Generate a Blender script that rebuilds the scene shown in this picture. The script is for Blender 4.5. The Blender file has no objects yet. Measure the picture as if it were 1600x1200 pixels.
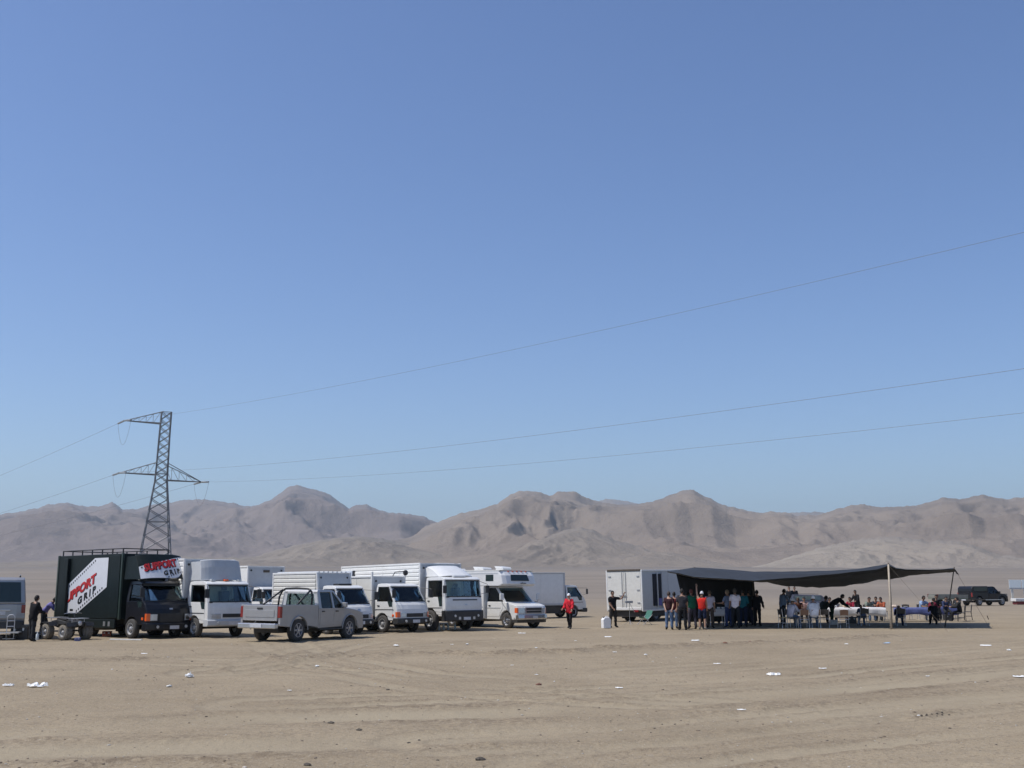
import bpy, bmesh, math, random
import numpy as np
from mathutils import Vector, Matrix, noise as mnoise

random.seed(7)
scn = bpy.context.scene
COL = scn.collection

# ------------------------------------------------------------------ camera
F_PX = 1689.0                 # focal length in pixels of a 1600 wide frame
CAM_H = 2.5
PITCH = math.atan(287.0 / F_PX)
cd = bpy.data.cameras.new('camera')
cd.sensor_width = 36.0
cd.lens = 36.0 * F_PX / 1600.0
cd.clip_start = 0.1
cd.clip_end = 40000
cam = bpy.data.objects.new('camera', cd)
cam.location = (0, 0, CAM_H)
cam.rotation_euler = (math.pi / 2 + PITCH, 0, 0)
COL.objects.link(cam)
scn.camera = cam

# ------------------------------------------------------------------ sky, sun, exposure
SUN_EL = math.radians(58)
SUN_DIR = Vector((-0.985, -0.17, 0)).normalized() * math.cos(SUN_EL) + Vector((0, 0, math.sin(SUN_EL)))
world = bpy.data.worlds.new('World')
scn.world = world
world.use_nodes = True
wn, wl = world.node_tree.nodes, world.node_tree.links
wn.clear()
sky = wn.new('ShaderNodeTexSky')
sky.sky_type = 'NISHITA'
sky.sun_disc = False
sky.sun_elevation = SUN_EL
sky.sun_rotation = math.atan2(SUN_DIR.x, SUN_DIR.y)
sky.altitude = 900
sky.air_density = 1.0
sky.dust_density = 1.4
sky.ozone_density = 4.0
hs = wn.new('ShaderNodeHueSaturation')
hs.inputs['Hue'].default_value = 0.509
hs.inputs['Saturation'].default_value = 1.10
hs.inputs['Value'].default_value = 1.0
bgn = wn.new('ShaderNodeBackground')
bgn.inputs['Strength'].default_value = 0.134
won = wn.new('ShaderNodeOutputWorld')
wl.new(sky.outputs[0], hs.inputs['Color'])
wl.new(hs.outputs[0], bgn.inputs['Color'])
wl.new(bgn.outputs[0], won.inputs['Surface'])

sl = bpy.data.lights.new('sun', 'SUN')
sl.energy = 4.3
sl.angle = math.radians(0.53)
sl.color = (1.0, 0.96, 0.91)
so = bpy.data.objects.new('sun', sl)
so.rotation_euler = SUN_DIR.to_track_quat('Z', 'Y').to_euler()
so.location = (-60, -10, 80)
COL.objects.link(so)

vs = scn.view_settings
vs.view_transform = 'Standard'
vs.look = 'None'
vs.exposure = 0.08
vs.gamma = 1.0
vs.use_curve_mapping = False
scn.display_settings.display_device = 'sRGB'

# ------------------------------------------------------------------ numeric noise
_perm = np.random.RandomState(11).permutation(512)
_perm = np.concatenate([_perm, _perm, _perm])
_ang = np.random.RandomState(5).rand(512) * 2 * np.pi
_gx, _gy = np.cos(_ang), np.sin(_ang)


def pnoise(x, y, seed=0):
    x = np.asarray(x, float); y = np.asarray(y, float)
    xi = np.floor(x).astype(int); yi = np.floor(y).astype(int)
    xf = x - xi; yf = y - yi
    u = xf * xf * xf * (xf * (xf * 6 - 15) + 10)
    v = yf * yf * yf * (yf * (yf * 6 - 15) + 10)

    def g(ix, iy, fx, fy):
        h = _perm[(_perm[(ix + seed * 37) % 512] + iy) % 512]
        return _gx[h] * fx + _gy[h] * fy
    a = g(xi, yi, xf, yf); b = g(xi + 1, yi, xf - 1, yf)
    c = g(xi, yi + 1, xf, yf - 1); d = g(xi + 1, yi + 1, xf - 1, yf - 1)
    return (a + (b - a) * u + ((c + (d - c) * u) - (a + (b - a) * u)) * v) * 1.5


def fbm(x, y, octv=4, seed=0, gain=0.5):
    s = 0; a = 1.0; t = 0
    for i in range(octv):
        s = s + a * pnoise(x * 2 ** i, y * 2 ** i, seed + i); t += a; a *= gain
    return s / t


def ridged(x, y, octv=5, seed=0, gain=0.5):
    s = 0; a = 1.0; t = 0; w = 1.0
    for i in range(octv):
        n = 1 - np.abs(pnoise(x * 2 ** i, y * 2 ** i, seed + i))
        n = n * n
        s = s + a * n * w; t += a
        w = np.clip(n * 1.4, 0, 1); a *= gain
    return s / t


# ------------------------------------------------------------------ the lie of the land
_GY = [-1e5, 0, 34, 60, 110, 200, 600, 1500, 3000, 12000, 1e5]
_GZ = [0, 0, 0, -0.52, -1.15, -1.6, -1.0, 2.6, 9.0, 40.0, 40.0]


def gz(x, y):
    x = np.asarray(x, float); y = np.asarray(y, float)
    b = np.interp(y, _GY, _GZ)
    k = np.clip((x - 2) / 10.0, 0, 1) * np.clip((110 - y) / 30.0, 0, 1)
    b = b * (1 - 0.25 * k)
    r = np.sqrt(x * x + y * y)
    b = b + 0.03 * pnoise(x / 7.0, y / 7.0, 3) * np.clip(r / 20, 0, 1)
    b = b + 0.5 * pnoise(x / 160.0, y / 160.0, 9) * np.clip((r - 120) / 300.0, 0, 1)
    return b


def gzs(x, y):
    return float(gz(np.array([x]), np.array([y]))[0])


_relief = [None]


def gzr(x, y):
    """ground height with the ruts and banks that are modelled on it"""
    z = gzs(x, y)
    if _relief[0]:
        z += float(_relief[0](np.array([float(x)]), np.array([float(y)]))[0][0])
    return z


def ray(px, py):
    u = (px - 800) / F_PX; v = (600 - py) / F_PX
    return Vector((u, math.cos(PITCH) - v * math.sin(PITCH), math.sin(PITCH) + v * math.cos(PITCH)))


def at(px, py, Y):
    """world point seen at photo pixel px,py standing at distance Y"""
    d = ray(px, py)
    return Vector((0, 0, CAM_H)) + d * (Y / d.y)


def gnd(px, py):
    """where the ground is, for a spot measured in the photo"""
    d = ray(px, py)
    lo, hi = 5.0, 400.0
    for _ in range(50):
        m = (lo + hi) / 2
        p = Vector((0, 0, CAM_H)) + d * (m / d.y)
        if p.z > gzs(p.x, p.y): lo = m
        else: hi = m
    return Vector((p.x, p.y, gzr(p.x, p.y)))


# ------------------------------------------------------------------ materials
def lin(c):
    return tuple((v / 255 / 12.92) if v / 255 <= 0.04045 else ((v / 255 + 0.055) / 1.055) ** 2.4 for v in c)


_mats = {}


def mat(name, color, rough=0.6, metal=0.0, var=0.12, scale=6.0, bump=0.0, spec=0.5, trans=0.0, coat=0.0, dust=0.0, alpha=1.0):
    if name in _mats:
        return _mats[name]
    m = bpy.data.materials.new(name)
    m.use_nodes = True
    nt = m.node_tree; N, L = nt.nodes, nt.links
    b = N['Principled BSDF']
    b.inputs['Roughness'].default_value = rough
    b.inputs['Metallic'].default_value = metal
    b.inputs['Specular IOR Level'].default_value = spec
    b.inputs['Coat Weight'].default_value = coat
    b.inputs['Transmission Weight'].default_value = trans
    b.inputs['Alpha'].default_value = alpha
    tc = N.new('ShaderNodeTexCoord')
    nz = N.new('ShaderNodeTexNoise')
    nz.inputs['Scale'].default_value = scale
    nz.inputs['Detail'].default_value = 5
    L.new(tc.outputs['Object'], nz.inputs['Vector'])
    mr = N.new('ShaderNodeMapRange')
    mr.inputs['From Min'].default_value = 0.3; mr.inputs['From Max'].default_value = 0.7
    mr.inputs['To Min'].default_value = 1 - var; mr.inputs['To Max'].default_value = 1 + var * 0.6
    L.new(nz.outputs['Fac'], mr.inputs['Value'])
    mx = N.new('ShaderNodeVectorMath'); mx.operation = 'SCALE'
    mx.inputs[0].default_value = color[:3]
    L.new(mr.outputs[0], mx.inputs['Scale'])
    src = mx.outputs[0]
    if dust > 0:
        # pale desert dust, more of it low on the thing and in streaks
        sx = N.new('ShaderNodeSeparateXYZ'); L.new(tc.outputs['Object'], sx.inputs[0])
        m1 = N.new('ShaderNodeMapRange')
        m1.inputs['From Min'].default_value = 0.2; m1.inputs['From Max'].default_value = 1.6
        m1.inputs['To Min'].default_value = dust; m1.inputs['To Max'].default_value = dust * 0.15
        L.new(sx.outputs['Z'], m1.inputs['Value'])
        n2 = N.new('ShaderNodeTexNoise'); n2.inputs['Scale'].default_value = 2.2; n2.inputs['Detail'].default_value = 6
        L.new(tc.outputs['Object'], n2.inputs['Vector'])
        mm = N.new('ShaderNodeMath'); mm.operation = 'MULTIPLY'; mm.use_clamp = True
        L.new(m1.outputs[0], mm.inputs[0])
        m3 = N.new('ShaderNodeMapRange'); m3.inputs['From Min'].default_value = 0.3; m3.inputs['From Max'].default_value = 0.7
        m3.inputs['To Min'].default_value = 0.5; m3.inputs['To Max'].default_value = 1.5
        L.new(n2.outputs['Fac'], m3.inputs['Value']); L.new(m3.outputs[0], mm.inputs[1])
        mc = N.new('ShaderNodeMix'); mc.data_type = 'RGBA'
        mc.inputs['B'].default_value = (0.34, 0.29, 0.22, 1)
        L.new(src, mc.inputs['A']); L.new(mm.outputs[0], mc.inputs['Factor'])
        src = mc.outputs['Result']
        ra = N.new('ShaderNodeMix'); ra.data_type = 'FLOAT'
        ra.inputs['A'].default_value = rough; ra.inputs['B'].default_value = 0.85
        L.new(mm.outputs[0], ra.inputs['Factor']); L.new(ra.outputs['Result'], b.inputs['Roughness'])
    L.new(src, b.inputs['Base Color'])
    if bump > 0:
        bp = N.new('ShaderNodeBump'); bp.inputs['Strength'].default_value = bump; bp.inputs['Distance'].default_value = 0.02
        L.new(nz.outputs['Fac'], bp.inputs['Height']); L.new(bp.outputs[0], b.inputs['Normal'])
    _mats[name] = m
    return m


def glass_mat():
    if 'vehicle_glass' in _mats: return _mats['vehicle_glass']
    m = bpy.data.materials.new('vehicle_glass'); m.use_nodes = True
    N, L = m.node_tree.nodes, m.node_tree.links
    N.clear()
    o = N.new('ShaderNodeOutputMaterial'); mx = N.new('ShaderNodeMixShader')
    tr = N.new('ShaderNodeBsdfTransparent'); tr.inputs[0].default_value = (0.86, 0.93, 0.90, 1)
    gl = N.new('ShaderNodeBsdfGlossy'); gl.inputs['Roughness'].default_value = 0.03; gl.inputs[0].default_value = (0.9, 0.95, 0.95, 1)
    fr = N.new('ShaderNodeFresnel'); fr.inputs['IOR'].default_value = 1.5
    L.new(fr.outputs[0], mx.inputs[0]); L.new(tr.outputs[0], mx.inputs[1]); L.new(gl.outputs[0], mx.inputs[2])
    L.new(mx.outputs[0], o.inputs[0])
    _mats['vehicle_glass'] = m
    return m


def M_(k):
    return {
        'white': lambda: mat('white_paint', (0.74, 0.74, 0.72), 0.35, var=0.05, dust=0.3, coat=0.3),
        'cream': lambda: mat('cream_panel', (0.66, 0.65, 0.60), 0.5, var=0.06, dust=0.35),
        'ribwhite': lambda: mat('white_ribbed_panel', (0.80, 0.80, 0.77), 0.45, var=0.05, dust=0.25),
        'grey_and_shade': lambda: mat('grey_and_shade_panel', (0.46, 0.48, 0.495), 0.5, var=0.06, dust=0.2),  # grey parts, and white truck faces with their shade in the colour
        'blackp': lambda: mat('black_paint', (0.007, 0.008, 0.012), 0.3, var=0.2, dust=0.02, coat=0.15, spec=0.35),
        'darkbox': lambda: mat('dark_green_black_panel', (0.006, 0.012, 0.012), 0.5, var=0.25, dust=0.012, spec=0.25),
        'silver': lambda: mat('silver_paint', (0.36, 0.365, 0.375), 0.28, metal=0.35, var=0.05, dust=0.3, coat=0.4),
        'silverdark': lambda: mat('grey_metallic_paint', (0.34, 0.34, 0.34), 0.3, metal=0.4, var=0.05, dust=0.3, coat=0.5),
        'chrome': lambda: mat('chrome', (0.55, 0.55, 0.56), 0.32, metal=1.0, var=0.05),
        'steel': lambda: mat('galvanised_steel', (0.45, 0.46, 0.47), 0.4, metal=0.7, var=0.1, bump=0.05),
        'alu': lambda: mat('aluminium', (0.62, 0.62, 0.62), 0.35, metal=0.6, var=0.08),
        'rubber': lambda: mat('dusty_rubber', (0.025, 0.025, 0.027), 0.85, var=0.3, dust=0.10),
        'dustrubber': lambda: mat('very_dusty_rubber', (0.20, 0.175, 0.14), 0.95, var=0.3, scale=14),
        'plastic': lambda: mat('black_plastic', (0.018, 0.019, 0.021), 0.5, var=0.2, dust=0.06),
        'chassis': lambda: mat('dark_chassis', (0.02, 0.02, 0.02), 0.7, var=0.3, dust=0.1),
        'interior': lambda: mat('dark_interior', (0.03, 0.032, 0.035), 0.8, var=0.2),
        'seatgrey': lambda: mat('grey_seat_cloth', (0.14, 0.14, 0.15), 0.9, var=0.2),
        'lamp': lambda: mat('headlamp_lens', (0.55, 0.57, 0.58), 0.1, metal=0.3, var=0.2, scale=30),
        'orange': lambda: mat('orange_lens', (0.75, 0.12, 0.02), 0.2, var=0.1, coat=0.5),
        'red': lambda: mat('red_lens', (0.22, 0.012, 0.012), 0.2, var=0.1, coat=0.5),
        'plate': lambda: mat('number_plate', (0.55, 0.56, 0.58), 0.4, var=0.15, scale=20),
        'rimgrey': lambda: mat('steel_rim', (0.42, 0.42, 0.42), 0.45, metal=0.3, var=0.15, dust=0.08),
        'rimdark': lambda: mat('alloy_rim', (0.30, 0.31, 0.34), 0.3, metal=0.7, var=0.1),
        'glass': glass_mat,
        'wood': lambda: mat('weathered_wood', (0.42, 0.36, 0.28), 0.85, var=0.25, scale=12, bump=0.2),
        'darkwood': lambda: mat('dark_wood', (0.10, 0.08, 0.06), 0.85, var=0.25, scale=12, bump=0.2),
        'tarp': lambda: tarp_mat(),
        'whitecloth': lambda: mat('white_cloth', (0.72, 0.71, 0.72), 0.9, var=0.06, scale=9, bump=0.1),
        'bluecloth': lambda: mat('blue_cloth', (0.095, 0.115, 0.27), 0.9, var=0.12, scale=9, bump=0.1),
        'redt': lambda: mat('banner_red', (0.50, 0.02, 0.02), 0.5, var=0.05),
        'blackt': lambda: mat('banner_black', (0.012, 0.012, 0.012), 0.5, var=0.05),
        'banner': lambda: mat('banner_white', (0.66, 0.67, 0.70), 0.45, var=0.04, dust=0.12),
        'paper': lambda: mat('white_litter', (0.78, 0.78, 0.76), 0.7, var=0.08, scale=20),
    }[k]()


def tarp_mat():
    m = mat('black_shade_cloth', (0.009, 0.011, 0.015), 0.8, var=0.25, scale=2.0, bump=0.2)
    if not m.get('wrinkled'):
        N, L = m.node_tree.nodes, m.node_tree.links
        b = N['Principled BSDF']
        b.inputs['Sheen Weight'].default_value = 0.08
        b.inputs['Sheen Roughness'].default_value = 0.4
        m['wrinkled'] = 1
    return m


# ------------------------------------------------------------------ mesh builder
class MB:
    def __init__(s):
        s.v = []; s.f = []; s.mi = []; s.marks = []

    def add(s, vs_, fs, mi=0):
        o = len(s.v)
        s.v += [tuple(p) for p in vs_]
        s.f += [tuple(i + o for i in f) for f in fs]
        s.mi += [mi] * len(fs)
        s.marks.append((len(s.v), len(s.f)))
        return s

    def box(s, x0, x1, y0, y1, z0, z1, mi=0, fn=None):
        if x0 > x1: x0, x1 = x1, x0
        if y0 > y1: y0, y1 = y1, y0
        if z0 > z1: z0, z1 = z1, z0
        P = [(x0, y0, z0), (x1, y0, z0), (x1, y1, z0), (x0, y1, z0), (x0, y0, z1), (x1, y0, z1), (x1, y1, z1), (x0, y1, z1)]
        if fn: P = [fn(p) for p in P]
        return s.add(P, [(0, 3, 2, 1), (4, 5, 6, 7), (0, 1, 5, 4), (1, 2, 6, 5), (2, 3, 7, 6), (3, 0, 4, 7)], mi)

    def prism(s, prof, ys, fn=None, mi=0):
        """profile of (x,z) run through the y stations"""
        n = len(prof); P = []
        area = sum(prof[i][0] * prof[(i + 1) % n][1] - prof[(i + 1) % n][0] * prof[i][1] for i in range(n))
        if area > 0: prof = prof[::-1]
        if ys[0] > ys[-1]: ys = ys[::-1]
        for y in ys:
            for (x, z) in prof:
                p = (x, y, z)
                P.append(fn(p) if fn else p)
        fs = []
        for k in range(len(ys) - 1):
            for i in range(n):
                j = (i + 1) % n
                fs.append((k * n + i, (k + 1) * n + i, (k + 1) * n + j, k * n + j))
        fs = [f[::-1] for f in fs]
        fs.append(tuple(range(n))[::-1]); fs.append(tuple((len(ys) - 1) * n + i for i in range(n)))
        fs[-2] = fs[-2][::-1]; fs[-1] = fs[-1][::-1]
        return s.add(P, fs, mi)

    def tube(s, pts, r, n=6, mi=0, r2=None):
        pts = [Vector(p) for p in pts]
        m = len(pts); P = []
        up = Vector((0, 0, 1))
        for i, p in enumerate(pts):
            d = (pts[min(i + 1, m - 1)] - pts[max(i - 1, 0)])
            if d.length < 1e-9: d = Vector((0, 0, 1))
            d.normalize()
            a = d.cross(up)
            if a.length < 0.05: a = d.cross(Vector((0, 1, 0)))
            a.normalize(); b = a.cross(d).normalized()
            rr = r if r2 is None else r + (r2 - r) * i / max(1, m - 1)
            for k in range(n):
                t = 2 * math.pi * k / n
                P.append(p + a * math.cos(t) * rr + b * math.sin(t) * rr)
        fs = []
        for i in range(m - 1):
            for k in range(n):
                fs.append((i * n + k, i * n + (k + 1) % n, (i + 1) * n + (k + 1) % n, (i + 1) * n + k))
        fs.append(tuple(range(n))[::-1]); fs.append(tuple((m - 1) * n + k for k in range(n)))
        return s.add(P, fs, mi)

    def lathe(s, prof, c, axis='y', n=20, mi=0, cap=True):
        """prof list of (a, r) along the axis, closed ends"""
        P = []
        for (a, r) in prof:
            for k in range(n):
                t = 2 * math.pi * k / n
                u, w = math.cos(t) * r, math.sin(t) * r
                if axis == 'y': P.append((c[0] + u, c[1] + a, c[2] + w))
                elif axis == 'z': P.append((c[0] + u, c[1] + w, c[2] + a))
                else: P.append((c[0] + a, c[1] + u, c[2] + w))
        fs = []
        m = len(prof)
        for i in range(m - 1):
            for k in range(n):
                fs.append((i * n + k, i * n + (k + 1) % n, (i + 1) * n + (k + 1) % n, (i + 1) * n + k))
        if cap: fs.append(tuple(range(n))[::-1]); fs.append(tuple((m - 1) * n + k for k in range(n)))
        return s.add(P, fs, mi)

    def grid(s, pts, mi=0):
        """pts[i][j] -> surface"""
        a, b = len(pts), len(pts[0])
        P = [p for row in pts for p in row]
        fs = [(i * b + j, i * b + j + 1, (i + 1) * b + j + 1, (i + 1) * b + j) for i in range(a - 1) for j in range(b - 1)]
        return s.add(P, fs, mi)

    def blob(s, c, rad, n=8, m=5, fn=None, mi=0):
        P = []
        for i in range(m + 1):
            th = math.pi * i / m
            for k in range(n):
                ph = 2 * math.pi * k / n
                p = (math.sin(th) * math.cos(ph), math.sin(th) * math.sin(ph), math.cos(th))
                if fn: p = fn(p)
                P.append((c[0] + p[0] * rad[0], c[1] + p[1] * rad[1], c[2] + p[2] * rad[2]))
        fs = [(i * n + k, (i + 1) * n + k, (i + 1) * n + (k + 1) % n, i * n + (k + 1) % n) for i in range(m) for k in range(n)]
        return s.add(P, fs, mi)

    def mesh(s, name, mats):
        me = bpy.data.meshes.new(name)
        me.from_pydata(s.v, [], s.f)
        for m in (mats if isinstance(mats, (list, tuple)) else [mats]): me.materials.append(m)
        if any(s.mi): me.polygons.foreach_set('material_index', s.mi)
        bm = bmesh.new(); bm.from_mesh(me)
        bmesh.ops.remove_doubles(bm, verts=bm.verts, dist=1e-5)
        bmesh.ops.recalc_face_normals(bm, faces=bm.faces)
        bm.to_mesh(me); bm.free()
        me.update()
        return me

    def build(s, name, mats, parent=None, bevel=0, smooth=False, label=None, seg=2, raw=False):
        me = s.mesh(name, mats)
        o = bpy.data.objects.new(name, me); COL.objects.link(o)
        if parent is not None: o.parent = parent
        if smooth:
            for p in me.polygons: p.use_smooth = True
        if bevel:
            md = o.modifiers.new('bevel', 'BEVEL'); md.width = bevel; md.segments = seg
            md.limit_method = 'ANGLE'; md.angle_limit = math.radians(32)
        if label: o['label'] = label
        return o


    def build_each(s, name, mats, parent=None, **kw):
        # every piece that was added becomes a part of its own
        o = None
        for (v0, v1, f0, f1) in s.pieces():
            m = MB()
            m.v = s.v[v0:v1]; m.f = [tuple(i - v0 for i in f) for f in s.f[f0:f1]]; m.mi = s.mi[f0:f1]
            o = m.build(name, mats, parent, **kw)
        return o

    def pieces(s):
        out = []; v0 = 0; f0 = 0
        for (v1, f1) in s.marks:
            out.append((v0, v1, f0, f1)); v0, f0 = v1, f1
        return out


def thing(name, label, cat, loc=(0, 0, 0), rz=0.0, group=None):
    o = bpy.data.objects.new(name, None); COL.objects.link(o)
    o.empty_display_size = 0.2
    o.location = loc; o.rotation_euler = (0, 0, rz)
    o['label'] = label; o['category'] = cat
    if group: o['group'] = group
    return o


def tag(o, label=None, cat=None, group=None, kind=None):
    if label: o['label'] = label
    if cat: o['category'] = cat
    if group: o['group'] = group
    if kind: o['kind'] = kind
    return o


def clone(o, parent=None):
    c = o.copy(); COL.objects.link(c)
    if parent is not None: c.parent = parent
    for ch in o.children: clone(ch, c)
    return c
# ------------------------------------------------------------------ ground sheet
def seg_dist(X, Y, pts):
    """signed distance to a polyline given as photo spots, and distance along it"""
    best = np.full(X.shape, 1e9); sgn = np.ones(X.shape)
    for (a, b) in zip(pts[:-1], pts[1:]):
        dx, dy = b[0] - a[0], b[1] - a[1]
        L2 = dx * dx + dy * dy
        t = np.clip(((X - a[0]) * dx + (Y - a[1]) * dy) / L2, 0, 1)
        ex, ey = X - (a[0] + t * dx), Y - (a[1] + t * dy)
        d = np.sqrt(ex * ex + ey * ey)
        c = np.sign(dx * ey - dy * ex)
        m = d < best
        best = np.where(m, d, best); sgn = np.where(m, c, sgn)
    return best * sgn


def gp(*pp):
    return [(gnd(x, y).x, gnd(x, y).y) for (x, y) in pp]


# tyre tracks: photo spots along the middle, half gauge, strength
TRACKS = [
    (gp((-300, 1170), (0, 1145), (400, 1122), (820, 1112), (1200, 1085), (1700, 1040)), 0.0, 1.0),
    (gp((-300, 1215), (0, 1176), (500, 1160), (1000, 1135), (1300, 1112), (1700, 1075)), 0.0, 0.8),
    (gp((400, 1100), (830, 1085), (1000, 1078), (1290, 1062), (1700, 1022)), 0.75, 0.9),
    (gp((420, 1045), (560, 1052), (700, 1077), (860, 1090), (1100, 1100)), 0.75, 0.8),
    (gp((430, 1002), (450, 1016), (500, 1030), (640, 1055), (800, 1066)), 0.75, 0.7),
    (gp((330, 1050), (420, 1038), (520, 1010), (560, 1003)), 0.75, 0.7),
    (gp((700, 1160), (1000, 1150), (1300, 1115), (1700, 1085)), 0.8, 0.6),
    (gp((900, 1195), (1150, 1165), (1420, 1140), (1700, 1110)), 0.8, 0.7),
    (gp((-200, 1040), (150, 1032), (380, 1036), (620, 1015), (820, 1000)), 0.8, 0.6),
    (gp((1000, 1050), (1300, 1030), (1700, 1000)), 0.8, 0.5),
]
BERMS = [
    (gp((560, 1028), (640, 1022), (760, 1024), (900, 1018), (1000, 1013), (1200, 1006), (1330, 998), (1400, 995)), 0.14, 0.55),
    (gp((-200, 1034), (60, 1033), (240, 1030)), 0.09, 0.8),
    (gp((420, 1026), (470, 1031), (530, 1025)), 0.13, 0.4),
    (gp((120, 1196), (250, 1190), (360, 1192)), 0.05, 0.2),
    (gp((1420, 1122), (1485, 1116)), 0.06, 0.12),
]

fine = np.arange(-36, 36.01, 0.10)
az = np.concatenate([np.arange(-180, -36, 4.0), fine, np.arange(40, 180, 4.0)])
r = [0.6]
while r[-1] < 9: r.append(r[-1] * 1.25)
while r[-1] < 64: r.append(r[-1] * 1.0062)
while r[-1] < 20000: r.append(r[-1] * 1.045)
r = np.array(r)
A, R = np.meshgrid(np.radians(az), r)
X = np.sin(A) * R; Y = np.cos(A) * R
Z = gz(X, Y)
def relief(X, Y):
    R = np.sqrt(X * X + Y * Y)
    near = np.clip((75 - R) / 20.0, 0, 1)
    wob = 0.10 * fbm(X / 1.6, Y / 1.6, 3, 21)
    trk = np.zeros(X.shape); disp = np.zeros(X.shape); rough_ = np.zeros(X.shape)
    sub = (R < 75)
    for k, (pts, g, st) in enumerate(TRACKS):
        d = np.full(X.shape, 99.0)
        d[sub] = seg_dist(X[sub], Y[sub], pts)
        for off in ((-g, g) if g > 0 else (0,)):
            e = d - off + wob
            w = 0.30 if g > 0 else 0.75
            c = np.exp(-(e / w) ** 4)
            brk = np.clip(0.70 + 0.8 * pnoise(X / 3.3, Y / 3.3, 31 + k), 0, 1)
            trk = np.maximum(trk, c * st * brk)
            disp += -0.036 * c * st * brk + 0.036 * np.exp(-((np.abs(e) - w * 1.25) / (w * 0.35)) ** 2) * st * brk * (0.6 + 0.8 * pnoise(X * 1.8, Y * 1.8, 41))
            rough_ = np.maximum(rough_, np.exp(-((np.abs(e) - w * 1.3) / (w * 0.4)) ** 2) * st * brk)
    for k, (pts, h, w) in enumerate(BERMS):
        d = np.full(X.shape, 99.0)
        d[sub] = seg_dist(X[sub], Y[sub], pts)
        d = d + 0.35 * pnoise(X / 1.2, Y / 1.2, 51)
        c = np.exp(-(d / w) ** 2)
        disp += h * c * (0.7 + 0.9 * fbm(X / 0.8, Y / 0.8, 3, 61))
        rough_ = np.maximum(rough_, c)
    disp += 0.026 * fbm(X / 0.9, Y / 0.55, 5, 71, 0.6) + 0.022 * np.clip(fbm(X / 0.35, Y / 0.25, 3, 75), 0, 1) * np.clip(0.3 + 1.4 * pnoise(X / 4.0, Y / 2.0, 77), 0, 1) + 0.010 * fbm(X * 2.5, Y * 2.5, 3, 81)
    return disp * near, trk, rough_


dz_, trk, rough_ = relief(X, Y)
_relief[0] = relief
Z = Z + dz_
nr, na = X.shape
verts = np.stack([X.ravel(), Y.ravel(), Z.ravel()], 1)
idx = np.arange(nr * na).reshape(nr, na)
nxt = np.roll(idx, -1, axis=1)
q = np.stack([idx[:-1], idx[1:], nxt[1:], nxt[:-1]], -1).reshape(-1, 4)


def np_mesh(name, verts, quads):
    me = bpy.data.meshes.new(name)
    me.vertices.add(len(verts)); me.vertices.foreach_set('co', verts.astype(np.float32).ravel())
    nq = len(quads)
    me.loops.add(nq * 4); me.loops.foreach_set('vertex_index', quads.astype(np.int32).ravel())
    me.polygons.add(nq)
    me.polygons.foreach_set('loop_start', np.arange(0, nq * 4, 4, dtype=np.int32))
    me.polygons.foreach_set('use_smooth', np.ones(nq, dtype=bool))
    me.update(calc_edges=True)
    return me


gme = np_mesh('ground', verts, q)
# close the small hole at the middle
bm = bmesh.new(); bm.from_mesh(gme); bm.verts.ensure_lookup_table()
bm.faces.new([bm.verts[i] for i in range(na)][::-1])
bm.to_mesh(gme); bm.free()
at_ = gme.attributes.new('track', 'FLOAT', 'POINT'); at_.data.foreach_set('value', trk.ravel().astype(np.float32))
at_ = gme.attributes.new('churn', 'FLOAT', 'POINT'); at_.data.foreach_set('value', rough_.ravel().astype(np.float32))
ground = bpy.data.objects.new('ground', gme); COL.objects.link(ground); ground['kind'] = 'structure'


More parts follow.
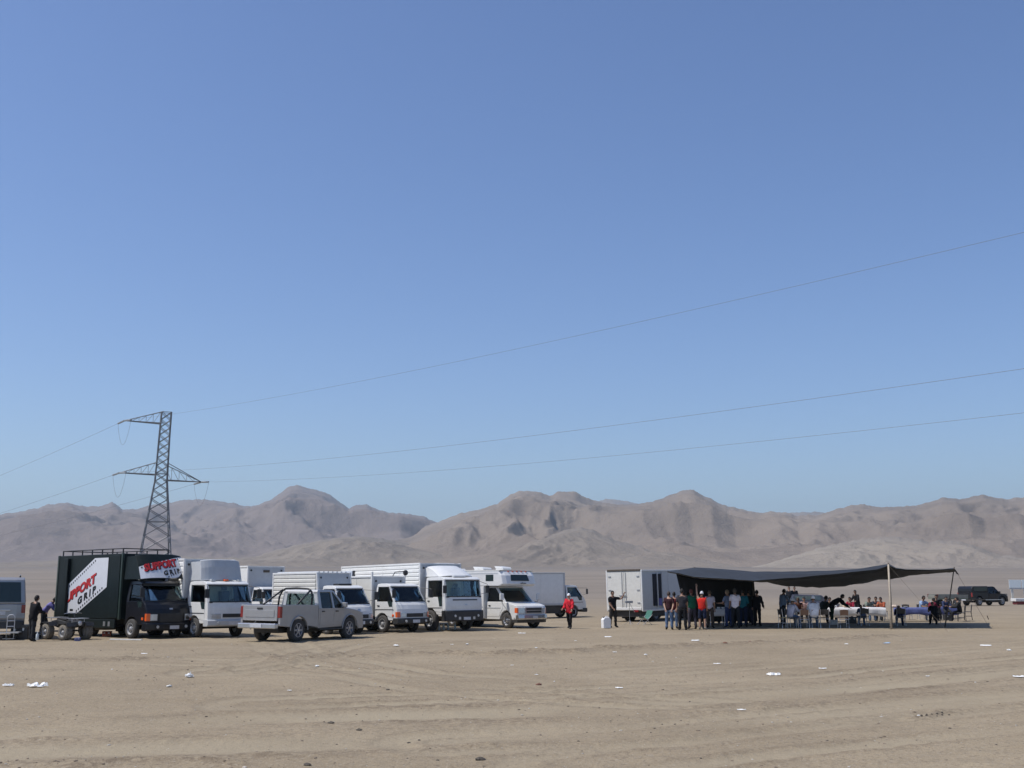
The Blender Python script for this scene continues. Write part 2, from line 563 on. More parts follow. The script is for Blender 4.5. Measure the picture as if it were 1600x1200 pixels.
def ground_material():
    m = bpy.data.materials.new('desert_dirt'); m.use_nodes = True
    N, L = m.node_tree.nodes, m.node_tree.links
    b = N['Principled BSDF']; b.inputs['Roughness'].default_value = 0.95; b.inputs['Specular IOR Level'].default_value = 0.15
    geo = N.new('ShaderNodeNewGeometry')

    def noise(scale, det=4, rgh=0.55, sx=1, sy=1):
        mp = N.new('ShaderNodeMapping'); mp.inputs['Scale'].default_value = (sx, sy, 1)
        L.new(geo.outputs['Position'], mp.inputs[0])
        n = N.new('ShaderNodeTexNoise'); n.inputs['Scale'].default_value = scale; n.inputs['Detail'].default_value = det
        n.inputs['Roughness'].default_value = rgh
        L.new(mp.outputs[0], n.inputs['Vector']); return n.outputs['Fac']

    def ramp(v, a, bb, c0=0.0, c1=1.0):
        n = N.new('ShaderNodeMapRange'); n.inputs['From Min'].default_value = a; n.inputs['From Max'].default_value = bb
        n.inputs['To Min'].default_value = c0; n.inputs['To Max'].default_value = c1
        L.new(v, n.inputs['Value']); return n.outputs[0]

    def mix(fac, a, bcol):
        n = N.new('ShaderNodeMix'); n.data_type = 'RGBA'
        if isinstance(a, tuple): n.inputs['A'].default_value = a + (1,)
        else: L.new(a, n.inputs['A'])
        if isinstance(bcol, tuple): n.inputs['B'].default_value = bcol + (1,)
        else: L.new(bcol, n.inputs['B'])
        L.new(fac, n.inputs['Factor']); return n.outputs['Result']

    def mul(a, bb):
        n = N.new('ShaderNodeMath'); n.operation = 'MULTIPLY'; n.use_clamp = True
        L.new(a, n.inputs[0])
        if isinstance(bb, float): n.inputs[1].default_value = bb
        else: L.new(bb, n.inputs[1])
        return n.outputs[0]
    c = mix(ramp(noise(0.22, 5), 0.35, 0.65), (0.268, 0.214, 0.142), (0.326, 0.264, 0.178))
    c = mix(mul(ramp(noise(1.5, 5, 0.6, 0.5, 1.0), 0.48, 0.72), 0.35), c, (0.175, 0.142, 0.100))
    c = mix(mul(ramp(noise(0.6, 4, 0.6, 0.35, 1.0), 0.56, 0.75), 0.40), c, (0.31, 0.262, 0.190))
    # fine grit, dark specks and reddish gravel
    c = mix(mul(ramp(noise(13, 4, 0.65), 0.53, 0.66), 0.75), c, (0.17, 0.132, 0.092))
    c = mix(mul(ramp(noise(42, 2, 0.6), 0.58, 0.70), 0.6), c, (0.11, 0.09, 0.07))
    c = mix(mul(ramp(noise(22, 3, 0.6, 1, 1.3), 0.56, 0.68), 0.65), c, (0.37, 0.33, 0.27))
    c = mix(mul(ramp(noise(5.0, 5, 0.7), 0.60, 0.75), 0.35), c, (0.25, 0.185, 0.13))
    ta = N.new('ShaderNodeAttribute'); ta.attribute_name = 'track'
    c = mix(mul(ta.outputs['Fac'], 0.8), c, (0.328, 0.276, 0.192))
    ca = N.new('ShaderNodeAttribute'); ca.attribute_name = 'churn'
    c = mix(mul(mul(ca.outputs['Fac'], ramp(noise(7, 4, 0.7), 0.40, 0.60)), 0.85), c, (0.15, 0.115, 0.080))
    # the plain beyond: stony, greyer and darker, in long bands
    sx = N.new('ShaderNodeSeparateXYZ'); L.new(geo.outputs['Position'], sx.inputs[0])
    far = ramp(sx.outputs['Y'], 60, 150)
    band = ramp(noise(0.012, 5, 0.6, 0.35, 1.0), 0.38, 0.62)
    plain = mix(band, (0.185, 0.158, 0.130), (0.240, 0.204, 0.165))
    plain = mix(mul(ramp(noise(0.10, 5, 0.7, 0.6, 1.0), 0.55, 0.70), 0.6), plain, (0.15, 0.125, 0.105))
    c = mix(far, c, plain)
    c = mix(ramp(sx.outputs['Y'], 700, 1500, 0, 0.6), c, (0.15, 0.128, 0.112))
    L.new(c, b.inputs['Base Color'])
    bp = N.new('ShaderNodeBump'); bp.inputs['Strength'].default_value = 0.55; bp.inputs['Distance'].default_value = 0.055
    h = N.new('ShaderNodeMath'); h.operation = 'ADD'
    L.new(noise(9, 6, 0.65), h.inputs[0]); L.new(mul(noise(38, 3, 0.6), 0.5), h.inputs[1])
    L.new(h.outputs[0], bp.inputs['Height']); L.new(bp.outputs[0], b.inputs['Normal'])
    return m


gme.materials.append(ground_material())

# ------------------------------------------------------------------ mountains


def hills_material(name, c1, c2, c3, rock, warp):
    m = bpy.data.materials.new(name); m.use_nodes = True
    N, L = m.node_tree.nodes, m.node_tree.links
    b = N['Principled BSDF']; b.inputs['Roughness'].default_value = 1.0; b.inputs['Specular IOR Level'].default_value = 0.05
    geo = N.new('ShaderNodeNewGeometry')

    def nz(scale, det=5, rgh=0.6):
        n = N.new('ShaderNodeTexNoise'); n.inputs['Scale'].default_value = scale; n.inputs['Detail'].default_value = det
        n.inputs['Roughness'].default_value = rgh
        L.new(geo.outputs['Position'], n.inputs['Vector']); return n.outputs['Fac']

    def mr(v, a, bb, c0=0.0, c1_=1.0):
        n = N.new('ShaderNodeMapRange'); n.inputs['From Min'].default_value = a; n.inputs['From Max'].default_value = bb
        n.inputs['To Min'].default_value = c0; n.inputs['To Max'].default_value = c1_
        L.new(v, n.inputs['Value']); return n.outputs[0]

    def mix(fac, a, bcol):
        n = N.new('ShaderNodeMix'); n.data_type = 'RGBA'
        if isinstance(a, tuple): n.inputs['A'].default_value = a + (1,)
        else: L.new(a, n.inputs['A'])
        n.inputs['B'].default_value = bcol + (1,)
        L.new(fac, n.inputs['Factor']); return n.outputs['Result']
    c = mix(mr(nz(0.0022), 0.35, 0.65), c1, c2)
    c = mix(mr(nz(0.006), 0.45, 0.75, 0, 0.7), c, c3)
    c = mix(mr(nz(0.03, 6, 0.75), 0.58, 0.70, 0, 0.5), c, rock)
    c = mix(mr(nz(0.045, 6, 0.75), 0.66, 0.74, 0, 0.4), c, (0.42, 0.38, 0.33))
    L.new(c, b.inputs['Base Color'])
    bp = N.new('ShaderNodeBump'); bp.inputs['Strength'].default_value = 0.8; bp.inputs['Distance'].default_value = 17.0
    rn = N.new('ShaderNodeTexNoise'); rn.noise_type = 'RIDGED_MULTIFRACTAL'
    rn.inputs['Scale'].default_value = 0.006; rn.inputs['Detail'].default_value = 9; rn.inputs['Roughness'].default_value = 0.6
    L.new(geo.outputs['Position'], rn.inputs['Vector'])
    ad = N.new('ShaderNodeMath'); ad.operation = 'MULTIPLY_ADD'; ad.inputs[1].default_value = 0.6
    L.new(rn.outputs['Fac'], ad.inputs[0]); L.new(nz(0.011, 10, 0.72), ad.inputs[2])
    L.new(ad.outputs[0], bp.inputs['Height']); L.new(bp.outputs[0], b.inputs['Normal'])
    return m


def make_range(name, sil, D, back, front, wave, amp, seed, material, azr=(-34, 34), spur=0.45, step=0.09, gam=1.25, spurs=()):
    az = np.radians(np.arange(azr[0], azr[1] + 1e-6, step))
    # crest height from the outline seen in the photo
    sx = np.array([(s[0] - 800) / F_PX for s in sil])
    el = []
    for s in sil:
        d = ray(*s); el.append(d.z / math.sqrt(d.x ** 2 + d.y ** 2))
    sa = np.array([math.atan2(ray(*s).x, ray(*s).y) for s in sil])
    crest_el = np.maximum(np.interp(az, sa, el), 0.0)
    # fine crags on the crest
    crest_el = np.maximum(crest_el, 0.0006) + np.clip(crest_el / 0.01, 0, 1) * (0.0012 * pnoise(az * 130, az * 0, seed + 3) + 0.0006 * pnoise(az * 400, az * 0, seed + 4))
    nf = 150; nb = 24
    t = np.concatenate([np.linspace(0, 1, nf), 1 + np.linspace(0, 1, nb)[1:]])
    T, AZ = np.meshgrid(t, az)
    def smooth(v, deg):
        n = max(3, int(deg / step)) | 1
        k = np.hanning(n + 2); k /= k.sum()
        return np.convolve(np.pad(v, len(k) // 2, mode='edge'), k, 'valid')
    ce1 = smooth(crest_el, 1.2); ce2 = smooth(crest_el, 6.0)
    CE0 = np.interp(AZ, az, crest_el); CE1 = np.interp(AZ, az, ce1); CE2 = np.interp(AZ, az, ce2)
    TT = np.clip(T, 0, 1)
    w0 = np.clip((TT - 0.84) / 0.16, 0, 1) ** 1.5; w2 = np.clip(1 - (TT - 0.15) / 0.55, 0, 1)
    CE = CE2 * w2 + CE1 * (1 - w2); CE = CE * (1 - w0) + CE0 * w0
    Dv = D * (1 + 0.05 * pnoise(AZ * 5, AZ * 0, seed + 7))
    Rr = np.where(T <= 1, front + (Dv - front) * T, Dv + (back - D) * (T - 1))
    X = np.sin(AZ) * Rr; Y = np.cos(AZ) * Rr
    H = CE * Dv
    base = gz(X, Y) - 3
    # ridges and gullies that run down towards the plain
    wx = X + 0.5 * wave * fbm(X / wave / 1.3, Y / wave / 1.3, 3, seed + 10)
    wy = Y + 0.5 * wave * fbm(X / wave / 1.3 + 9, Y / wave / 1.3, 3, seed + 11)
    rg = ridged(wx / wave, wy / wave * 0.65, 6, seed, 0.48)
    rg = (rg - 0.32) / 0.5
    rg2 = (ridged(wx / wave * 3.1, wy / wave * 2.0, 5, seed + 31, 0.55) - 0.32) / 0.5
    rg3 = (ridged(wx / wave * 8, wy / wave * 5.5, 4, seed + 41, 0.55) - 0.32) / 0.5
    rg = rg + 0.15 * rg2 + 0.13 * rg3
    fm = fbm(wx / wave * 0.5, wy / wave * 0.5, 3, seed + 20)
    prof = np.clip(T, 0, 1) ** gam
    reach = np.clip(prof * (1 + spur * fm * (1 - prof) * 2), 0, 1.2)
    env = np.where(T <= 1, np.clip(4 * prof * (1.02 - prof), 0, 1) ** 0.8, 0)
    h = reach * H + amp * rg * env * H
    # main spurs that come down from the peaks, placed as in the photograph
    if spurs:
        acc = np.zeros(T.shape)
        for (line, wd, up_) in spurs:
            la = np.array([math.atan2(ray(*p_).x, ray(*p_).y) for p_ in line])
            ce_l = np.interp(la, az, crest_el)
            le = np.array([max(0.0, ray(*p_).z / math.hypot(ray(*p_).x, ray(*p_).y)) for p_ in line])
            lt = np.clip(le / np.maximum(ce_l, 1e-4), 0.02, 1) ** 0.72
            o_ = np.argsort(lt)
            ca = np.interp(TT, lt[o_], la[o_]) + np.radians(0.35) * pnoise(TT * 7, TT * 0 + wd * 9, seed + 60) * (1 - TT)
            fade = np.clip((TT - lt.min() + 0.10) / 0.15, 0, 1)
            w_ = np.radians(wd) * (1.35 - 0.75 * TT)
            d_ = AZ - ca
            tri = np.clip(1 - np.where(d_ > 0, d_ / (w_ * 1.35), -d_ / (w_ * 1.7)), 0, 1) ** 1.15
            acc = np.maximum(acc, tri * up_ * 0.40 * fade)
        h = h * (0.90 + 0.10 * w0) + acc * H * np.clip(4.5 * prof * (1.02 - prof), 0, 1) ** 0.8
    h = np.where(T > 1, H * (1 - (T - 1)) ** 1.2 * 1.0, h)
    # nothing in front may stand above the outline
    lim = np.minimum(CE1, CE0) * (0.985 - 0.02 * (1 - w0))
    e = h / Rr
    k = 0.72
    q_ = e / np.maximum(lim, 1e-5)
    q_ = np.where(q_ > k, k + (1 - k) * np.tanh((q_ - k) / (1 - k)), q_)
    e2 = q_ * lim
    h = np.where(T <= 1, e2 * Rr * (1 - w0) + (CE0 * Rr) * w0 * np.minimum(1, e / np.maximum(CE0, 1e-5)) + 0 * h, h)
    Z = np.maximum(h + CAM_H * np.clip(T, 0, 1), 0) + base * (1 - np.clip(T, 0, 1)) - 3 * (1 - np.clip(T * 6, 0, 1))
    Z = np.where(T > 1.98, -20, Z)
    n0, n1 = X.shape
    verts = np.stack([X.ravel(), Y.ravel(), Z.ravel()], 1)
    idx = np.arange(n0 * n1).reshape(n0, n1)
    q = np.stack([idx[:-1, :-1], idx[1:, :-1], idx[1:, 1:], idx[:-1, 1:]], -1).reshape(-1, 4)
    me = np_mesh(name, verts, q)
    me.flip_normals()
    me.materials.append(material)
    o = bpy.data.objects.new(name, me); COL.objects.link(o); o['kind'] = 'structure'
    return o


m_far = hills_material('far_range_rock', (0.235, 0.192, 0.168), (0.195, 0.158, 0.142), (0.17, 0.14, 0.13), (0.12, 0.10, 0.09), 1)
m_mid = hills_material('brown_hill_dirt', (0.262, 0.214, 0.172), (0.215, 0.175, 0.142), (0.160, 0.130, 0.108), (0.12, 0.10, 0.09), 1)
m_sand = hills_material('tan_hill_dirt', (0.255, 0.215, 0.175), (0.22, 0.185, 0.15), (0.175, 0.145, 0.122), (0.13, 0.11, 0.10), 1)
m_low = hills_material('pale_hill_sand', (0.32, 0.278, 0.225), (0.27, 0.23, 0.19), (0.20, 0.17, 0.145), (0.13, 0.11, 0.10), 1)

SIL_FAR = [(-900, 815), (-500, 800), (-200, 806), (-60, 800), (0, 804), (30, 800), (75, 789), (105, 785), (122, 790), (150, 791), (163, 790), (175, 784), (190, 795),
           (213, 796), (232, 790), (260, 786), (290, 781), (315, 780), (350, 784), (385, 791), (405, 789), (430, 776), (450, 762), (464, 757), (482, 763),
           (508, 769), (525, 780), (545, 794), (556, 790), (572, 788), (590, 796), (608, 801), (640, 803), (662, 807), (683, 816), (720, 826), (780, 845),
           (840, 870), (900, 880), (1000, 884), (3000, 886)]
SIL_MID = [(-500, 890), (360, 886), (440, 872), (520, 852), (590, 845), (640, 838), (665, 822), (683, 816), (696, 811), (722, 801), (750, 796), (778, 787), (795, 774),
           (812, 767), (835, 767), (850, 772), (862, 774), (872, 769), (886, 767), (902, 770), (922, 780), (940, 785), (975, 789), (1000, 787), (1030, 781),
           (1055, 770), (1072, 765), (1084, 766), (1100, 775), (1128, 788), (1160, 796), (1180, 801), (1200, 800), (1225, 800), (1245, 806), (1288, 803), (1310, 794),
           (1332, 789), (1356, 789), (1370, 792), (1400, 792), (1430, 790), (1455, 784), (1472, 777), (1490, 779), (1508, 780), (1520, 775), (1535, 773), (1552, 777),
           (1575, 780), (1600, 777), (1660, 770), (1740, 778), (1820, 766), (2100, 790), (2600, 800)]
SIL_BACK = [(-500, 900), (880, 890), (920, 790), (948, 779), (985, 784), (1010, 790), (1080, 800), (1180, 812), (1225, 803), (1245, 800), (1282, 800), (1300, 806),
            (1390, 795), (1405, 790), (1420, 794), (1500, 830), (2600, 880)]
SIL_LOWR = [(-500, 900), (1090, 893), (1160, 888), (1200, 880), (1260, 862), (1300, 851), (1335, 844), (1365, 840), (1400, 838), (1430, 842), (1448, 846), (1475, 845),
            (1500, 846), (1530, 855), (1560, 867), (1600, 872), (1700, 878), (1900, 870), (2600, 880)]
SIL_LOWM = [(-500, 895), (640, 893), (690, 884), (740, 868), (790, 852), (850, 838), (880, 829), (905, 824), (930, 829), (960, 842), (1000, 851), (1060, 862), (1110, 872), (1150, 884),
            (1200, 893), (2600, 896)]
SIL_LOWL = [(-800, 880), (-200, 876), (0, 879), (120, 874), (260, 868), (340, 872), (395, 870), (430, 860), (470, 850), (520, 841), (560, 838), (600, 842), (650, 852), (700, 866),
            (750, 880), (800, 892), (2600, 896)]
SP_MID = [
    ([(700, 808), (720, 822), (760, 850), (800, 880)], 1.6, 0.24), ([(812, 767), (790, 792), (770, 815), (735, 850), (700, 880)], 1.5, 0.34),
    ([(850, 772), (862, 792), (868, 830), (850, 870)], 0.9, 0.24), ([(886, 767), (905, 790), (945, 815), (985, 845), (1040, 880)], 1.6, 0.40),
    ([(970, 788), (1000, 808), (1030, 830), (1060, 870)], 1.1, 0.24), ([(1072, 765), (1060, 785), (1040, 812), (1010, 845)], 1.0, 0.30),
    ([(1080, 766), (1090, 792), (1100, 825), (1120, 870)], 1.0, 0.26), ([(1100, 775), (1140, 800), (1190, 840), (1240, 880)], 1.5, 0.38),
    ([(1215, 800), (1235, 822), (1262, 860), (1290, 885)], 1.2, 0.30), ([(1330, 789), (1322, 812), (1300, 842), (1270, 880)], 1.3, 0.36),
    ([(1370, 792), (1385, 815), (1395, 850)], 0.9, 0.28), ([(1455, 784), (1440, 805), (1410, 835)], 1.2, 0.30),
    ([(1475, 777), (1492, 800), (1500, 835), (1520, 870)], 1.0, 0.30), ([(1535, 773), (1545, 800), (1570, 840), (1600, 875)], 1.4, 0.34), ([(1640, 772), (1620, 800), (1630, 860)], 1.2, 0.3)]
SP_FAR = [
    ([(20, 802), (10, 830), (-30, 870)], 1.2, 0.25), ([(100, 785), (88, 810), (60, 845), (20, 880)], 1.5, 0.34), ([(175, 784), (182, 806), (200, 835), (230, 875)], 1.4, 0.36),
    ([(260, 786), (250, 808), (215, 840)], 1.0, 0.25), ([(300, 781), (320, 805), (350, 840), (380, 880)], 1.4, 0.34), ([(400, 790), (392, 812), (372, 850)], 1.0, 0.22),
    ([(464, 757), (445, 785), (425, 815), (390, 860)], 1.4, 0.34), ([(470, 758), (486, 785), (500, 815), (520, 850)], 1.0, 0.30), ([(525, 780), (548, 805), (560, 840)], 0.9, 0.24),
    ([(572, 788), (585, 810), (610, 840), (640, 880)], 1.2, 0.32), ([(640, 803), (655, 822), (690, 860)], 1.0, 0.25)]
make_range('far_mountains', SIL_FAR, 5600, 7600, 2700, 900, 0.38, 100, m_far, spur=0.4, spurs=SP_FAR)
make_range('back_ridge', SIL_BACK, 7600, 8800, 6500, 900, 0.2, 150, m_mid, azr=(-2, 34))
make_range('brown_hills', SIL_MID, 3900, 5200, 1750, 620, 0.27, 200, m_mid, azr=(-20, 36), spur=0.4, spurs=SP_MID)
make_range('pale_foothill', SIL_LOWR, 1900, 2500, 1350, 330, 0.5, 300, m_low, azr=(8, 36), spur=0.5)
make_range('middle_foothill', SIL_LOWM, 2500, 3300, 1500, 420, 0.45, 400, m_sand, azr=(-8, 16), spur=0.5)
make_range('left_foothill', SIL_LOWL, 2900, 3600, 1700, 480, 0.42, 500, m_sand, azr=(-36, 4), spur=0.5)

# ------------------------------------------------------------------ haze
hz = MB().box(-15000, 15000, -3000, 16000, -30, 900)
hme = hz.mesh('haze', [])
ho = bpy.data.objects.new('haze', hme); COL.objects.link(ho); ho['kind'] = 'stuff'
hm = bpy.data.materials.new('haze_air'); hm.use_nodes = True
N, L = hm.node_tree.nodes, hm.node_tree.links
N.clear()
out = N.new('ShaderNodeOutputMaterial'); pv = N.new('ShaderNodeVolumePrincipled')
pv.inputs['Color'].default_value = (0.69, 0.87, 1.0, 1)
pv.inputs['Density'].default_value = 0.85e-4
pv.inputs['Anisotropy'].default_value = 0.2
L.new(pv.outputs[0], out.inputs['Volume'])
hme.materials.append(hm)

# ------------------------------------------------------------------ pebbles and clods
rs = np.random.RandomState(3)
ico = bmesh.new(); bmesh.ops.create_icosphere(ico, subdivisions=1, radius=1.0)
iv = np.array([v.co[:] for v in ico.verts]); jf = np.array([[v.index for v in f.verts] for f in ico.faces]); ico.free()


def scatter(name, n, lo, hi, m, ymax, where=None, seed=1):
    rs = np.random.RandomState(seed)
    P = []
    while len(P) < n:
        k = n * 6
        y = 12 + (ymax - 12) * rs.rand(k) ** 1.15
        x = (rs.rand(k) - 0.5) * 1.16 * y
        dens = np.clip(0.40 + 0.9 * fbm(x / 3.5, y / 1.5, 3, 90 + seed), 0.05, 1) ** 2
        keep = rs.rand(k) < dens
        P += list(zip(x[keep], y[keep]))
    P = np.array(P[:n]); z = gz(P[:, 0], P[:, 1]) + relief(P[:, 0], P[:, 1])[0]
    s = lo + (hi - lo) * rs.rand(n) ** 5
    V = np.zeros((n, len(iv), 3)); 
    for i in range(n):
        a = rs.rand() * 6.28
        q = iv * (np.array([1.3, 0.9, 0.55]) * (0.8 + 0.4 * rs.rand(3))) * (1 + 0.35 * (rs.rand(len(iv), 1) - 0.5))
        c, s_ = math.cos(a), math.sin(a)
        V[i, :, 0] = P[i, 0] + s[i] * (q[:, 0] * c - q[:, 1] * s_)
        V[i, :, 1] = P[i, 1] + s[i] * (q[:, 0] * s_ + q[:, 1] * c)
        V[i, :, 2] = z[i] + s[i] * (q[:, 2] + 0.15)
    Fc = (jf[None] + (np.arange(n) * len(iv))[:, None, None]).reshape(-1, 3)
    me = bpy.data.meshes.new(name); me.from_pydata(V.reshape(-1, 3).tolist(), [], Fc.tolist())
    me.materials.append(m)
    o = bpy.data.objects.new(name, me); COL.objects.link(o)
    return o


tag(scatter('gravel', 3800, 0.006, 0.026, mat('brown_gravel', (0.20, 0.158, 0.115), 0.95, var=0.35, scale=1.5), 58, seed=1), 'brown gravel and clods scattered over the dusty ground', 'gravel', kind='stuff')
tag(scatter('dark_gravel', 350, 0.006, 0.024, mat('dark_gravel', (0.11, 0.09, 0.072), 0.95, var=0.35, scale=1.5), 58, seed=2), 'dark small stones scattered over the dusty ground', 'gravel', kind='stuff')
tag(scatter('pale_gravel', 1000, 0.008, 0.028, mat('pale_gravel', (0.42, 0.39, 0.34), 0.95, var=0.2, scale=1.5), 58, seed=4), 'pale pebbles scattered over the dusty ground', 'gravel', kind='stuff')
# ------------------------------------------------------------------ wheels
_wc = {}


def wheel(parent, x, y, R, W, side, rim='steel', dusty=False, dual=False):
    """side -1: outer face towards -y"""
    key = (R, W, rim, dusty, side)
    if key not in _wc:
        t = MB(); w = W / 2; r0 = R * 0.62
        t.lathe([(-w, r0), (-w, R * 0.9), (-w * 0.75, R * 0.985), (-w * 0.35, R), (w * 0.35, R), (w * 0.75, R * 0.985), (w, R * 0.9), (w, r0), (w * 0.6, r0 * 0.96), (-w * 0.6, r0 * 0.96)], (0, 0, 0), n=26, cap=False)
        # tread blocks
        for k in range(22 if dusty else 0):
            a = 2 * math.pi * k / 22
            for yy in (-0.31, 0.0, 0.31):
                aa = a + (0.14 if yy == 0 else 0)
                c = Vector((math.cos(aa), 0, math.sin(aa))) * (R + 0.004); tn = Vector((-math.sin(aa), 0, math.cos(aa)))
                P = []
                for dy in (-0.12, 0.12):
                    for s1, s2 in ((-1, -1), (1, -1), (1, 1), (-1, 1)):
                        p = c + tn * s1 * R * 0.07 + Vector((math.cos(aa), 0, math.sin(aa))) * s2 * 0.010
                        P.append((p.x, (yy + dy) * W, p.z))
                t.add(P, [(0, 1, 2, 3), (7, 6, 5, 4), (0, 4, 5, 1), (1, 5, 6, 2), (2, 6, 7, 3), (3, 7, 4, 0)])
        tm = t.mesh('wheel', M_('dustrubber' if dusty else 'rubber'))
        for p in tm.polygons: p.use_smooth = len(p.vertices) == 4 and p.area > 0.003
        o = side * w
        r_ = MB()
        d = side
        r_.lathe([(o * 0.80, r0 * 1.0), (o * 0.97, r0 * 1.0), (o * 0.97, r0 * 0.9), (o * 0.45, r0 * 0.78), (o * 0.35, r0 * 0.4), (o * 0.8, r0 * 0.36), (o * 0.95, r0 * 0.2), (o * 0.95, r0 * 0.02), (-o * 0.3, r0 * 0.02), (-o * 0.3, r0 * 1.0)], (0, 0, 0), n=24, cap=False)
        rm = r_.mesh('rim', M_('rimdark' if rim == 'alloy' else ('chrome' if rim == 'chrome' else 'rimgrey')))
        s_ = MB(); ns = 6 if rim == 'alloy' else 8
        for k in range(ns):
            a = 2 * math.pi * k / ns
            if rim == 'alloy':
                u = Vector((math.cos(a), 0, math.sin(a))); v = Vector((-math.sin(a), 0, math.cos(a)))
                for (ra, rb, wa, wb) in ((0.2, 0.92, 0.16, 0.10),):
                    P = []
                    for yy in (o * 0.62, o * 0.96):
                        for (rr, ww) in ((ra, wa), (ra, -wa), (rb, -wb), (rb, wb)):
                            p = u * rr * r0 + v * ww * r0; P.append((p.x, yy, p.z))
                    s_.add(P, [(0, 1, 2, 3), (7, 6, 5, 4), (0, 4, 5, 1), (1, 5, 6, 2), (2, 6, 7, 3), (3, 7, 4, 0)])
            else:
                c = (math.cos(a) * r0 * 0.58, 0, math.sin(a) * r0 * 0.58)
                s_.lathe([(o * 0.52, r0 * 0.1), (o * 0.66, r0 * 0.1), (o * 0.66, r0 * 0.02)], c, n=6)
        sm = s_.mesh('spoke' if rim == 'alloy' else 'wheel_nut', M_('rimdark' if rim == 'alloy' else 'plastic'))
        hb = MB().lathe([(o * 0.9, r0 * 0.2), (o * 1.08, r0 * 0.17), (o * 1.08, r0 * 0.02)], (0, 0, 0), n=12).mesh('hub', M_('chrome' if rim != 'steel' else 'rimgrey'))
        _wc[key] = (tm, rm, sm, hb)
    tm, rm, sm, hb = _wc[key]
    o = bpy.data.objects.new('wheel', tm); COL.objects.link(o); o.parent = parent; o.location = (x, y, R)
    for nm, me in (('rim', rm), (sm.name.split('.')[0], sm), ('hub', hb)):
        c = bpy.data.objects.new(nm, me); COL.objects.link(c); c.parent = o
    if dual:
        o2 = bpy.data.objects.new('wheel', tm); COL.objects.link(o2); o2.parent = parent; o2.location = (x, y - side * (W + 0.03), R)
    return o


def text_mesh(s, size, bold=0.0, width=None, shear=0.0):
    cu = bpy.data.curves.new('lettering', 'FONT')
    cu.body = s; cu.size = size; cu.offset = bold; cu.shear = shear; cu.extrude = 0.003
    cu.resolution_u = 3
    o = bpy.data.objects.new('lettering', cu); COL.objects.link(o)
    dg = bpy.context.evaluated_depsgraph_get()
    me = bpy.data.meshes.new_from_object(o.evaluated_get(dg))
    bpy.data.objects.remove(o); bpy.data.curves.remove(cu)
    vs_ = [v.co.copy() for v in me.vertices]; fs = [tuple(p.vertices) for p in me.polygons]
    bpy.data.meshes.remove(me)
    x0 = min(v.x for v in vs_); x1 = max(v.x for v in vs_); y0 = min(v.y for v in vs_)
    k = (width / (x1 - x0)) if width else 1.0
    return [((v.x - x0) * k, v.y - y0, v.z) for v in vs_], fs


def place_vehicle(px, py, phi, lx, ly):
    """origin so that the local spot (lx, ly, 0) stands on the ground where the photo shows it; phi: heading, 0 = at the camera, 90 = right"""
    g = gnd(px, py)
    a = math.radians(phi - 90)
    c, s = math.cos(a), math.sin(a)
    x = g.x - (lx * c - ly * s); y = g.y - (lx * s + ly * c)
    return (x, y, g.z), a


